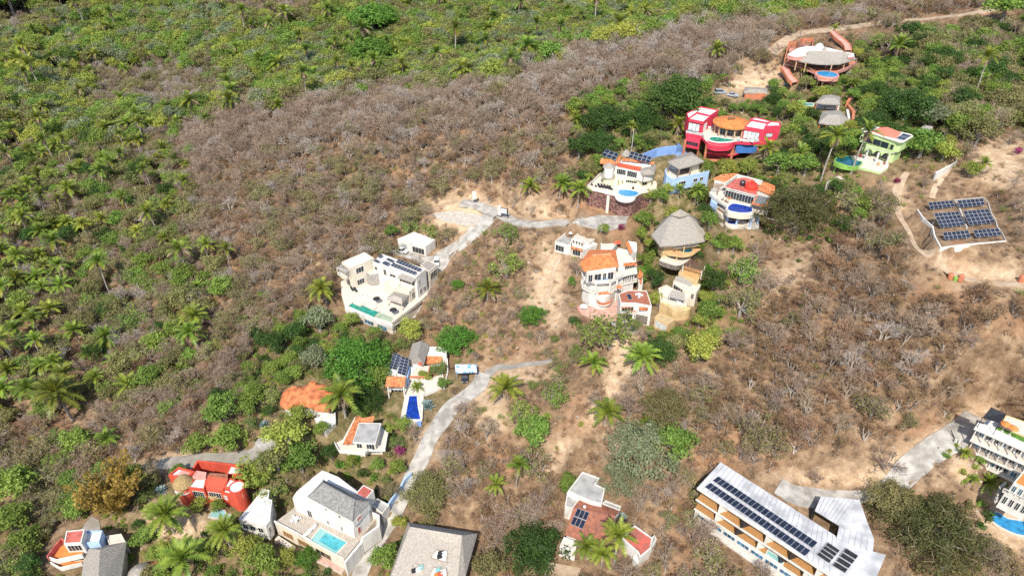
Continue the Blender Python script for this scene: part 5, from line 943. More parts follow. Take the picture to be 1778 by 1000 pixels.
h = H('garden_pool', 'tiny turquoise pool under shade trees beside the pink garden path', 'pool', 'Y1', (385, 740)); q = h.p([(332, 712), (440, 718), (436, 735), (332, 735)], 0); h.pad(q, 0, 2.5); h.pool(q, .1, POOLT, CREAM, .3, 'basin'); b = MB(); b.prism(h.p([(305, 690), (380, 685), (380, 702), (310, 705)], .5), h.z-.3, h.z+.5); b.build('lime_bench', LIME, h.root); h.protect([(300, 675), (445, 700), (440, 745), (310, 745)])
h = H('thatched_shed', 'small dark thatched shed by the parked jeeps on the bare slope', 'shed', 'P', (1312, 172)); g = h.p([(1292, 160), (1333, 162), (1331, 152), (1294, 151)], 2); h.pad(g, 0, 4); h.prism('wall', h.p([(1294, 161), (1331, 163), (1329, 155), (1296, 154)], 2), -1, 2, TERRA); h.hip([(1291, 161), (1334, 163), (1332, 153), (1293, 151)], 2, [(1300, 155), (1325, 156)], 3.1, THATCH); h.protect([(1290, 150), (1335, 150), (1335, 172), (1290, 172)])
car(hit(1250, 163), math.radians(178), 'pale jeep parked on the bare slope above the pink mansion', CARG, True, 4.4); car(hit(1272, 168), math.radians(160), 'low grey car half hidden by the jeep on the bare slope', CARG, False, 3.8); PROTECT.append([(1236, 152), (1290, 152), (1290, 176), (1236, 176)])
# ---- green house
h = H('green_house', 'pale green house with arches, coral roof and dark panels at both roof ends', 'house', 'Y2', (960, 690))
D = 1.2; T = D+6.2; h.pad(h.p([(480, 560), (860, 750), (1000, 660), (1100, 560), (720, 380)], D), D-.4, 5)
rp = [(622, 238), (650, 218), (738, 180), (850, 208), (1100, 262), (1215, 290), (1242, 308), (1130, 374), (1080, 376), (1028, 358), (800, 284)]; h.prism('roof', h.p(rp, T+.35), T, T+.35, WHITE)
h.roof('coral_roof', [(748, 258, T+.36), (855, 208, T+.5), (940, 206, T+1.0), (1105, 268, T+.5), (1035, 340, T+.36), (900, 295, T+.7)], [(0, 1, 2, 5), (2, 3, 4, 5)], mat('coral_paint', (.62, .2, .13), .8, .06, .6), .2)
wp = h.p([(640, 250), (1045, 375), (1125, 372), (1238, 310), (1100, 266), (745, 184)], T); h.prism('wall', inset(wp, .25), D+3, T, GREEN)
A, B = (640, 250), (1045, 375)
h.win(A, B, T, .17, .84, D+3.4, D+5.3, GREEN, GLASS, 'veranda_opening', 2); h.win(A, B, T, .88, .98, D+3.5, D+5.2, GREEN, GLASS, bars=0); h.win(A, B, T, .02, .1, D+3.8, D+4.9, GREEN, GLASS, bars=0)
h.slab(h.p([(690, 425), (985, 500), (1030, 495), (1010, 460), (700, 390)], D+3), D+3.05, .3, WHITE, DECKW, 'balcony'); h.rail(h.p([(690, 425), (985, 500), (1025, 495)], D+3), D+3.05, .5, GREEN, .15, 'parapet')
h.prism('ground_wall', inset(wp, 1.2), -1, D+3, GREEN); 
for x in (715, 840, 960): h.col(x, 0, D+3, D, D+3, .01, WHITE) if 0 else h.col(x, 470+(x-715)*.29, D+2.8, D, D+2.8, .28, WHITE)
P0, P1 = Vector(h.w(690, 440, D+2.8)), Vector(h.w(985, 515, D+2.8)); b = MB(); vs = []; n_ = 36
for k in range(n_+1):
    f = k/n_; p = P0+(P1-P0)*f; u = (f*3) % 1; zz = .15+1.15*(abs(2*u-1)**2.4); vs += [(p.x, p.y, h.z+D+2.75), (p.x, p.y, h.z+D+2.75-zz), (p.x, p.y+.3, h.z+D+2.75-zz), (p.x, p.y+.3, h.z+D+2.75)]
for k in range(n_): b.add(vs[k*4:k*4+8], [(0, 1, 5, 4), (1, 2, 6, 5), (2, 3, 7, 6), (3, 0, 4, 7)])
fixn(b.build('arches', GREEN, h.root).data); A2, B2 = (690, 420), (985, 495)
for k in range(2): h.win((760, 430), (985, 490), D+2.8, .05+k*.5, .42+k*.5, D+.1, D+2.5, GREEN, GLASS, 'arched_opening', 0)
h.slab(h.p([(490, 545), (700, 520), (960, 630), (945, 680), (860, 735), (590, 662)], D), D, .8, GREEN, DECKW, 'terrace'); h.pool(h.p(arc([(332, 600), (360, 560), (430, 545), (500, 548), (545, 590), (640, 612), (600, 655), (520, 662), (420, 635), (332, 600)], 3)[:-1], D+.2), D+.2, POOLK, LIME, .25)
h.prism('pool_base', h.p(arc([(320, 612), (350, 560), (430, 540), (520, 545), (650, 612), (600, 672), (500, 668), (400, 648), (320, 612)], 3)[:-1], D), D-1, D-.06, LIME)
for x, y in ((345, 640), (430, 660), (540, 700), (590, 690), (700, 690), (800, 720)): h.col(x, y, D-.9, -3.5, D-.8, .22, LIME)
h.slab(h.p([(380, 740), (500, 760), (720, 750), (840, 770), (800, 700), (450, 690)], -1.6), -1.6, .3, LIME, LIME, 'lower_beam'); h.prism('rock_base', h.p([(240, 830), (330, 800), (470, 840), (640, 800), (840, 800), (820, 740), (500, 700)], -2), -6, -2.2, STONEW)
h.panels([(655, 232, T+.45), (735, 256, T+.45), (820, 212, T+.6), (740, 186, T+.6)], 4, 2, .08); h.panels([(1038, 338, T+.45), (1128, 362, T+.45), (1218, 306, T+.6), (1125, 280, T+.6)], 4, 2, .08)
h.protect([(620, 240), (740, 175), (1110, 255), (1245, 305), (1080, 570), (960, 680), (860, 740), (580, 700), (330, 650), (330, 560), (500, 530)])
for x, y, m in ((600, 545, FABO), (620, 555, FABR), (825, 650, FABO), (905, 640, FABR), (770, 640, FABW)): chair(h.w(x, y, D), 1+x, 'bright cushioned chair on the pool terrace of the pale green house', m)
h = H('water_cistern', 'grey concrete cistern with a dark roof in the trees beside the pale green house', 'cistern', 'Y2', (1380, 260)); g = h.p([(1300, 230), (1400, 245), (1470, 205), (1370, 180)], 2.4); h.pad(g, 0, 3); h.block(g, -1, 2.4, CONC, GROOF, .4); h.protect([(1290, 175), (1475, 180), (1470, 260), (1290, 250)])
# ---- house with two deep blue pools
h = H('two_pool_house', 'white hillside house with red and orange roofs and two stacked deep blue pools', 'house', 'Y3', (470, 705))
D = 7; h.pad(h.p([(190, 420), (330, 560), (600, 560), (720, 480), (640, 250), (330, 180)], D), D-2.5, 4); h.pad(h.p([(330, 690), (650, 690), (640, 600), (340, 600)], 0), 0, 4)
rp = h.p([(328, 250), (420, 172), (560, 150), (660, 235), (628, 330)], D+3.2); h.prism('wall', inset(rp, .3), D-2, D+2.9, WHITE); h.prism('red_roof', rp, D+2.9, D+3.2, WHITE, REDROOF); h.win((328, 250), (628, 330), D+3.2, .04, .96, D+.1, D+2.5, WHITE, GLASS, bars=9)
h.slab(h.p(arc([(175, 320), (230, 370), (340, 440), (350, 470), (440, 505), (590, 510), (600, 480)], 3)+[(640, 360), (330, 290), (200, 260)], D), D, .5, WHITE, DECKW, 'terrace'); h.rail(h.p(arc([(175, 320), (230, 370), (345, 445)], 4), D), D, .7, WHITE, .25, 'parapet')
pp = h.p(arc([(350, 455), (375, 425), (410, 412), (500, 425), (580, 450), (582, 490), (500, 500), (420, 490), (370, 478), (350, 455)], 3)[:-1], D+.2); h.pool(pp, D+.2, POOLD, WHITE, .3); h.prism('pool_wall', inset(pp, -.5), D-1.5, D-.02, CREAM)
h.prism('mid_wall', h.p([(250, 400), (360, 470), (600, 500), (690, 440), (640, 340), (330, 300)], D-1), 0, D-1.6, WHITE); h.win((360, 470), (600, 500), D-1, .1, .45, D-4.2, D-2, WHITE, GLASS, bars=2); h.win((360, 470), (600, 500), D-1, .52, .9, D-4.2, D-2, WHITE, GLASS, bars=2); h.win((250, 400), (360, 470), D-1, .1, .8, D-4, D-2, WHITE, WOOD, bars=4)
for x, y in ((360, 500), (450, 535), (590, 530), (665, 500)): h.col(x, y, D-1.5, -1, D-1.4, .25, BLUE)
h.slab(h.p(arc([(325, 600), (360, 640), (440, 650), (530, 615), (540, 570), (360, 560), (325, 600)], 3)[:-1], D-4.5), D-4.5, 1, CREAM, DECK, 'lower_terrace'); h.pool(h.p(arc([(342, 588), (370, 578), (430, 582), (446, 604), (400, 610), (360, 602), (342, 588)], 3)[:-1], D-4.3), D-4.3, POOLD, CREAM, .25)
h.slab(h.p(arc([(245, 470), (290, 520), (325, 530), (330, 470), (260, 430), (245, 470)], 3)[:-1], D-3), D-3, 1, CREAM, DECK, 'side_balcony'); h.prism('side_wall', h.p([(190, 380), (250, 420), (260, 360), (210, 330)], D-.6), 0, D-.6, BLUE); h.prism('boulder_base', h.p([(500, 640), (560, 570), (650, 570), (650, 680), (560, 700)], 1), -2, 1.8, STONEW)
h.roof('tile_roof', [(205, 172, D+2.6), (290, 128, D+3.6), (452, 115, D+3.6), (420, 150, D+3.2), (330, 200, D+2.5)], [(0, 1, 2, 3, 4)], TILE, .2); h.roof('tile_roof', [(632, 268, D+2.6), (705, 195, D+3.6), (812, 238, D+3.2), (800, 345, D+2.2)], [(0, 1, 2, 3)], TILE, .2); h.roof('tile_roof', [(760, 152, D+2.4), (830, 88, D+3.4), (908, 130, D+3), (838, 178, D+2.2)], [(0, 1, 2, 3)], TILE, .2)
h.prism('wall', h.p([(640, 290), (780, 340), (800, 260), (700, 220)], D+2), D-4, D+2, WHITE); h.prism('wall', h.p([(225, 190), (330, 210), (420, 160), (300, 140)], D+2.3), D-2, D+2.4, WHITE); h.rail(h.p([(330, 205), (450, 125), (690, 185)], D+3.6), D+2, 1.5, WHITE, .3, 'parapet')
h.roof('canopy', [(580, 410, D+2.4), (640, 325, D+3), (770, 355, D+2.6), (720, 440, D+2)], [(0, 1, 2, 3)], TILE, .15); h.panels([(605, 402, D+2.6), (712, 425, D+2.4), (752, 352, D+2.9), (648, 330, D+3.1)], 4, 1, .1, 'solar_panel', .04, mat('grey_panel', (.14, .15, .15), .4, .1, 1))
h.slab(h.p([(580, 470), (700, 510), (715, 480), (640, 430)], D), D, .5, CREAM, DECK, 'side_terrace')
b = MB()
for k in range(9):
    f = k/8; a = h.w(180+f*90, 235+f*20, D+2.6); c = h.w(215+f*110, 205+f*20, D+2.6); b.tube(a, c, .09, .09, 4)
b.tube(h.w(178, 236, D+2.5), h.w(272, 258, D+2.5), .1); b.build('pergola', WOOD, h.root)
for x, y in ((185, 238), (265, 255)): h.col(x, y, D+2.5, D, D+2.5, .13, WOOD)
c = h.w(575, 262, D+3.2); b = MB(); b.lathe(c, [(1.75, 0), (1.75, .8), (1.6, 1.25), (1.0, 1.55), (.35, 1.7), (.35, 2.3), (.1, 2.4)], 24); b.build('red_dome', mat('red_paint', (.68, .05, .03), .5, .06, .8), h.root)
tank(h.w(492, 235, D+3.2), .75, 1.7, CARK, 'black water tank on the red roof next to the red dome')
h.protect([(170, 240), (200, 165), (440, 110), (560, 140), (700, 185), (830, 85), (910, 130), (815, 340), (720, 520), (660, 660), (520, 700), (330, 640), (240, 480)])
for x, y in ((355, 350), (385, 350)): lounger(h.w(x, y+8, D), .5, 'orange cushioned lounger on the terrace above the deep blue pool', FABO, WOOD, 'orange loungers above the deep blue pool')
for x, y in ((300, 380), (330, 395), (350, 405)): chair(h.w(x, y, D), x, 'brown chair along the parapet of the two pool house', WOOD)
# ---- ground solar field
h = H('retaining_wall', 'low white zigzag retaining wall around the ground solar field', 'wall', 'Y4', (480, 740)); SZ = h.z
fp = h.p([(130, 500), (165, 480), (190, 440), (350, 425), (545, 412), (585, 440), (590, 490), (640, 560), (695, 690), (275, 735), (240, 690), (215, 610), (165, 560)], 1.6); h.pad(fp, 1.5, 3)
h.rail(h.p([(125, 492), (162, 545), (190, 570), (222, 600), (235, 660), (275, 735), (430, 715), (560, 705), (692, 692)], 1.7), -.3, 1.85, WHITE, .3, 'wall'); h.rail(h.p([(692, 692), (665, 640), (635, 600), (630, 570), (600, 520), (578, 450), (545, 415), (360, 432)], 1.7), .5, 1.15, CONC, .25, 'low_wall'); h.rail(h.p([(360, 432), (395, 490), (415, 540), (440, 610)], 1.7), 1.3, .4, CONC, .4, 'kerb')
h.protect([(120, 480), (190, 430), (550, 405), (700, 690), (275, 770), (210, 620)])
for q, nu, nv, lb in (([(205, 495), (365, 477), (345, 437), (190, 450)], 6, 2, 'upper solar table of the ground field, on the grove side of the kerb'), ([(395, 485), (558, 467), (541, 423), (376, 437)], 6, 2, 'upper solar table of the ground field, on the open slope side'),
        ([(270, 612), (425, 597), (385, 507), (225, 520)], 6, 4, 'large middle solar table of the ground field, on the footpath side'), ([(455, 598), (620, 580), (575, 492), (413, 505)], 6, 4, 'large middle solar table of the ground field, on the open slope side'),
        ([(300, 690), (465, 675), (447, 628), (282, 643)], 6, 2, 'lower solar table of the ground field, on the footpath side'), ([(500, 675), (662, 660), (640, 615), (478, 628)], 6, 2, 'lower solar table of the ground field, on the open slope side')):
    a = H('solar_table', 'dark '+lb, 'solar table', 'Y4', q[0]); a.z = SZ+1.5; a.root['group'] = 'solar tables in the ground field'; lo, hi = .5, (3.3 if nv > 2 else 1.7)
    a.root.location = a.w(*q[0], 0); a.panels([(*q[0], lo), (*q[1], lo), (*q[2], hi), (*q[3], hi)], nu, nv, .05, 'panel', .05)
    for f in (.15, .5, .85):
        for (e0, e1, hh) in ((q[0], q[1], lo), (q[3], q[2], hi)): x, y = e0[0]+(e1[0]-e0[0])*f, e0[1]+(e1[1]-e0[1])*f; a.col(x, y, hh, -.4, hh, .06, ALU, 6, 'leg')
h = H('block_wall', 'short plain white block wall among shrubs above the ground solar field', 'wall', 'Y4', (285, 290)); g = h.p([(240, 245), (335, 198), (340, 204), (248, 252)], 2.4); h.pad(g, 0, 3); h.prism('wall', g, -1, 1.9, WHITE); h.prism('return_wall', h.p([(330, 200), (380, 170), (384, 175), (336, 206)], 2.2), -1, 1.7, CONC); h.protect([(225, 195), (345, 190), (340, 290), (230, 290)])
for (x, y, m, r, hh, lb) in ((1649, 484, TERRA, .6, 1.9, 'terracotta water tank by the dirt track, the one nearer the footpath'), (1667, 486, TERRA, .6, 1.9, 'terracotta water tank by the dirt track, beyond the small green tank'), (1658, 486, LIME, .45, 1.2, 'small green tank squeezed between two terracotta tanks'), (1773, 488, TERRA, .7, 2.0, 'lone terracotta water tank on the dirt track at the picture edge')):
    g = hit(x, y); tank((g[0], g[1], g[2]-.2), r, hh, m, lb); pad([(g[0]-1.2, g[1]-1.2), (g[0]+1.2, g[1]-1.2), (g[0]+1.2, g[1]+1.2), (g[0]-1.2, g[1]+1.2)], g[2], 2, .8)
    PROTECT.append([(x-8, y-16), (x+8, y-16), (x+8, y+6), (x-8, y+6)])
# ---- gate and poles by the lane
h = H('gate_wall', 'white gate wall with a barred black window panel where the lane bends', 'gate', 'Z6', (0, 0)); h.view = (740, 300, 3.847); g = hit(*h.px(500, 275)); h.z = g[2]; h.root.location = g
h.prism('wall', h.p([(478, 222), (498, 232), (502, 226), (484, 217)], 2.6), -.5, 2.6, WHITE); h.win((498, 232), (540, 240), 2.4, 0, 1, .3, 2.3, DARK, CURT, 'gate_leaf', 2); h.prism('post', h.p([(540, 238), (546, 240), (546, 236), (540, 234)], 2.5), -.3, 2.5, DARK)
h = H('site_hoarding', 'white upright panel on the raw earth bank by the building plot', 'hoarding', 'P', (825, 340)); h.prism('panel', h.p([(819, 333), (826, 332), (827, 334), (820, 335)], 2.2), -.4, 2.2, WHITE)
g = U(1094, 285, hit(1094, 285)[2]); t = thing('utility_pole', 'tall pale utility pole behind the yellow house', 'pole', g); b = MB(); b.tube((g[0], g[1], g[2]-1), (g[0], g[1], g[2]+12), .17, .11); b.build('pole', CONC, t); b = MB(); b.box((g[0], g[1], g[2]+11.3), (1.6, .12, .12)); b.build('crossarm', WOOD, t)
# ================================================================== GROUND, LANES
flatten()
def smooth_path(px, step=1.2):
    P = [hit(*p) for p in px]; q = arc([p[:2] for p in P], 10); out = [q[0]]
    for p in q[1:]:
        if math.hypot(p[0]-out[-1][0], p[1]-out[-1][1]) >= step: out.append(p)
    z = np.array([hgt(*p) for p in out])
    for _ in range(12): z[1:-1] = (z[:-2]+2*z[1:-1]+z[2:])/4
    return out, z
ROADM = np.zeros(Z.shape, bool)
def road(name, px, width, m, label=None, bed=True, lift=.13):
    global Z
    path, zz = smooth_path(px); n = len(path); P = np.array(path)
    T_ = np.gradient(P, axis=0); T_ /= np.linalg.norm(T_, axis=1)[:, None]+1e-9; N_ = np.stack([-T_[:, 1], T_[:, 0]], 1)
    w = np.interp(np.linspace(0, 1, n), np.linspace(0, 1, len(width)), width) if isinstance(width, (list, tuple)) else np.full(n, width)
    if bed:
        m_ = 7; x0, x1, y0, y1 = P[:, 0].min()-m_, P[:, 0].max()+m_, P[:, 1].min()-m_, P[:, 1].max()+m_
        j0, j1, i0, i1 = int((x0-GX0)/GS), int((x1-GX0)/GS)+2, int((y0-GY0)/GS), int((y1-GY0)/GS)+2
        sx, sy = GXX[i0:i1, j0:j1], GYY[i0:i1, j0:j1]; best = np.full(sx.shape, 1e9); zb = np.zeros(sx.shape); wb = np.zeros(sx.shape)
        for k in range(n):
            d = np.hypot(sx-P[k, 0], sy-P[k, 1]); c = d < best; best[c] = d[c]; zb[c] = zz[k]; wb[c] = w[k]/2
        f = np.clip(1-(best-wb-1.9)/3.5, 0, 1); f = f*f*(3-2*f); f = np.where(PADIN[i0:i1, j0:j1] | ROADM[i0:i1, j0:j1], 0, f)
        Z[i0:i1, j0:j1] = Z[i0:i1, j0:j1]*(1-f)+(zb-.12)*f; KEEP[i0:i1, j0:j1] |= best < wb+.6; ROADM[i0:i1, j0:j1] |= best < wb+1.2
    r = np.random.RandomState(n); vs = []; fs = []; K = 4
    jit = r.randn(n+4, 2); jit = (jit[:-4]+jit[1:-3]+jit[2:-2]+jit[3:-1]+jit[4:])/5; ed = w[:, None]/2*(1+.16*jit)
    for k in range(n):
        for j in range(K+1):
            u = j/K; o = -ed[k, 0]*(1-u)+ed[k, 1]*u; x, y = P[k]+N_[k]*o; vs.append((x, y, max(zz[k], hgt(x, y)+.02)+lift-(.03 if j in (0, K) else 0)))
        for j in (0, K): x, y, z = vs[k*(K+3)+j]; vs.append((x, y, z-.5))
    S_ = K+3
    for k in range(n-1):
        a, b = k*S_, (k+1)*S_
        for j in range(K): fs.append((a+j, a+j+1, b+j+1, b+j))
        fs += [(a+K+1, a, b, b+K+1), (a+K, a+K+2, b+K+2, b+K)]
    o = put(name, mesh_of(name, vs, fs, m)); fixn(o.data); o['kind'] = 'structure'; return o
def paved(name, px, m, t=.1):
    global Z
    P = [hit(*p) for p in px]; z = sum(p[2] for p in P)/len(P); poly = ccw([p[:2] for p in P]); PADS.clear(); pad(poly, z, 3, .5); flatten()
    b = MB(); b.prism(poly, z-.6, z+t-.12); o = b.build(name, m); o['kind'] = 'structure'; return o
LANE = mat('lane_concrete', (.47, .44, .385), .95, 0, .45, 12, col2=(.27, .245, .21), ramp=(.34, .62), bump=.5)
LANED = mat('worn_lane', (.36, .33, .28), .95, 0, .4, 9, col2=(.22, .195, .16), ramp=(.3, .7))
DIRT = mat('dirt_track', (.50, .385, .265), .98, 0, .5, 11, col2=(.33, .235, .15), ramp=(.3, .7))
GRAVEL = mat('pale_gravel', (.56, .5, .42), .98, 0, .8, 10, col2=(.40, .35, .29), ramp=(.35, .65))
paved('parking', [(998, 384), (1012, 378), (1040, 372), (1092, 374), (1085, 394), (1050, 402), (1015, 396)], LANE)
paved('parking', [(1058, 555), (1100, 557), (1110, 575), (1085, 583), (1062, 578)], LANE)
paved('forecourt', [(668, 436), (700, 432), (735, 446), (762, 440), (768, 455), (750, 475), (718, 455)], LANE)
paved('forecourt', [(440, 765), (462, 752), (482, 768), (470, 785), (450, 780)], CONC)
paved('building_plot', [(745, 385), (790, 362), (850, 360), (858, 370), (815, 395), (770, 400)], GRAVEL)
paved('driveway', [(955, 972), (1010, 982), (1000, 1010), (940, 1010)], DIRT)
paved('driveway', [(140, 920), (158, 896), (172, 902), (174, 918)], LANED)
b = H('brick_forecourt', 'x', 'x', 'Z6', (500, 790)); 
bp_ = [b.px(*q) for q in ((285, 700), (430, 712), (540, 680), (605, 620), (625, 760), (600, 800), (500, 845), (390, 800), (310, 760))]; bpo = paved('forecourt', bp_, BRICKP, .16); bpd = [b.px(*q) for q in ((283, 690), (430, 705), (535, 672), (590, 600), (608, 610), (560, 690), (430, 735), (290, 740))]; bpz = paved('forecourt_border', bpd, mat('red_paving', (.44, .16, .12), .9, .1, 1), .2)
bpy.data.objects.remove(b.root)
road('lane', [(868, 372), (852, 378), (826, 398), (800, 424), (775, 447), (758, 466), (745, 492), (728, 530), (712, 555)], [5.5, 5.2, 5.2, 6, 6, 3, 2, 2], LANE)
road('lane', [(800, 352), (835, 358), (868, 372), (895, 384), (935, 391), (975, 391), (1020, 388), (1062, 384)], [5, 5, 4.5, 4, 4, 4], LANE)
road('lane', [(842, 648), (828, 672), (806, 690), (785, 705), (768, 730), (748, 762), (732, 795), (715, 830), (700, 862), (682, 900), (655, 940), (630, 985), (612, 1030)], [4.2, 4.4, 4.4, 4.6, 4.4, 3.6, 3.4, 3.4, 3.4, 3.4, 3.4], LANE)
road('lane', [(245, 815), (275, 807), (310, 801), (360, 799), (405, 796), (440, 786), (468, 765)], [3, 3.6, 3.8, 4, 4.2, 4.6], LANED)
road('lane', [(1352, 842), (1385, 858), (1420, 868), (1465, 864), (1520, 858)], [5, 5.4, 5.2, 3.4, 3], LANE)
road('lane', [(1530, 860), (1560, 835), (1590, 802), (1625, 775), (1660, 752), (1700, 725)], [4.5, 5.2, 5.6, 5.6, 5.6], LANE)
road('path', [(846, 650), (866, 641), (888, 636), (912, 633), (945, 629), (962, 623)], [3, 2.2, 1.8, 1.6, 1.2], LANED)
road('dirt_track', [(1575, 300), (1560, 325), (1556, 352), (1563, 380), (1580, 405), (1598, 435), (1628, 462), (1665, 484), (1715, 492), (1790, 496)], [1.4, 2.2, 2, 1.3, 1.2, 1.2, 1.6, 2, 2.2], DIRT)
road('dirt_track', [(1340, 95), (1362, 72), (1395, 58), (1450, 50), (1530, 42), (1610, 34), (1700, 22), (1800, 8)], 4.6, DIRT)
road('path', [(1617, 345), (1624, 325), (1640, 302), (1648, 288)], 1.6, DIRT)
road('path', [(925, 548), (940, 535), (955, 500), (962, 470), (975, 440)], 1.3, DIRT)
road('path', [(1215, 300), (1245, 175), (1330, 178), (1365, 172)], 2.2, DIRT) if 0 else None
PROTECT += [[(1345, 88), (1362, 66), (1400, 50), (1400, 66), (1366, 82)], [(1400, 50), (1480, 42), (1480, 56), (1400, 66)], [(1480, 42), (1560, 34), (1560, 48), (1480, 56)], [(1560, 34), (1630, 25), (1630, 40), (1560, 48)], [(1630, 25), (1700, 13), (1700, 28), (1630, 40)], [(1700, 13), (1778, 4), (1778, 16), (1700, 28)], [(866, 366), (882, 376), (830, 402), (775, 458), (752, 452), (795, 420)], [(846, 642), (832, 676), (800, 698), (772, 730), (745, 785), (722, 812), (700, 806), (735, 760), (765, 715), (805, 680)], [(1350, 836), (1420, 860), (1470, 858), (1540, 850), (1600, 785), (1690, 722), (1700, 740), (1610, 810), (1540, 862), (1400, 872)], [(840, 352), (900, 380), (1060, 378), (1060, 394), (890, 396)]]
# ---- soil: bare, littered, green
PXX, PYY, PDD = proj(GXX, GYY, Z)
def soft(polys, feather):
    out = np.zeros(Z.shape)
    for p in polys:
        xs = [q[0] for q in p]; ys = [q[1] for q in p]; m = (PXX > min(xs)-feather) & (PXX < max(xs)+feather) & (PYY > min(ys)-feather) & (PYY < max(ys)+feather) & (PDD > 0)
        if not m.any(): continue
        x, y = PXX[m], PYY[m]; d = poly_dist(p, x, y); d = np.where(in_poly(p, x, y), -d, d); out[m] = np.maximum(out[m], np.clip(.5-d/feather, 0, 1))
    return out
BARE = [[(745, 350), (800, 330), (880, 350), (900, 375), (870, 375), (800, 420), (770, 400), (735, 385)], [(1252, 145), (1290, 110), (1355, 115), (1362, 165), (1290, 170), (1245, 160)], [(920, 470), (960, 430), (985, 440), (985, 560), (960, 580), (930, 545), (905, 530)],
        [(1040, 575), (1110, 575), (1100, 620), (1085, 690), (1040, 740), (1000, 745), (1040, 670), (1060, 610)], [(1480, 815), (1560, 775), (1640, 722), (1700, 695), (1778, 690), (1690, 735), (1600, 790), (1540, 850), (1430, 850), (1320, 832), (1400, 815)], [(1690, 250), (1778, 245), (1778, 330), (1700, 320)], [(1695, 850), (1760, 845), (1790, 960), (1740, 970), (1700, 900)], [(1655, 790), (1690, 800), (1690, 850), (1660, 840)],
        [(1550, 315), (1572, 315), (1575, 375), (1556, 375)], [(1600, 440), (1700, 455), (1778, 470), (1778, 505), (1660, 495)], [(900, 330), (960, 350), (1010, 385), (930, 390), (890, 370)], [(830, 640), (900, 625), (960, 640), (900, 665), (850, 700), (800, 720)], [(980, 800), (1000, 760), (960, 760), (945, 850)], [(1310, 480), (1350, 455), (1400, 450), (1380, 500), (1330, 530)],
        [(720, 750), (760, 720), (750, 800), (715, 830)], [(820, 690), (880, 690), (880, 760), (830, 760)], [(935, 430), (955, 425), (960, 470), (945, 500)], [(240, 800), (330, 775), (350, 800), (260, 830)], [(255, 870), (330, 880), (380, 920), (300, 960), (240, 930)]]
LUSH = [[(420, 560), (700, 540), (720, 640), (840, 600), (840, 650), (700, 800), (640, 1000), (100, 1000), (240, 860), (420, 820)], [(1000, 180), (1200, 150), (1500, 100), (1650, 150), (1660, 280), (1450, 330), (1250, 430), (1260, 560), (1130, 580), (1110, 420), (1020, 300)], [(0, 0), (1400, 0), (1000, 90), (560, 165), (300, 215), (0, 330)]]
bare = soft(BARE, 55); lush = soft(LUSH, 130)
ny, nx = Z.shape; ii = np.arange(ny*nx).reshape(ny, nx); v = np.stack([GXX, GYY, Z], -1).reshape(-1, 3)
f = np.stack([ii[:-1, :-1], ii[:-1, 1:], ii[1:, 1:], ii[1:, :-1]], -1).reshape(-1, 4)
gm = bpy.data.materials.new('dry_soil'); gm.use_nodes = True; t = gm.node_tree; N = t.nodes; L = t.links; bs = N['Principled BSDF']; bs.inputs['Roughness'].default_value = .95; bs.inputs['Specular IOR Level'].default_value = .15
geo = N.new('ShaderNodeNewGeometry')
def nz(sc, det=8, rough=.6):
    n = N.new('ShaderNodeTexNoise'); n.inputs['Scale'].default_value = sc; n.inputs['Detail'].default_value = det; n.inputs['Roughness'].default_value = rough; L.new(geo.outputs['Position'], n.inputs['Vector']); return n.outputs[0]
def ramp(src, stops):
    r = N.new('ShaderNodeValToRGB'); e = r.color_ramp.elements
    for k, (p, c) in enumerate(stops):
        x = e[k] if k < 2 else e.new(p); x.position = p; x.color = (*c, 1)
    L.new(src, r.inputs[0]); return r.outputs[0]
def mix(a, b, fac):
    m = N.new('ShaderNodeMix'); m.data_type = 'RGBA'; L.new(a, m.inputs[6]); L.new(b, m.inputs[7])
    if isinstance(fac, float): m.inputs[0].default_value = fac
    else: L.new(fac, m.inputs[0])
    return m.outputs[2]
litter = ramp(nz(.35, 10, .7), [(.32, (.10, .062, .037)), (.44, (.185, .118, .07)), (.55, (.275, .182, .108)), (.66, (.39, .275, .172))])
red = ramp(nz(.6, 10, .7), [(.35, (.22, .115, .062)), (.65, (.43, .25, .14))])
sand = ramp(nz(.5, 10, .75), [(.3, (.29, .185, .105)), (.43, (.44, .30, .18)), (.56, (.56, .41, .265)), (.7, (.68, .53, .37))])
green = ramp(nz(.5, 10, .7), [(.34, (.07, .075, .025)), (.5, (.16, .13, .055)), (.66, (.32, .24, .14))])
def att(name):
    a = N.new('ShaderNodeAttribute'); a.attribute_name = name; return a.outputs['Fac']
def brk(src, sc, lo, hi):
    """soften an area's edge with noise"""
    a = N.new('ShaderNodeMath'); a.operation = 'ADD'; L.new(src, a.inputs[0]); s = N.new('ShaderNodeMath'); s.operation = 'MULTIPLY_ADD'; L.new(nz(sc, 8, .7), s.inputs[0]); s.inputs[1].default_value = 1.6; s.inputs[2].default_value = -.8; L.new(s.outputs[0], a.inputs[1])
    m = N.new('ShaderNodeMapRange'); m.inputs[1].default_value = lo; m.inputs[2].default_value = hi; L.new(a.outputs[0], m.inputs[0]); return m.outputs[0]
def fl(x):
    n = N.new('ShaderNodeMapRange'); n.inputs[1].default_value = .53; n.inputs[2].default_value = .68; L.new(nz(x, 6), n.inputs[0]); return n.outputs[0]
c = mix(litter, red, fl(.045)); c = mix(c, green, brk(att('lush'), .1, .2, 1.1)); c = mix(c, sand, brk(att('bare'), .22, .3, .85)); L.new(c, bs.inputs['Base Color'])
bp2 = N.new('ShaderNodeBump'); bp2.inputs['Strength'].default_value = .8; bp2.inputs['Distance'].default_value = .5; L.new(nz(.9, 9, .7), bp2.inputs['Height']); L.new(bp2.outputs[0], bs.inputs['Normal'])
me = mesh_of('ground', v.tolist(), f.tolist(), gm, None, True)
for nm, a in (('bare', bare), ('lush', lush)): at_ = me.attributes.new(nm, 'FLOAT', 'POINT'); at_.data.foreach_set('value', a.reshape(-1).astype(np.float32))
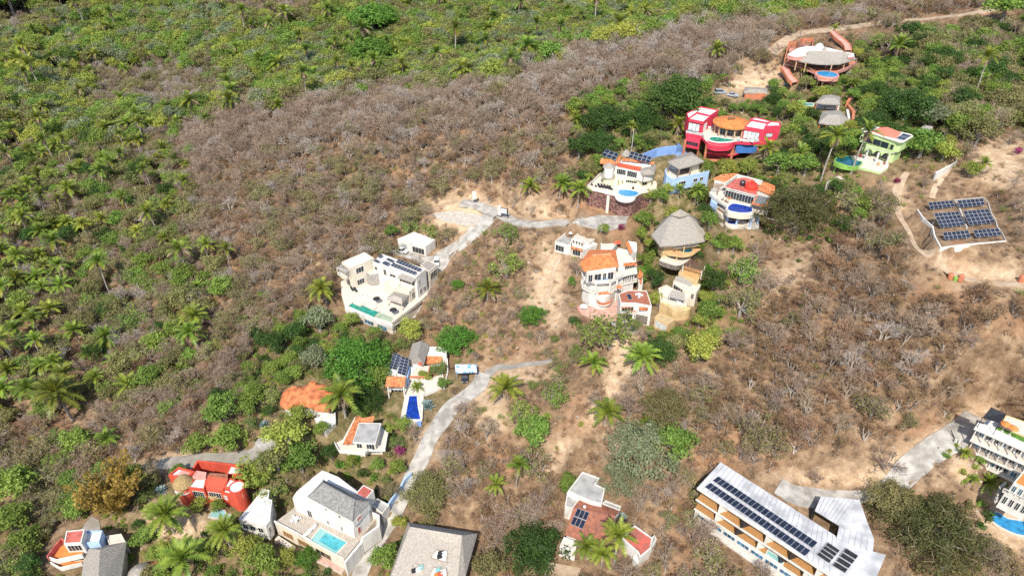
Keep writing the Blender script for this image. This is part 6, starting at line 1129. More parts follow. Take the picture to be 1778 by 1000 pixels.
put('ground', me)['kind'] = 'structure'
# the land goes on in every direction
b = MB()
def ringz(x, y): return float(tps(min(max(x, -600), 600), min(max(y, 0), 950)))
far = []
for (x0, y0, x1, y1) in ((-2600, 44, GX0+.8, 3000), (GX1-.8, 44, 2600, 3000), (GX0+.8, GY1-.8, GX1-.8, 3000)):
    nx_, ny_ = 14, 16; xs = np.linspace(x0, x1, nx_); ys = np.linspace(y0, y1, ny_); vs = []
    for y in ys:
        for x in xs:
            z = hgt(min(max(x, GX0), GX1), min(max(y, GY0), GY1)); d = max(0, GX0-x, x-GX1, y-GY1); vs.append((x, y, z+.12*d*(1 if y > 300 else .3)-.3))
    b.add(vs, [(j*nx_+i, j*nx_+i+1, (j+1)*nx_+i+1, (j+1)*nx_+i) for j in range(ny_-1) for i in range(nx_-1)])
b.build('hills', mat('far_woods', (.10, .11, .045), .95, 0, .05, 10, col2=(.16, .12, .08)))['kind'] = 'structure'
# ================================================================== VEGETATION
LEAF = {}
def leafm(key, c1, c2, hue=.02, ov=.2, tr=.38):
    LEAF[key] = mat(key+'_leaves', c1, .6, 0, .9, 3, col2=c2, obj=True, hue=hue, objvar=ov, transl=tr, ramp=(.3, .7), spec=.25)
leafm('mid_green', (0.295, 0.404, 0.079), (0.130, 0.202, 0.035), .02)
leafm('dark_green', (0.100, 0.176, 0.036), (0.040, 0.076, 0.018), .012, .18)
leafm('bright_green', (.16, .31, .045), (.085, .18, .025), .012, .12)
leafm('olive', (0.336, 0.319, 0.118), (0.168, 0.166, 0.058), .02, .2)
leafm('grey_green', (0.308, 0.351, 0.190), (0.161, 0.190, 0.098), .015, .2)
leafm('yellow_green', (0.446, 0.475, 0.094), (0.230, 0.274, 0.050), .018, .2)
leafm('golden', (0.440, 0.286, 0.066), (0.242, 0.143, 0.033), .012, .15)
leafm('dry_brown', (0.362, 0.237, 0.131), (0.194, 0.120, 0.065), .014, .25, .1)
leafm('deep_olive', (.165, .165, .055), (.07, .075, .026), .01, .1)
leafm('agave', (0.322, 0.414, 0.380), (0.184, 0.253, 0.230), .01, .1, .1)
leafm('magenta', (0.385, 0.055, 0.154), (0.198, 0.033, 0.088), .02, .15)
PALM = mat('palm_leaves', (.29, .335, .045), .45, 0, .6, 3, col2=(.10, .155, .02), obj=True, hue=.025, objvar=.3, transl=.25, spec=.35)
PALMD = mat('dead_palm_leaves', (.36, .27, .17), .8, 0, .8, 3, col2=(.2, .14, .085), obj=True, objvar=.2)
PALMY = mat('yellowing_palm_leaves', (.30, .28, .035), .5, 0, .6, 3, col2=(.16, .18, .022), obj=True, objvar=.2, transl=.2)
PTRUNK = mat('palm_trunk', (.36, .32, .27), .9, .2, 1.5, 5, obj=True)
PBARK = mat('pale_bark', (.37, .315, .265), .9, .15, 1.2, 5, obj=True, objvar=.2)
BARK = mat('grey_bark', (.30, .26, .22), .9, .2, 1.2, 5, obj=True, objvar=.2)
TWIG = mat('grey_twigs', (.385, .29, .215), .9, 0, .7, 3, col2=(.22, .155, .105), obj=True, hue=.012, objvar=.2)
TWIGW = mat('pale_twigs', (.46, .395, .335), .9, 0, .7, 3, col2=(.3, .25, .21), obj=True, objvar=.15)
TWIGB = mat('brown_twigs', (.36, .23, .13), .9, 0, .7, 3, col2=(.175, .105, .056), obj=True, hue=.012, objvar=.28)
class VB:
    def __init__(s): s.v = []; s.f = []; s.i = []
    def tri(s, a, b, c, mi): o = len(s.v); s.v += [a, b, c]; s.f.append((o, o+1, o+2)); s.i.append(mi)
    def quad(s, a, b, c, d, mi): o = len(s.v); s.v += [a, b, c, d]; s.f.append((o, o+1, o+2, o+3)); s.i.append(mi)
    def limb(s, p, q, r0, r1, mi, n=4):
        d = q-p; a = d.orthogonal().normalized(); b = d.normalized().cross(a); o = len(s.v)
        for c, r in ((p, r0), (q, r1)):
            for k in range(n): t = 6.2832*k/n; s.v.append(c+a*(math.cos(t)*r)+b*(math.sin(t)*r))
        for k in range(n): s.f.append((o+k, o+(k+1) % n, o+n+(k+1) % n, o+n+k)); s.i.append(mi)
    def twig(s, p, q, w, mi, R):
        d = (q-p); side = d.cross(Vector((R.uniform(-1, 1), R.uniform(-1, 1), R.uniform(-1, 1)))).normalized()*w; s.tri(p-side, p+side, q, mi)
    def mesh(s, name, mats): return mesh_of(name, s.v, s.f, mats, s.i)
def rv(R): 
    while True:
        v = Vector((R.uniform(-1, 1), R.uniform(-1, 1), R.uniform(-1, 1)))
        if .05 < v.length < 1: return v.normalized()
def leaf(vb, c, n, s, mi, R):
    a = n.cross(rv(R)).normalized()*s; b = n.cross(a).normalized()*s*R.uniform(.5, .9); vb.quad(c-a, c+b*.8, c+a, c-b*.8, mi)
def make_palm(seed, h=6., R0=3.2, nf=24):
    R = random.Random(seed); cr, tk = VB(), VB(); p = Vector((0, 0, -.6)); lean = Vector((R.uniform(-.1, .1), R.uniform(-.1, .1), 0)); n = 6
    for k in range(n):
        q = p+Vector((lean.x*h/n*(k+.5)*.35, lean.y*h/n*(k+.5)*.35, (h+.6)/n)); tk.limb(p, q, .2-.06*k/n+(.1 if k == 0 else 0), .2-.06*(k+1)/n, 0, 6); p = q
    top = p
    for k in range(nf):
        az = k*2.39996+R.uniform(-.4, .4); e = k/nf; el = math.radians(80-92*e+R.uniform(-13, 13)); L = R0*R.uniform(.85, 1.1)*(.75+.4*min(1, e*2)); mi = 0 if e < .75 or R.random() < .7 else (2 if R.random() < .75 else 1)
        d = Vector((math.cos(az)*math.cos(el), math.sin(az)*math.cos(el), math.sin(el))); pts_ = []; x = top.copy(); m = 8; dirn = d.copy()
        for j in range(m+1): pts_.append(x.copy()); x = x+dirn*(L/m); dirn = (dirn+Vector((0, 0, -.085-.05*j/m*2))).normalized()
        side = Vector((-math.sin(az), math.cos(az), 0)); tw = R.uniform(-.5, .5)
        for j in range(m):
            a, b = pts_[j], pts_[j+1]; ax = (b-a).normalized(); up = side.cross(ax).normalized(); wl = .72*math.sin(math.pi*min(1, (j+1.1)/(m+.6)))**.7*(R0/3.2)
            for s_ in (-1, 1):
                for t in (.0, .5):
                    o = a+(b-a)*t; tip = o+side*s_*wl*R.uniform(.8, 1.1)+ax*wl*.75+up*(.1-.35*R.random()-.1*j/m)*wl*(1+abs(tw)); w = (b-a)*.6; cr.tri(o, o+w, tip, mi)
            cr.tri(a-up*.04, a+up*.04, b, mi)
    for k in range(R.randint(12, 20)):
        az = R.uniform(0, 6.28); L = R0*R.uniform(.45, .8); side = Vector((-math.sin(az), math.cos(az), 0)); a = top-Vector((0, 0, .1)); o = a+Vector((math.cos(az), math.sin(az), 0))*R.uniform(.25, .7)+Vector((0, 0, -.25*L)); b = o+Vector((math.cos(az)*.25, math.sin(az)*.25, -.75*L))
        cr.quad(a-side*.05, a+side*.05, o+side*.28, o-side*.28, 1); cr.tri(o-side*.3, o+side*.3, b, 1); cr.tri(o-side*.1, o+side*.45, b+side*.3, 1)
    return cr, tk, [PALM, PALMD, PALMY], [PTRUNK]
def make_bare(seed, h=5., r=3., tw=TWIG, dens=1.):
    R = random.Random(seed); cr, tk = VB(), VB()
    def grow(p, d, L, rad, lev):
        q = p+d*L
        if lev < 2: tk.limb(p, q, rad, rad*.62, 0, 5 if lev == 0 else 4)
        elif lev == 2: cr.limb(p, q, rad, rad*.5, 0, 3)
        else: cr.twig(p, q, max(.022, rad), 0, R)
        if lev >= 5: return
        nb = [3, 4, 4, 4, 3][lev]
        if lev >= 3 and R.random() > dens: nb -= 1
        for k in range(nb):
            t = R.uniform(.45, 1) if lev else R.uniform(.75, 1); sp = [.75, .8, .85, .9, 1][lev]; nd = (d+rv(R)*sp+Vector((0, 0, .18))).normalized()
            if nd.z < -.1: nd.z *= -.5
            nd = Vector((nd.x*r/3*1.15, nd.y*r/3*1.15, nd.z*h/5)).normalized(); grow(p+d*(L*t), nd, L*[.95, .72, .66, .62, .6][lev]*R.uniform(.8, 1.15), rad*[.6, .55, .5, .5, .6][lev], lev+1)
    for s_ in range(R.choice((1, 2, 2))):
        d = (Vector((R.uniform(-.4, .4), R.uniform(-.4, .4), 1))).normalized(); grow(Vector((R.uniform(-.2, .2), R.uniform(-.2, .2), -.3)), d, h*.30, .13, 0)
    return cr, tk, [tw], [PBARK]
def make_leafy(seed, mkey, h=5., r=3., lobes=18, per=70, ls=.3, flat=.75, lr0=.26, lr1=.44, twigs=0, upright=0.):
    R = random.Random(seed); cr, tk = VB(), VB(); zc = h-r*flat*.95; base = Vector((0, 0, -.5))
    fork = Vector((R.uniform(-.2, .2), R.uniform(-.2, .2), max(.6, zc-r*flat*.6))); tk.limb(base, fork, .09*h**.8, .06*h**.8, 0, 6); C_ = []
    for k in range(lobes):
        d = rv(R); d.z = abs(d.z)*1.1-.42; rr = R.uniform(.35, 1.0)*r; c = Vector((d.x*rr, d.y*rr, zc+d.z*rr*flat+upright*R.random()*r)); lr = r*R.uniform(lr0, lr1); C_.append((c, lr))
        if k < 9: m = fork+(c-fork)*.5+Vector((R.uniform(-.2, .2), R.uniform(-.2, .2), -.1)); tk.limb(fork, m, .035*h**.8, .025*h**.8, 0, 4); tk.limb(m, c, .025*h**.8, .008*h, 0, 3)
    for c, lr in C_:
        for _ in range(per):
            d = rv(R); q = c+Vector((d.x, d.y, d.z*.78))*lr*(R.random()**.4)*R.choice((1, 1, 1.12)); n = (d*.7+rv(R)*.8+Vector((0, 0, .35))).normalized(); leaf(cr, q, n, ls*R.uniform(.6, 1.25), 0, R)
        for _ in range(twigs):
            d = rv(R); cr.twig(c, c+d*lr*1.25, .025, 1, R)
    return cr, tk, [LEAF[mkey], TWIG], [BARK]
def make_shrub(seed, mat_t, mkey=None, r=1.2, h=1.4, nt=70, nl=60):
    R = random.Random(seed); cr = VB(); stems = []
    for k in range(12):
        az = R.uniform(0, 6.28); d = Vector((math.cos(az)*R.uniform(.2, 1)*r, math.sin(az)*R.uniform(.2, 1)*r, R.uniform(.5, 1)*h)); stems.append(d); cr.twig(Vector((0, 0, -.15)), d, .035, 0, R)
    for k in range(nt):
        d = R.choice(stems)*R.uniform(.35, .95); q = d+rv(R)*r*.45; q.z = max(q.z, .03); cr.twig(d, q, .026, 0, R)
    for k in range(nl):
        d = R.choice(stems)*R.uniform(.5, 1.0)+rv(R)*r*.35; d.z = max(d.z, .05); leaf(cr, d, (rv(R)+Vector((0, 0, .6))).normalized(), R.uniform(.07, .16)*(1.6 if nt < 30 else 1), 1, R)
    return cr, None, [mat_t, LEAF[mkey or 'dry_brown']], None
def make_bush(seed, mkey, r=1., per=240, ls=.17):
    R = random.Random(seed); cr = VB(); C_ = [(Vector((R.uniform(-.55, .55)*r, R.uniform(-.55, .55)*r, r*R.uniform(.35, .75))), r*R.uniform(.4, .62)) for _ in range(6)]
    for k in range(per):
        c, lr = R.choice(C_); d = rv(R); q = c+d*lr*(R.random()**.4); q.z = max(.02, q.z); leaf(cr, q, (d*.7+rv(R)*.7+Vector((0, 0, .3))).normalized(), ls*R.uniform(.6, 1.3), 0, R)
    for k in range(8): c, lr = R.choice(C_); cr.twig(Vector((0, 0, -.1)), c, .03, 1, R)
    return cr, None, [LEAF[mkey], TWIGB], None
def make_agave(seed, r=1.3, mkey='agave', n=34):
    R = random.Random(seed); cr = VB()
    for k in range(n):
        az = k*2.4; el = math.radians(80-70*k/n); L = r*R.uniform(.8, 1.1); d = Vector((math.cos(az)*math.cos(el), math.sin(az)*math.cos(el), math.sin(el))); s_ = Vector((-math.sin(az), math.cos(az), 0))*.13*r; m = d*L*.5; up = Vector((0, 0, .05))
        cr.quad(-s_*.6, s_*.6, m+s_, m-s_, 0); cr.tri(m-s_, m+s_, d*L-up*L, 0)
    return cr, None, [LEAF[mkey]], None
def make_rock(seed):
    R = random.Random(seed); cr = VB(); import bmesh; bm = bmesh.new(); bmesh.ops.create_icosphere(bm, subdivisions=2, radius=.5)
    for v in bm.verts: v.co = Vector((v.co.x*1.2, v.co.y, v.co.z*.7))*R.uniform(.8, 1.15)
    cr.v = [v.co.copy() for v in bm.verts]; cr.f = [tuple(v.index for v in f_.verts) for f_ in bm.faces]; cr.i = [0]*len(cr.f); bm.free(); return cr, None, [mat('field_rock', (.40, .33, .25), .95, .2, 1.5, 8, bump=.6)], None
def make_bamboo(seed, mkey, h=7., n=26, r=2.6):
    R = random.Random(seed); cr, tk = VB(), VB()
    for k in range(n):
        az = R.uniform(0, 6.28); x = Vector((math.cos(az), math.sin(az), 0))*R.uniform(0, .7); d = (Vector((math.cos(az)*R.uniform(.1, .45), math.sin(az)*R.uniform(.1, .45), 1))).normalized(); hh = h*R.uniform(.65, 1); m = 6; out = Vector((math.cos(az), math.sin(az), 0))
        for j in range(m):
            q = x+d*(hh/m); tk.limb(x, q, .05, .045, 0, 3); d = (d+out*.07*(r/2.6)+Vector((0, 0, -.07*j/m))).normalized()
            if j > 0:
                for _ in range(16): c = q+rv(R)*.55*(1-.2*j/m); leaf(cr, c, (rv(R)+Vector((0, 0, .3))).normalized(), R.uniform(.16, .34), 0, R)
            x = q
    return cr, tk, [LEAF[mkey]], [mat('bamboo_culm', (.42, .33, .12), .6, .15, 2)]
KIND = {}
def kind(key, makes, size):
    """the forms of one kind of plant: crown mesh, trunk mesh and both joined"""
    KIND[key] = []
    for k, (cr, tk, cm, tm) in enumerate(makes):
        c = cr.mesh(key+'_crown', cm); t = tk.mesh(key+'_trunk', tm) if tk else None
        if tk: o = len(cr.v); j = mesh_of(key, cr.v+tk.v, cr.f+[tuple(x+o for x in f_) for f_ in tk.f], cm+tm, cr.i+[len(cm)+x for x in tk.i])
        else: j = c
        KIND[key].append((c, t, j, size))
kind('palm_tree', [make_palm(20+k, h_, 3.2) for k, h_ in enumerate((3., 4.5, 6., 8., 10.5))]+[make_palm(30+k, h_, 3.2, nf_) for k, (h_, nf_) in enumerate(((3.4, 18), (5., 30), (6.6, 17)))], 3.2)
kind('bare_tree', [make_bare(40+k, 4.6+.3*k, 3., TWIG) for k in range(5)], 3.)
kind('pale_tree', [make_bare(60+k, 5.6, 3.2, TWIGW, .8) for k in range(3)], 3.2)
kind('brown_tree', [make_bare(70+k, 3.4+.3*k, 2.8, TWIGB) for k in range(5)], 2.8)
for key in ('mid_green', 'dark_green', 'olive', 'grey_green', 'yellow_green'):
    kind(key, [make_leafy(hash(key) % 97*0+80+k+10*len(key), key, 4.8+.4*k, 3., 17+2*k, 105, .21, .62+.08*k, twigs=3 if key in ('olive', 'grey_green') else 0) for k in range(3)], 3.)
kind('half_bare', [make_leafy(140+k, 'olive', 4.4, 2.9, 15, 44, .18, .7, twigs=24) for k in range(3)], 2.9)
kind('half_green', [make_leafy(150+k, 'mid_green', 4.2, 2.9, 15, 55, .19, .7, twigs=16) for k in range(3)], 2.9)
kind('bright_tree', [make_leafy(160+k, 'bright_green', 5., 4., 80, 75, .17, .62, .16, .3) for k in range(2)], 4.)
kind('umbrella_tree', [make_leafy(170, 'bright_green', 6., 5., 60, 90, .3, .3, .18, .3)], 5.)
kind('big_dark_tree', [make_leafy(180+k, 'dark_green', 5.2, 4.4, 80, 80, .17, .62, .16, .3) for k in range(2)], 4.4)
kind('big_olive_tree', [make_leafy(190+k, 'olive', 5.4, 4.6, 80, 80, .16, .6, .15, .3, twigs=3) for k in range(2)], 4.6)
kind('big_grey_tree', [make_leafy(195+k, 'grey_green', 5.4, 4.6, 80, 80, .17, .62, .15, .3, twigs=4) for k in range(2)], 4.6)
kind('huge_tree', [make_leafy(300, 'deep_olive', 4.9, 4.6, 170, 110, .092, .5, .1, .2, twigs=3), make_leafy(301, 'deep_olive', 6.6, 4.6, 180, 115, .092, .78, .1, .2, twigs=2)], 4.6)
kind('bamboo', [make_bamboo(200, 'golden', 8., 34, 3.)], 3.4)
kind('green_bamboo', [make_bamboo(201, 'yellow_green', 7., 28, 2.6)], 3.)
kind('dry_shrub', [make_shrub(210+k, TWIGB if k % 2 else TWIG, 'dry_brown', 1.3, 1.3, 80, 34) for k in range(5)], 1.3)
kind('green_shrub', [make_shrub(220+k, TWIGB, k2, 1.2, 1.3, 34, 150) for k, k2 in enumerate(('olive', 'mid_green', 'yellow_green', 'olive'))], 1.2)
kind('bush', [make_bush(230+k, k2) for k, k2 in enumerate(('mid_green', 'dark_green', 'yellow_green', 'mid_green', 'olive'))], 1.)
kind('flower_bush', [make_bush(240, 'magenta', 1., 200, .14)], 1.)
kind('round_bush', [make_bush(245, 'dark_green', 1., 300, .13), make_bush(246, 'bright_green', 1., 300, .13)], 1.)
kind('rock', [make_rock(400+k) for k in range(4)], .5)
kind('agave', [make_agave(250)], 1.3)
kind('banana_plant', [make_agave(251, 2., 'bright_green', 16)], 2.)
NAME = dict(palm_tree='palm_tree', bare_tree='bare_tree', pale_tree='bare_tree', brown_tree='bare_tree', half_bare='thin_tree', half_green='thin_tree', mid_green='green_tree', dark_green='green_tree', olive='green_tree', grey_green='green_tree', yellow_green='green_tree',
            bright_tree='broad_tree', umbrella_tree='umbrella_tree', big_dark_tree='broad_tree', big_olive_tree='broad_tree', big_grey_tree='broad_tree', huge_tree='broad_tree', bamboo='bamboo_clump', green_bamboo='bamboo_clump', dry_shrub='dry_shrub', green_shrub='dry_shrub', bush='garden_bush', flower_bush='flowering_bush', round_bush='clipped_bush', agave='agave', banana_plant='banana_plant', rock='boulder')
LOOK = dict(palm_tree='arching green palm with a skirt of dead fronds', bare_tree='grey leafless tree with fine twigs', pale_tree='pale whitish leafless tree', brown_tree='low brown leafless tree', half_bare='thin tree with few olive leaves', half_green='thin tree with few green leaves',
            mid_green='green leafy tree', dark_green='dark green tree', olive='dull olive tree', grey_green='grey green tree', yellow_green='yellow green tree', dry_shrub='dry brown twiggy shrub', green_shrub='straggly shrub with some leaves', bush='leafy green bush', flower_bush='bush with magenta blossom', round_bush='dense rounded bush', agave='blue grey spiky agave', banana_plant='broad leaved banana plant',
            bright_tree='bright green broad tree', umbrella_tree='flat crowned bright tree', big_dark_tree='large dark green tree', big_olive_tree='large olive tree', big_grey_tree='large grey green tree', bamboo='golden bamboo clump', green_bamboo='yellow green bamboo clump')
MARKS = [('the curved white villa with the green pool', 660, 500), ('the house with the narrow blue pool', 720, 660), ('the orange domed house', 535, 700), ('the red castle house', 360, 830), ('the white shingle villa', 580, 890), ('the pale thatched hall', 760, 950), ('the mottled tile roof house', 1030, 890), ('the long apartment block', 1370, 920), ('the terraced hotel', 1740, 780),
         ('the orange hip roof house', 1055, 500), ('the great conical thatch', 1180, 400), ('the yellow house', 1085, 320), ('the pale blue house', 1195, 300), ('the pink mansion', 1270, 240), ('the hilltop house', 1425, 110), ('the pale green house', 1540, 250), ('the two pool house', 1290, 345), ('the ground solar field', 1670, 385), ('the lane bend with the gate', 870, 375), ('the red-roofed balcony house', 140, 950)]
MW = [(n_, *hit(x, y)[:2]) for n_, x, y in MARKS]
def zone(x, y, far_):
    n_, a, b = min(MW, key=lambda m: (m[1]-x)**2+(m[2]-y)**2); d = math.hypot(a-x, b-y)
    if d < 32: return 'near '+n_
    if far_ > 310: return 'in the far valley forest'
    px, py, _ = proj(x, y, hgt(x, y))
    if px < 480 and py > 180: return 'in the palm grove below the ridge'
    if py < 330 and px < 1250: return 'on the brown ridge beyond the lane'
    if px > 1180: return 'on the dry slope under the solar field'
    return 'on the slope between the lane and tile roof house'
def plant(key, x, y, sc, rz, label=None, group=None, parts=True, form=None, sz=1.):
    c, t, j, s0 = KIND[key][rng.randrange(len(KIND[key])) if form is None else form]; z = hgt(x, y); nm = NAME[key]
    lab = label
    if lab is None: zn = zone(x, y, math.hypot(x, y)); lab = LOOK[key]+' '+zn; group = group or (LOOK[key].split(' with')[0]+' '+zn)
    if parts and t is not None:
        o = thing(nm, lab, nm.replace('_', ' ').split(' ')[-1] if 'tree' in nm else nm.replace('_', ' '), (x, y, z), group); o.rotation_euler = (0, 0, rz); o.scale = (sc, sc, sc*sz)
        put('crown', c, o); put('trunk', t, o)
    else:
        o = put(nm, j, None, (x, y, z)); o.rotation_euler = (0, 0, rz); o.scale = (sc, sc, sc*sz); tag(o, lab, 'tree' if 'tree' in nm else nm.replace('_', ' '), group)
    return o
def hit_top(px, py, dz):
    r = ray(px, py); t = 70.
    while t < 900:
        x, y, z = r[0]*t, r[1]*t, CAMH+r[2]*t
        if z < hgt(x, y)+dz: return x, y
        t += .8
    return r[0]*t, r[1]*t
TAKEN = []       # (x, y, radius) of the plants set by hand
def top(key, px, py, wpx, hc, label=None, form=None, group=None, sz=1.):
    """a plant whose crown centre is seen at a pixel, wpx wide, hc metres up"""
    x, y = hit_top(px, py, hc); d = proj(x, y, hgt(x, y)+hc)[2]; r = wpx*d/F/2; sc = r/KIND[key][0][3]; TAKEN.append((x, y, r))
    return plant(key, x, y, sc, rng.uniform(0, 6.28), label, group, True, form, sz)
# ------------------------------------------------------------------ plants that stand out in the photograph
for a in [('umbrella_tree', 648, 50, 84, 5, 'flat crowned bright green tree in the far forest, the upper of two'), ('umbrella_tree', 646, 106, 84, 5, 'flat crowned bright green tree in the far forest, the lower of two'), ('umbrella_tree', 20, 14, 80, 5, 'bright green flat tree in the upper corner of the far forest'), ('umbrella_tree', 105, 2, 60, 5, 'bright green flat tree at the top edge of the far forest'),
          ('bright_tree', 622, 628, 122, 5, 'large bright green leafy tree beside the roof panels of the narrow pool house'), ('dark_green', 478, 600, 50, 3.5, 'dark green round tree behind the bright broad tree, beside the slope'), ('dark_green', 514, 574, 46, 4, 'dark green upright tree next to the fan palm below the white villa'), ('grey_green', 553, 558, 60, 4, 'grey green tree below the green pool terrace of the white villa'), ('grey_green', 546, 622, 52, 3.5, 'grey green tree pressed against the large bright green tree'),
          ('big_dark_tree', 640, 690, 66, 3, 'dark leafy tree just under the tiled tower of the narrow pool house'), ('mid_green', 662, 655, 50, 4, 'green tree between the bright broad tree and the tiled tower'), ('bright_tree', 793, 592, 74, 3, 'low bright green spreading tree behind the mottled canopy'), ('yellow_green', 714, 578, 54, 3, 'yellow green tree at the foot of the villa pool wall'), ('bright_tree', 795, 486, 26, 3, 'small bright green tree on the bare bank beside the villa lane'),
          ('big_dark_tree', 1052, 205, 84, 5, 'dark spreading tree above the yellow house panels'), ('big_dark_tree', 1178, 172, 116, 5, 'wide deep green tree behind the pink mansion'), ('big_dark_tree', 1120, 205, 70, 4, 'dark tree filling the gap between the utility pole and the pink mansion'), ('big_dark_tree', 1040, 245, 70, 4, 'dark tree behind the yellow house'), ('dark_green', 1005, 262, 50, 3.5, 'dark tree at the edge of the brown ridge above the yellow house'),
          ('huge_tree', 1390, 372, 138, 6, 'huge olive tree beside the two pool house', 1), ('mid_green', 1118, 384, 40, 3, 'green tree between the parking and the great conical thatch'), ('mid_green', 1112, 412, 34, 3, 'green tree on the bank below the parking'), ('mid_green', 1122, 450, 36, 3, 'green tree in the hedge between the hip roof house and the thatched terrace'), ('dark_green', 1134, 486, 44, 3, 'dark tree in the hedge beside the brown terrace roof'),
          ('dark_green', 1240, 492, 50, 3, 'dark tree beside the dark timber pergola'), ('mid_green', 1232, 540, 50, 3, 'green tree at the corner of the ochre house'), ('mid_green', 1247, 440, 36, 3, 'green tree beside the great conical thatch, below the blue stairs'), ('half_green', 1290, 470, 74, 4, 'thin green tree on the open slope next to the pergola house'), ('half_bare', 1288, 530, 80, 4, 'thin olive tree on the open slope below the pergola house'), ('yellow_green', 1214, 562, 40, 2, 'yellow green low tree at the foot of the ochre house'),
          ('big_dark_tree', 1147, 604, 72, 4, 'dark tree below the parking of the guest house'), ('yellow_green', 1215, 606, 66, 4, 'yellow green tree on the slope below the ochre garage'), ('big_olive_tree', 1158, 700, 88, 4, 'dark olive bushy tree on the slope above the grey tree'), ('big_grey_tree', 1118, 772, 130, 5, 'wide grey green tree above the grey flat roof'), ('big_grey_tree', 1085, 820, 90, 4, 'grey green tree at the back wall of the mottled tile roof house'), ('mid_green', 1170, 775, 80, 4, 'green tree beside the wide grey green tree'),
          ('huge_tree', 1612, 912, 190, 6, 'huge olive tree shading the road behind the apartment block', 0), ('big_olive_tree', 1560, 850, 90, 6, 'olive tree overhanging the road behind the huge olive tree'), ('big_olive_tree', 1650, 965, 120, 5, 'olive tree at the bottom edge below the kidney pool'), ('big_dark_tree', 928, 952, 118, 5, 'dark green dense tree beside the tan driveway'), ('olive', 850, 978, 66, 4, 'olive tree beside the pale thatched hall'), ('big_olive_tree', 742, 850, 90, 3.5, 'drab olive tree overhanging the lane'), ('olive', 690, 870, 40, 2.5, 'small olive tree at the edge of the lane by the pale blue wall') if 0 else ('olive', 745, 895, 40, 3, 'small green tree behind the pale thatched hall'),
          ('bamboo', 200, 872, 92, 4, 'golden bamboo clump beside the red castle house'), ('bamboo', 170, 868, 50, 4, 'smaller golden bamboo clump by the driveway of the balcony house'), ('green_bamboo', 446, 826, 54, 4, 'yellow green bamboo clump against the red castle house'), ('yellow_green', 500, 760, 76, 4, 'yellow green tree in front of the orange domed house'), ('mid_green', 520, 800, 70, 3.5, 'green tree above the white roof of the shingle villa'), ('olive', 480, 800, 64, 3.5, 'olive tree between the bamboo and the shingle villa'), ('half_green', 470, 850, 60, 3.5, 'thin tree over the white cottage roof'),
          ('mid_green', 26, 850, 84, 4, 'green tree at the picture edge on the slope'), ('mid_green', 20, 905, 70, 4, 'green tree at the picture edge above the corner house'), ('bright_tree', 530, 966, 48, 2.5, 'small bright green tree at the foot of the shingle villa terrace'), ('mid_green', 460, 975, 70, 3, 'green tree at the bottom edge below the shingle villa'), ('yellow_green', 430, 955, 56, 3, 'yellow green tree beside the palms at the bottom edge'), ('mid_green', 665, 972, 60, 2.5, 'leafy tree between the lane and the pale thatched hall'), ('yellow_green', 693, 905, 30, 2, 'yellow green low tree where the lane meets the pale thatched hall'),
          ('big_dark_tree', 1575, 185, 110, 5, 'dark broad tree above the pale green house'), ('big_dark_tree', 1525, 150, 64, 5, 'dark tree beside the orange garden wall'), ('big_dark_tree', 1520, 205, 60, 4, 'dark tree between the palapas and the pale green house'), ('grey_green', 1620, 205, 60, 4, 'grey green tree above the concrete cistern'), ('mid_green', 1600, 262, 66, 3, 'green tree at the end wall of the pale green house'), ('yellow_green', 1690, 288, 32, 3.5, 'yellow green tree on the slope above the solar field'), ('yellow_green', 1640, 262, 50, 3.5, 'yellow green tree by the white block wall'), ('olive', 1700, 235, 60, 4, 'olive tree beyond the solar field'), ('mid_green', 1745, 20, 70, 5, 'green tree in the top corner by the hilltop track'),
          ('mid_green', 388, 715, 72, 4, 'green tree on the bank above the lane to the red castle house'), ('mid_green', 398, 768, 66, 3, 'green tree along the lane to the red castle house'), ('dark_green', 375, 690, 46, 3.5, 'dark tree above the bank beside the domed house'), ('mid_green', 345, 780, 50, 2, 'low green tree on the lane edge by the red castle house'), ('mid_green', 680, 402, 30, 3, 'green tree behind the villa garage'), ('yellow_green', 1380, 205, 46, 2.5, 'yellow green bushy tree beside the pink mansion'), ('olive', 1375, 252, 36, 2, 'olive tree on the bare slope beside the pink mansion'), ('yellow_green', 1250, 272, 56, 2.5, 'yellow green tree below the pink mansion columns') if 0 else ('yellow_green', 1266, 305, 36, 1.5, 'yellow green tree below the pink mansion columns'),
          ('mid_green', 1225, 298, 40, 2.5, 'green tree above the pale blue house corner'), ('mid_green', 1352, 290, 50, 3, 'green tree above the tiled wing of the two pool house'), ('mid_green', 1400, 290, 50, 3, 'green tree between the pale green house and the huge olive tree'), ('half_green', 1060, 588, 100, 3.5, 'sparse green tree hiding the foot of the pink paved forecourt'), ('half_green', 1100, 560, 30, 2, 'small planted tree in the parking below the guest house'), ('mid_green', 1000, 190, 40, 3, 'green tree on the ridge edge'), ('mid_green', 932, 760, 70, 2, 'low green tree on the slope above the tall palm'), ('mid_green', 985, 845, 50, 2.5, 'green tree at the wall of the grey flat roof') ,
          ('half_green', 905, 720, 60, 2.5, 'thin green tree below the two lane palms'), ('half_green', 960, 690, 60, 2.5, 'thin dark tree on the open slope'), ('half_green', 880, 410, 50, 2.5, 'thin green tree at the bend of the lane'), ('half_green', 880, 470, 70, 2.5, 'thin olive tree in the middle of the bare bank'), ('bright_tree', 925, 548, 50, 2, 'low bright green shrubby tree on the bare bank'), ('dark_green', 1640, 350, 1, 1, '') if 0 else ('half_bare', 1535, 425, 70, 2.5, 'thin grey tree beside the dirt track')]:
    top(*a)
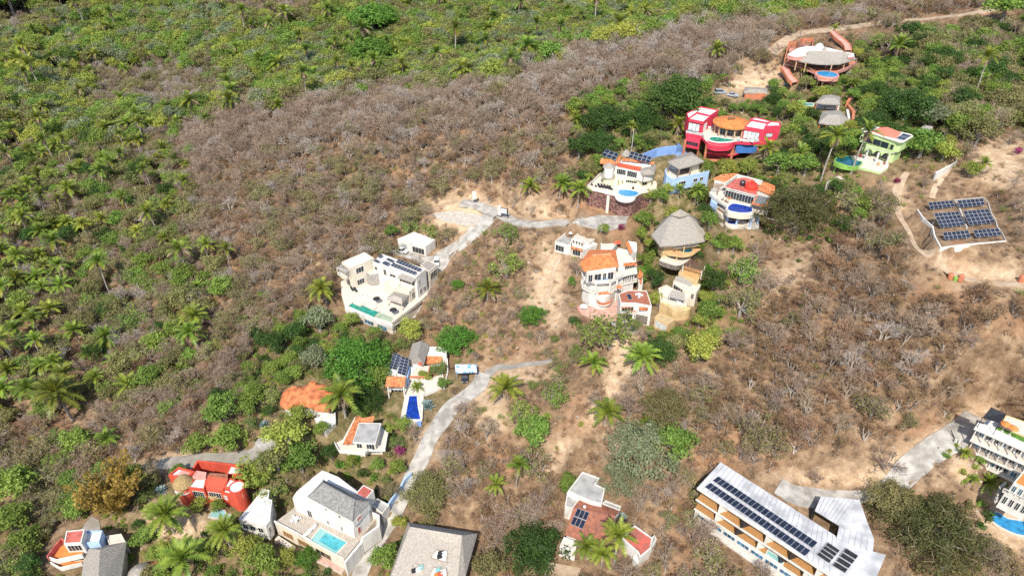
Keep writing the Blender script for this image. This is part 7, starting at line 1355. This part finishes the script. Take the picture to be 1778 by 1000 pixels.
for px, py, w, hc, lb in [(880, 678, 66, 3, 'broad green palm on the slope below the short path'), (1033, 632, 50, 3, 'green palm on the slope with a tangled dead bush at its foot'), (1116, 645, 66, 3.6, 'broad palm standing alone on the bare earth strip'), (1052, 727, 64, 2, 'low windblown palm above the grey green tree'), (1128, 735, 34, 1.6, 'small palm half hidden beside the dark olive tree'), (897, 806, 40, 8.5, 'tall slim palm with a small crown on the open slope'), (860, 846, 40, 2, 'short young palm beside the tall slim palm'), (846, 510, 52, 2.6, 'palm with a grey skirt on the bare bank below the villa'),
                          (1072, 940, 62, 9, 'tall yellow crowned palm in front of the coral roof annex'), (1020, 955, 50, 4, 'green palm against the eave of the mottled tile roof house'), (1046, 968, 50, 4, 'second green palm against the eave, closer to the tall yellow crowned one'), (336, 562, 52, 4, 'upper palm of a pair on the brown slope'), (340, 592, 52, 3.5, 'lower palm of a pair on the brown slope'), (565, 513, 52, 4.5, 'palm at the corner of the white villa'), (596, 705, 74, 4, 'large palm between the domed house and the terrace house'),
                          (920, 325, 40, 3, 'upright palm above the lane, farthest from the yellow house'), (972, 327, 40, 4, 'middle palm of three above the lane'), (1004, 346, 46, 4, 'palm beside the red stone wall of the yellow house'), (1092, 99, 34, 3, 'lone palm on the brown ridge'), (1245, 95, 40, 4, 'palm on the ridge behind the bare earth patch'), (1440, 262, 50, 9, 'tall palm in front of the dark teal pool'), (1493, 252, 50, 9, 'tall palm leaning over the terrace of the pale green house'), (1716, 106, 42, 11, 'very tall palm on the far upper slope'), (1558, 92, 50, 3, 'wide palm on the slope beside the hilltop house'),
                          (998, 201, 28, 4, 'palm at the edge of the dark trees on the ridge'), (1098, 214, 22, 8, 'slender tall palm beside the utility pole'), (1333, 265, 44, 3, 'palm under the pink mansion'), (1388, 272, 44, 3, 'palm between the pink mansion and the huge olive tree'), (1180, 327, 26, 4, 'small palm before the pale blue house'), (1208, 335, 34, 5, 'fan palm between the pale blue house and the two pool house'), (1400, 118, 26, 2.5, 'palm by the curved terrace of the hilltop house'), (1450, 48, 22, 4, 'grey palm at the track behind the hilltop house'), (1480, 142, 26, 4, 'palm beside the orange garden wall'),
                          (1178, 225, 40, 3, 'palm against the pink mansion wall'), (1708, 285, 30, 3.5, 'yellow green palm above the solar field'), (1560, 790, 1, 1, '') if 0 else (1680, 785, 26, 2, 'small palm on the hotel garden slope'), (1712, 845, 44, 2, 'windblown palm in the hotel garden'), (1690, 830, 26, 2, 'young palm among rocks in the hotel garden'), (722, 665, 26, 3, 'small palm beside the narrow blue pool'), (295, 908, 78, 4, 'large palm in front of the red castle house garden'), (392, 928, 64, 4, 'palm beside the turquoise garden pool'), (322, 982, 84, 4, 'large palm at the bottom edge'), (203, 836, 44, 3, 'palm behind the golden bamboo'), (117, 712, 84, 4.5, 'largest palm of the grove with yellowing lower fronds'), (190, 765, 46, 2.5, 'short palm on the brown slope above the lane end'), (60, 686, 52, 4, 'yellow green palm near the largest palm of the grove')]:
    k = min(range(8), key=lambda q: abs((3, 4.5, 6, 8, 10.5, 3.4, 5, 6.6)[q]*(w/66 if w < 66 else 1)-hc)); top('palm_tree', px, py, w, hc, lb, 4 if hc > 7 else (3 if hc > 5.5 else rng.choice((1, 6)) if hc > 3.4 else rng.choice((0, 5))))
GROVE = [(357, 435, 36), (394, 442, 36), (218, 350, 34), (180, 388, 38), (150, 405, 36), (116, 391, 32), (78, 412, 38), (41, 395, 36), (105, 435, 46), (41, 460, 44), (175, 473, 40, 9), (128, 470, 32), (105, 497, 42), (75, 503, 36), (243, 408, 32), (284, 415, 30), (44, 544, 46), (131, 578, 42), (20, 615, 54), (102, 636, 42), (200, 632, 38), (163, 657, 38), (20, 350, 38), (37, 344, 36), (73, 360, 38), (126, 337, 40), (7, 442, 42), (7, 476, 42), (4, 510, 42), (61, 565, 42), (30, 388, 36), (5, 683, 48), (150, 610, 36), (60, 600, 40), (90, 545, 40), (25, 575, 44), (14, 655, 46), (70, 640, 40),
         (44, 78, 25), (29, 75, 23), (82, 61, 23, 6), (143, 31, 30, 8), (184, 37, 16, 12), (180, 54, 19, 8), (73, 32, 16), (156, 92, 23), (139, 102, 23), (170, 105, 27), (44, 139, 27, 9), (14, 112, 27), (34, 110, 24), (68, 116, 27), (88, 112, 25), (105, 109, 25), (218, 126, 24), (235, 112, 22), (323, 99, 22), (406, 105, 22), (425, 131, 22), (473, 134, 24), (476, 116, 22), (146, 167, 25), (167, 160, 24), (153, 187, 24), (211, 184, 31), (289, 201, 33), (309, 214, 28), (357, 211, 30), (486, 187, 30), (82, 207, 32), (105, 201, 32), (75, 231, 36, 8), (31, 241, 36), (136, 224, 26), (184, 231, 36), (224, 228, 38), (245, 231, 32), (265, 224, 30), (211, 248, 28), (252, 253, 30), (211, 279, 30), (177, 282, 32), (255, 303, 28, 8), (20, 279, 32), (143, 296, 28), (68, 303, 30), (126, 299, 32), (54, 326, 34), (129, 333, 36), (8, 250, 30), (50, 265, 30), (100, 262, 30), (20, 130, 25), (60, 95, 23), (120, 130, 24), (10, 165, 25), (55, 160, 24),
         (792, 136, 25, 6), (785, 150, 25), (1001, 204, 24), (787, 48, 16, 7), (807, 48, 16), (984, 44, 16), (1015, 51, 18), (1022, 58, 18), (1039, 17, 16), (1056, 17, 16), (1097, 17, 15, 7), (1120, 48, 20), (1130, 17, 16), (1158, 14, 16), (1178, 10, 16), (673, 145, 16), (603, 139, 16), (1005, 40, 16), (975, 52, 16), (1030, 60, 17), (1070, 30, 16), (1085, 55, 16), (950, 40, 15), (720, 150, 18), (735, 146, 18)]
for g in GROVE:
    px, py, w = g[:3]; hc = g[3] if len(g) > 3 else rng.choice((3, 4, 4.5, 5.5)); top('palm_tree', px, py, w, hc, None, 4 if hc > 7 else (rng.choice((3, 7)) if hc > 5 else rng.choice((2, 6, 1)) if hc > 4.2 else rng.choice((1, 5, 6))))
for key, px, py, w, lb in [('agave', 742, 704, 34, 'large blue grey agave beside the narrow blue pool'), ('agave', 458, 738, 26, 'blue grey agave at the end of the lane by the forecourt'), ('agave', 1080, 897, 26, 'pale blue grey agave at the corner of the mottled tile roof'), ('agave', 280, 852, 30, 'blue grey agave below the red castle tower'), ('agave', 1475, 135, 24, 'pale spiky agave beside the hilltop pool'), ('agave', 1365, 155, 20, 'pale agave below the walled ramp'), ('flower_bush', 692, 785, 30, 'dusky red flowering bush where the lane passes the terrace house'), ('flower_bush', 1556, 314, 18, 'magenta flowering bush at the head of the dirt track'), ('flower_bush', 1076, 398, 20, 'reddish bush by the parking'), ('flower_bush', 1770, 265, 20, 'magenta bush on the bare bank beyond the solar field'),
                           ('round_bush', 651, 834, 24, 'clipped round bush above the red roof cube'), ('round_bush', 636, 826, 28, 'dark clipped bush in the garden above the shingle villa'), ('round_bush', 594, 812, 26, 'dark rounded bush below the terrace house'), ('round_bush', 655, 855, 14, 'small round bush near the pale blue wall'), ('round_bush', 470, 632, 24, 'round bush on the path above the domed house'), ('round_bush', 500, 652, 24, 'round bush nearest the domed house roof'), ('round_bush', 994, 492, 24, 'upright bush beside the white steps of the hip roof house'), ('round_bush', 1000, 560, 26, 'green bush at the foot of the hip roof house wall'), ('round_bush', 1100, 573, 18, 'potted green bush in the lower parking'), ('banana_plant', 620, 798, 30, 'banana plant below the terrace house'), ('banana_plant', 560, 640, 24, 'banana plant by the domed house') if 0 else ('banana_plant', 1500, 920, 1, '') if 0 else ('banana_plant', 1465, 300, 24, 'banana plant below the dark teal pool'), ('round_bush', 1220, 540, 24, 'bright round bush at the ochre wall'), ('round_bush', 1218, 445, 20, 'clipped round bush beside the great thatch terrace')]:
    top(key, px, py, w, .6, lb)

for key, px, py, w, hc, lb in [('yellow_green', 1128, 424, 30, 2.5, 'yellow green tree in the hedge closest to the great conical thatch'), ('mid_green', 1112, 474, 30, 2.5, 'green tree in the hedge beside the white stair of the hip roof house'), ('yellow_green', 1142, 522, 34, 2.5, 'yellow green tree between the guest house and the ochre house'), ('bright_tree', 1126, 462, 26, 2.5, 'bright green plant in the middle of the hedge beside the hip roof house'), ('yellow_green', 1224, 518, 36, 2.5, 'yellow green tree against the corner of the ochre house'), ('bright_tree', 1228, 468, 30, 2.5, 'bright green tree below the great conical thatch'), ('yellow_green', 1240, 582, 40, 2.5, 'yellow green tree on the slope below the ochre house'),
                           ('mid_green', 1212, 350, 40, 2.5, 'green tree at the foot of the pale blue house'), ('mid_green', 1150, 345, 34, 2, 'green tree before the great conical thatch roof'), ('yellow_green', 1130, 345, 30, 2, 'yellow green tree at the end of the red stone wall'), ('mid_green', 1232, 392, 36, 2.5, 'green tree between the great conical thatch and the two pool house'), ('dark_green', 1222, 372, 34, 2.5, 'dark tree on the far side of the great conical thatch'), ('mid_green', 1255, 415, 30, 2, 'green tree below the lower deep blue pool'), ('yellow_green', 1300, 295, 44, 2.5, 'yellow green tree on the bank between the pink mansion and the tiled roofs'),
                           ('brown_tree', 1140, 465, 40, 2, 'brown dead tree below the terraces of the great conical thatch'), ('half_green', 1105, 345, 24, 1.5, 'small tree in front of the red stone wall')]: top(key, px, py, w, hc, lb)
for px, py, w, k in [(1136, 440, 26, 0), (1150, 455, 22, 2), (1128, 432, 22, 1), (1168, 462, 20, 3), (1144, 470, 22, 0), (1222, 434, 24, 0), (1230, 424, 20, 2), (1158, 446, 18, 2)]: top('bush', px, py, w, .6, 'leafy bush around the foot of the great conical thatch', k, 'bushes under the great thatch')
for px, py, w, k in [(1700, 800, 20, 0), (1692, 812, 16, 2), (1668, 820, 18, 2), (1718, 838, 20, 2), (1700, 872, 22, 0), (1712, 898, 26, 1), (1704, 915, 22, 1), (1672, 846, 18, 0), (1738, 852, 16, 2), (1680, 880, 20, 4), (1690, 770, 14, 2), (1640, 795, 16, 0), (1650, 785, 14, 2), (1662, 775, 12, 0)]: top('bush', px, py, w, .5, 'leafy bush in the rocky hotel garden', k, 'bushes in the hotel garden')
for px, py, w in [(1685, 800, 9), (1692, 806, 10), (1680, 812, 8), (1700, 815, 9), (1688, 826, 11), (1698, 842, 9), (1722, 862, 12), (1732, 872, 10), (1755, 868, 9), (1744, 850, 10), (1716, 855, 8), (1740, 905, 10)]:
    x, y = hit_top(px, py, .2); dd = proj(x, y, hgt(x, y))[2]; o = plant('rock', x, y, w*dd/F*.8, rng.uniform(0, 6), 'pale boulder in the rocky hotel garden', 'boulders in the hotel garden', False); o.name = 'boulder'; o['category'] = 'boulder'

for key, px, py, w, hc, lb in [('yellow_green', 672, 748, 30, 1.5, 'yellow green low tree at the corner of the terrace house'), ('mid_green', 702, 742, 32, 1.5, 'green low tree below the narrow blue pool'), ('half_green', 690, 768, 34, 1.5, 'straggly green tree by the lane at the terrace house'), ('mid_green', 655, 812, 30, 1.5, 'green low tree in front of the terrace house'), ('mid_green', 690, 816, 36, 2, 'green tree at the lane above the pale blue wall'), ('yellow_green', 612, 803, 30, 1.5, 'yellow green low tree in front of the terrace house'), ('dark_green', 576, 790, 38, 2, 'dark green tree beside the terrace house'), ('mid_green', 560, 748, 34, 2, 'green tree between the domed house and the terrace house'),
                           ('half_green', 602, 657, 36, 2, 'thin green tree behind the domed house'), ('mid_green', 628, 718, 36, 2, 'green tree above the orange tiles of the terrace house'), ('yellow_green', 738, 655, 26, 1.5, 'yellow green tree in the court of the narrow pool house'), ('half_green', 764, 640, 36, 2, 'thin green tree by the white side wall of the narrow pool house'), ('mid_green', 768, 668, 28, 1.5, 'green low tree where the lane meets the narrow pool house'), ('yellow_green', 520, 730, 46, 2, 'yellow green tree hiding the terrace of the domed house'), ('half_green', 470, 690, 44, 2.5, 'thin green tree beyond the domed house'), ('mid_green', 440, 690, 50, 2.5, 'green tree between the domed house and the brown slope'),
                           ('yellow_green', 345, 880, 34, 1.5, 'yellow green low tree at the foot of the red castle house'), ('mid_green', 380, 885, 30, 1, 'green low tree above the turquoise garden pool'), ('half_green', 255, 860, 40, 2, 'thin green tree beside the red castle tower'), ('mid_green', 250, 940, 44, 2, 'green tree behind the red shade sail'), ('yellow_green', 360, 960, 44, 2, 'yellow green tree among the palms at the bottom edge'), ('dark_green', 700, 940, 26, 1.5, 'dark low tree on the lane corner by the pale thatched hall'),
                           ('mid_green', 610, 560, 34, 2, 'green tree at the front corner of the villa pool wall'), ('half_green', 700, 600, 34, 2, 'thin green tree above the ridged thatch'), ('yellow_green', 1160, 330, 26, 1.5, 'yellow green low tree under the pale blue house'), ('mid_green', 1050, 405, 24, 1, 'green low tree beside the white pavilion')]: top(key, px, py, w, hc, lb)
# ------------------------------------------------------------------ the rest: sampled over the land
def pz(px, py, poly): return in_poly(poly, px, py)
RNG = np.random.RandomState(5)
def scatter(sp, ymax):
    xs = np.arange(-420, 420, sp); ys = np.arange(62, ymax, sp); X, Y = np.meshgrid(xs, ys); X = (X+RNG.uniform(-.48, .48, X.shape)*sp).ravel(); Y = (Y+RNG.uniform(-.48, .48, Y.shape)*sp).ravel()
    gi = np.clip(((Y-GY0)/GS), 0, len(gy)-1.01); gj = np.clip((X-GX0)/GS, 0, len(gx)-1.01); a = gi.astype(int); b = gj.astype(int); u = gi-a; v = gj-b
    z = (Z[a, b]*(1-v)+Z[a, b+1]*v)*(1-u)+(Z[a+1, b]*(1-v)+Z[a+1, b+1]*v)*u; kp = KEEP[a, b] | KEEP[a+1, b+1]
    px, py, d = proj(X, Y, z); m = ~kp & (px > -190) & (px < 1968) & (py > -60) & (py < 1130) & (d > 20); return X[m], Y[m], z[m], px[m], py[m], d[m], bare[a, b][m]
FAR = [(-400, -200), (2200, -200), (1480, 8), (1350, 32), (1180, 55), (1000, 92), (850, 148), (700, 162), (560, 166), (500, 190), (430, 200), (300, 222), (200, 260), (-400, 300)]
GROVEZ = [(-400, 250), (200, 250), (300, 222), (330, 330), (330, 420), (400, 470), (400, 560), (330, 700), (200, 720), (-400, 780)]
GARD = [(420, 640), (470, 560), (560, 540), (700, 580), (720, 660), (700, 800), (640, 1150), (-100, 1150), (100, 960), (250, 860), (270, 815), (420, 770)]
GARDR = [(1000, 175), (1190, 140), (1370, 160), (1500, 90), (1640, 140), (1650, 280), (1500, 320), (1450, 430), (1290, 430), (1290, 570), (1190, 640), (1110, 560), (1110, 420), (1010, 330)]
UPR = [(1480, 60), (2000, 30), (2000, 260), (1640, 260), (1560, 100)]
SOL = [(1545, 290), (2000, 230), (2000, 520), (1640, 520), (1550, 430), (1530, 340)]
MID = [(760, 470), (850, 410), (970, 400), (1000, 560), (1100, 590), (1120, 700), (1040, 780), (940, 800), (820, 720), (840, 640), (760, 560)]
LOWL = [(-300, 740), (120, 760), (240, 860), (100, 1000), (-300, 1150)]
CREST = [(300, 215), (430, 195), (560, 160), (850, 145), (1000, 92), (1180, 60), (1360, 50), (1330, 110), (1000, 200), (800, 250), (560, 260), (330, 300)]
FARB = [(300, -60), (640, -60), (600, 22), (520, 45), (330, 40)]
FARB2 = [(150, 120), (300, 105), (430, 140), (500, 165), (480, 190), (300, 215), (150, 200)]
FARB3 = [(-100, 20), (110, 30), (130, 75), (-100, 75)]
SLOPE_R = [(1190, 430), (1500, 420), (2000, 500), (2000, 720), (1560, 820), (1300, 780), (1180, 640)]
KEYS = ['bare_tree', 'pale_tree', 'brown_tree', 'half_bare', 'half_green', 'mid_green', 'dark_green', 'olive', 'grey_green', 'yellow_green', 'palm_tree', 'umbrella_tree']
def table_(d): a = np.array([d.get(k, 0.) for k in KEYS]); return np.cumsum(a/a.sum())
ZON = [(None, dict(bare_tree=.38, pale_tree=.03, brown_tree=.37, half_bare=.17, half_green=.03, olive=.02), 1.35), (CREST, dict(bare_tree=.66, pale_tree=.13, brown_tree=.13, half_bare=.08), 1.4), (FAR, dict(mid_green=.22, olive=.22, grey_green=.18, yellow_green=.15, dark_green=.03, pale_tree=.03, bare_tree=.06, half_green=.08, half_bare=.06, palm_tree=.13, umbrella_tree=.012), .95), (FARB, dict(bare_tree=.5, pale_tree=.1, olive=.2, half_bare=.2), .62), (FARB2, dict(bare_tree=.45, pale_tree=.2, olive=.15, half_bare=.2), .62), (FARB3, dict(bare_tree=.3, pale_tree=.1, olive=.25, yellow_green=.2, half_bare=.15), .62), (GROVEZ, dict(bare_tree=.26, pale_tree=.06, brown_tree=.16, half_bare=.2, half_green=.14, olive=.1, mid_green=.07, dark_green=.02, palm_tree=.15), .95),
       (LOWL, dict(mid_green=.16, half_green=.2, half_bare=.22, bare_tree=.24, brown_tree=.18), .95), (SLOPE_R, dict(bare_tree=.24, brown_tree=.62, pale_tree=.03, half_bare=.11), 1.5), (MID, dict(bare_tree=.3, brown_tree=.4, half_bare=.2, half_green=.1), .7), (GARD, dict(half_green=.3, mid_green=.3, yellow_green=.14, olive=.16, dark_green=.1), .9), (UPR, dict(half_bare=.3, bare_tree=.25, olive=.16, half_green=.12, mid_green=.08, dark_green=.09), .95), (GARDR, dict(half_green=.2, mid_green=.26, dark_green=.18, olive=.16, yellow_green=.12, half_bare=.08), .95), (SOL, dict(bare_tree=.4, brown_tree=.6), .5)]
prot = []
for p in PROTECT:
    ys = max(q[1] for q in p); xs = [q[0] for q in p if q[1] > ys-8]; g = hit(sum(xs)/len(xs), ys); prot.append((p, proj(*g)[2]))
def clear_of(px, py, d, rad_px, h_px, ok):
    for p, dp in prot:
        x0, x1, y0, y1 = min(q[0] for q in p), max(q[0] for q in p), min(q[1] for q in p), max(q[1] for q in p); near = ok & (d < dp+6) & (px > x0-60) & (px < x1+60) & (py > y0-20) & (py < y1+120); ix = np.where(near)[0]
        if not len(ix): continue
        for fx, fy in ((0, 0), (0, .95), (-.55, .6), (.55, .6), (0, .5)):
            ok[ix] &= ~in_poly(p, px[ix]+fx*rad_px[ix], py[ix]-fy*h_px[ix])
    return ok
def choose(px, py, zoff=0):
    zi = np.zeros(px.shape, int)
    jx = px+RNG.randn(len(px))*16; jy = py+RNG.randn(len(px))*9
    for k, (poly, _, _) in enumerate(ZON):
        if poly: zi[in_poly(poly, jx, jy)] = k
    return zi
X, Y, zz, px, py, d, br = scatter(2.6, 560)
zi = choose(px, py); u = RNG.rand(len(px)); keys = np.zeros(len(px), int); den = np.zeros(len(px))
cl = np.sin(X*.09+1.3*np.sin(Y*.07))*np.cos(Y*.085+1.7*np.sin(X*.05)); cl2 = np.sin(X*.21+Y*.17)*np.cos(Y*.23-X*.12)
for k, (_, mixd, dn) in enumerate(ZON):
    m = zi == k; keys[m] = np.searchsorted(table_(mixd), np.clip(u[m]*.8+.1*(cl[m]+1), 0, .9999)); den[m] = dn
ok = RNG.rand(len(px)) < den*.76*(1-.93*np.clip(br*1.3, 0, 1))*np.clip(1+.35*cl2, 0, 1.2)
sc = RNG.uniform(.6, 1.25, len(px)); ZS = {id(FAR): 1.75, id(FARB): 1.5, id(FARB2): 1.45, id(FARB3): 1.5, id(CREST): 1.6, id(GARD): .78, id(GARDR): .85, id(MID): .85, id(GROVEZ): 1.25, id(LOWL): 1.3, id(SLOPE_R): 1.35, id(UPR): 1.3, id(SOL): .7}
sc *= np.array([ZS.get(id(z_[0]), 1.25) for z_ in ZON])[zi]
rad = np.array([KIND[KEYS[k]][0][3] for k in keys])*sc; hh = np.where(keys == 10, 7., 4.8)*sc
sc[keys == 10] *= .86
sel_u = keys == 11; sc[sel_u] *= .8
ok = clear_of(px, py, d, rad*F/d, hh*F/d*.8, ok)
T_ = np.array(TAKEN)
for x, y, r in TAKEN: ok &= (X-x)**2+(Y-y)**2 > (r*.75+1.2)**2

idx = np.where(ok)[0]
seen = (px > 0) & (px < 1778) & (py > 0) & (py < 1000)
big = {}
for i in idx: big.setdefault(NAME[KEYS[keys[i]]], []).append(i)
solo = set(); LIM = dict(palm_tree=300-sum(1 for o in bpy.data.objects if o.name.startswith('palm_tree') and o.parent is None), bare_tree=300, thin_tree=270, green_tree=240, umbrella_tree=10)
for nm, l in big.items(): l = [i for i in l if seen[i]]; l.sort(key=lambda i: -rad[i]/d[i]); solo.update(l[:LIM.get(nm, 0)])
rz = RNG.uniform(0, 6.28, len(px))
for i in sorted(solo, key=lambda i: int(i)): plant(KEYS[keys[i]], X[i], Y[i], sc[i], rz[i], None, None, rad[i]/d[i] > .0135)
# the rest of each kind is one object of its own, instanced forms on points
def mass(name, key, P, S_, R_):
    if not len(P): return
    me = bpy.data.meshes.new(name); me.from_pydata([tuple(p) for p in P], [], [])
    for nm, a in (('size', S_), ('turn', R_)): at_ = me.attributes.new(nm, 'FLOAT', 'POINT'); at_.data.foreach_set('value', np.asarray(a, np.float32))
    c = bpy.data.collections.new(key+'_forms')
    for (cc, t, j, s0) in KIND[key]: c.objects.link(bpy.data.objects.new(key+'_form', j))
    o = put(name, me); o['kind'] = 'stuff'; g = bpy.data.node_groups.new(name, 'GeometryNodeTree'); g.interface.new_socket('Geometry', in_out='INPUT', socket_type='NodeSocketGeometry'); g.interface.new_socket('Geometry', in_out='OUTPUT', socket_type='NodeSocketGeometry')
    N = g.nodes; L = g.links; gi, go = N.new('NodeGroupInput'), N.new('NodeGroupOutput'); ip = N.new('GeometryNodeInstanceOnPoints'); ci = N.new('GeometryNodeCollectionInfo'); ci.inputs[0].default_value = c; ci.inputs['Separate Children'].default_value = True; ci.inputs['Reset Children'].default_value = True
    L.new(gi.outputs[0], ip.inputs['Points']); L.new(ci.outputs[0], ip.inputs['Instance']); ip.inputs['Pick Instance'].default_value = True
    rnd = N.new('FunctionNodeRandomValue'); rnd.data_type = 'INT'; rnd.inputs[4].default_value = 0; rnd.inputs[5].default_value = len(KIND[key])-1; L.new(rnd.outputs[2], ip.inputs['Instance Index'])
    def na(n_): a = N.new('GeometryNodeInputNamedAttribute'); a.data_type = 'FLOAT'; a.inputs[0].default_value = n_; return a.outputs[0]
    cx = N.new('ShaderNodeCombineXYZ'); L.new(na('turn'), cx.inputs[2]); L.new(cx.outputs[0], ip.inputs['Rotation']); L.new(na('size'), ip.inputs['Scale']); L.new(ip.outputs[0], go.inputs[0])
    md = o.modifiers.new('plants', 'NODES'); md.node_group = g; return o
MASSN = dict(bare_tree='leafless_woodland', pale_tree='pale_leafless_woodland', brown_tree='brown_leafless_woodland', half_bare='sparse_woodland', half_green='sparse_green_woodland', mid_green='green_forest', dark_green='dark_forest', olive='olive_forest', grey_green='grey_green_forest', yellow_green='yellow_green_forest', palm_tree='palm_forest', umbrella_tree='broad_forest')
rest = [i for i in idx if i not in solo]
for k, key in enumerate(KEYS):
    ix = [i for i in rest if keys[i] == k]; mass(MASSN[key], key, np.stack([X[ix], Y[ix], zz[ix]], 1) if ix else [], sc[ix], rz[ix])
# low growth
X, Y, zz, px, py, d, br = scatter(1.75, 330)
zi = choose(px, py); u = RNG.rand(len(px)); DZ = {id(CREST): (.6, .04, 0), id(FAR): (.4, .6, 0), id(FARB): (.4, .3, 0), id(FARB2): (.4, .3, 0), id(FARB3): (.4, .3, 0), id(GROVEZ): (.75, .35, .04), id(LOWL): (.8, .45, .1), id(SLOPE_R): (.95, .08, 0), id(MID): (.9, .2, .02), id(GARD): (.95, .3, .6), id(UPR): (.7, .35, .05), id(GARDR): (.98, .3, .6), id(SOL): (.9, .08, 0)}
DEN, PG, PB = zip(*[DZ.get(id(z_[0]), (.95, .1, 0)) for z_ in ZON])
den = np.array(DEN)[zi]*(1-.8*np.clip(br*1.2, 0, 1)); typ = np.where(u < np.array(PB)[zi], 2, np.where(u < (np.array(PB)+np.array(PG))[zi], 1, 0)); sc = RNG.uniform(.5, 1.2, len(px))*np.where(typ == 2, 1.0, 1.)
ok = RNG.rand(len(px)) < den; rad = np.where(typ == 2, 1., 1.25)*sc; ok = clear_of(px, py, d, .5*rad*F/d, .55*sc*F/d, ok)
rz = RNG.uniform(0, 6.28, len(px)); SK = ['dry_shrub', 'green_shrub', 'bush']; seen = (px > 0) & (px < 1778) & (py > 0) & (py < 1000); solo = set()
vis = seen.copy()
for t_, lim in ((0, 230), (1, 70), (2, 280)):
    l = [i for i in np.where(ok & seen & (typ == t_) & ((d < 200) | (t_ > 0)))[0]]; l.sort(key=lambda i: -rad[i]/d[i]); solo.update(l[:lim])
for i in sorted(solo, key=lambda i: int(i)): plant(SK[typ[i]], X[i], Y[i], sc[i], rz[i], None, None, False)
for t_, nm in enumerate(('dry_undergrowth', 'green_undergrowth', 'garden_undergrowth')):
    ix = [i for i in np.where(ok & (typ == t_))[0] if i not in solo]; mass(nm, SK[t_], np.stack([X[ix], Y[ix], zz[ix]], 1), sc[ix], rz[ix])

X, Y, zz, px, py, d, br = scatter(1.5, 300); zi = choose(px, py); ok = RNG.rand(len(px)) < np.clip(br-.2, 0, 1)*.14+np.where(np.isin(np.array([id(z_[0]) for z_ in ZON])[zi], (id(GARD), id(GARDR), id(MID))), .05, .012); ix = np.where(ok)[0]; mass('rubble', 'rock', np.stack([X[ix], Y[ix], zz[ix]], 1), RNG.uniform(.25, 1., len(ix))**2, RNG.uniform(0, 6.28, len(ix)))
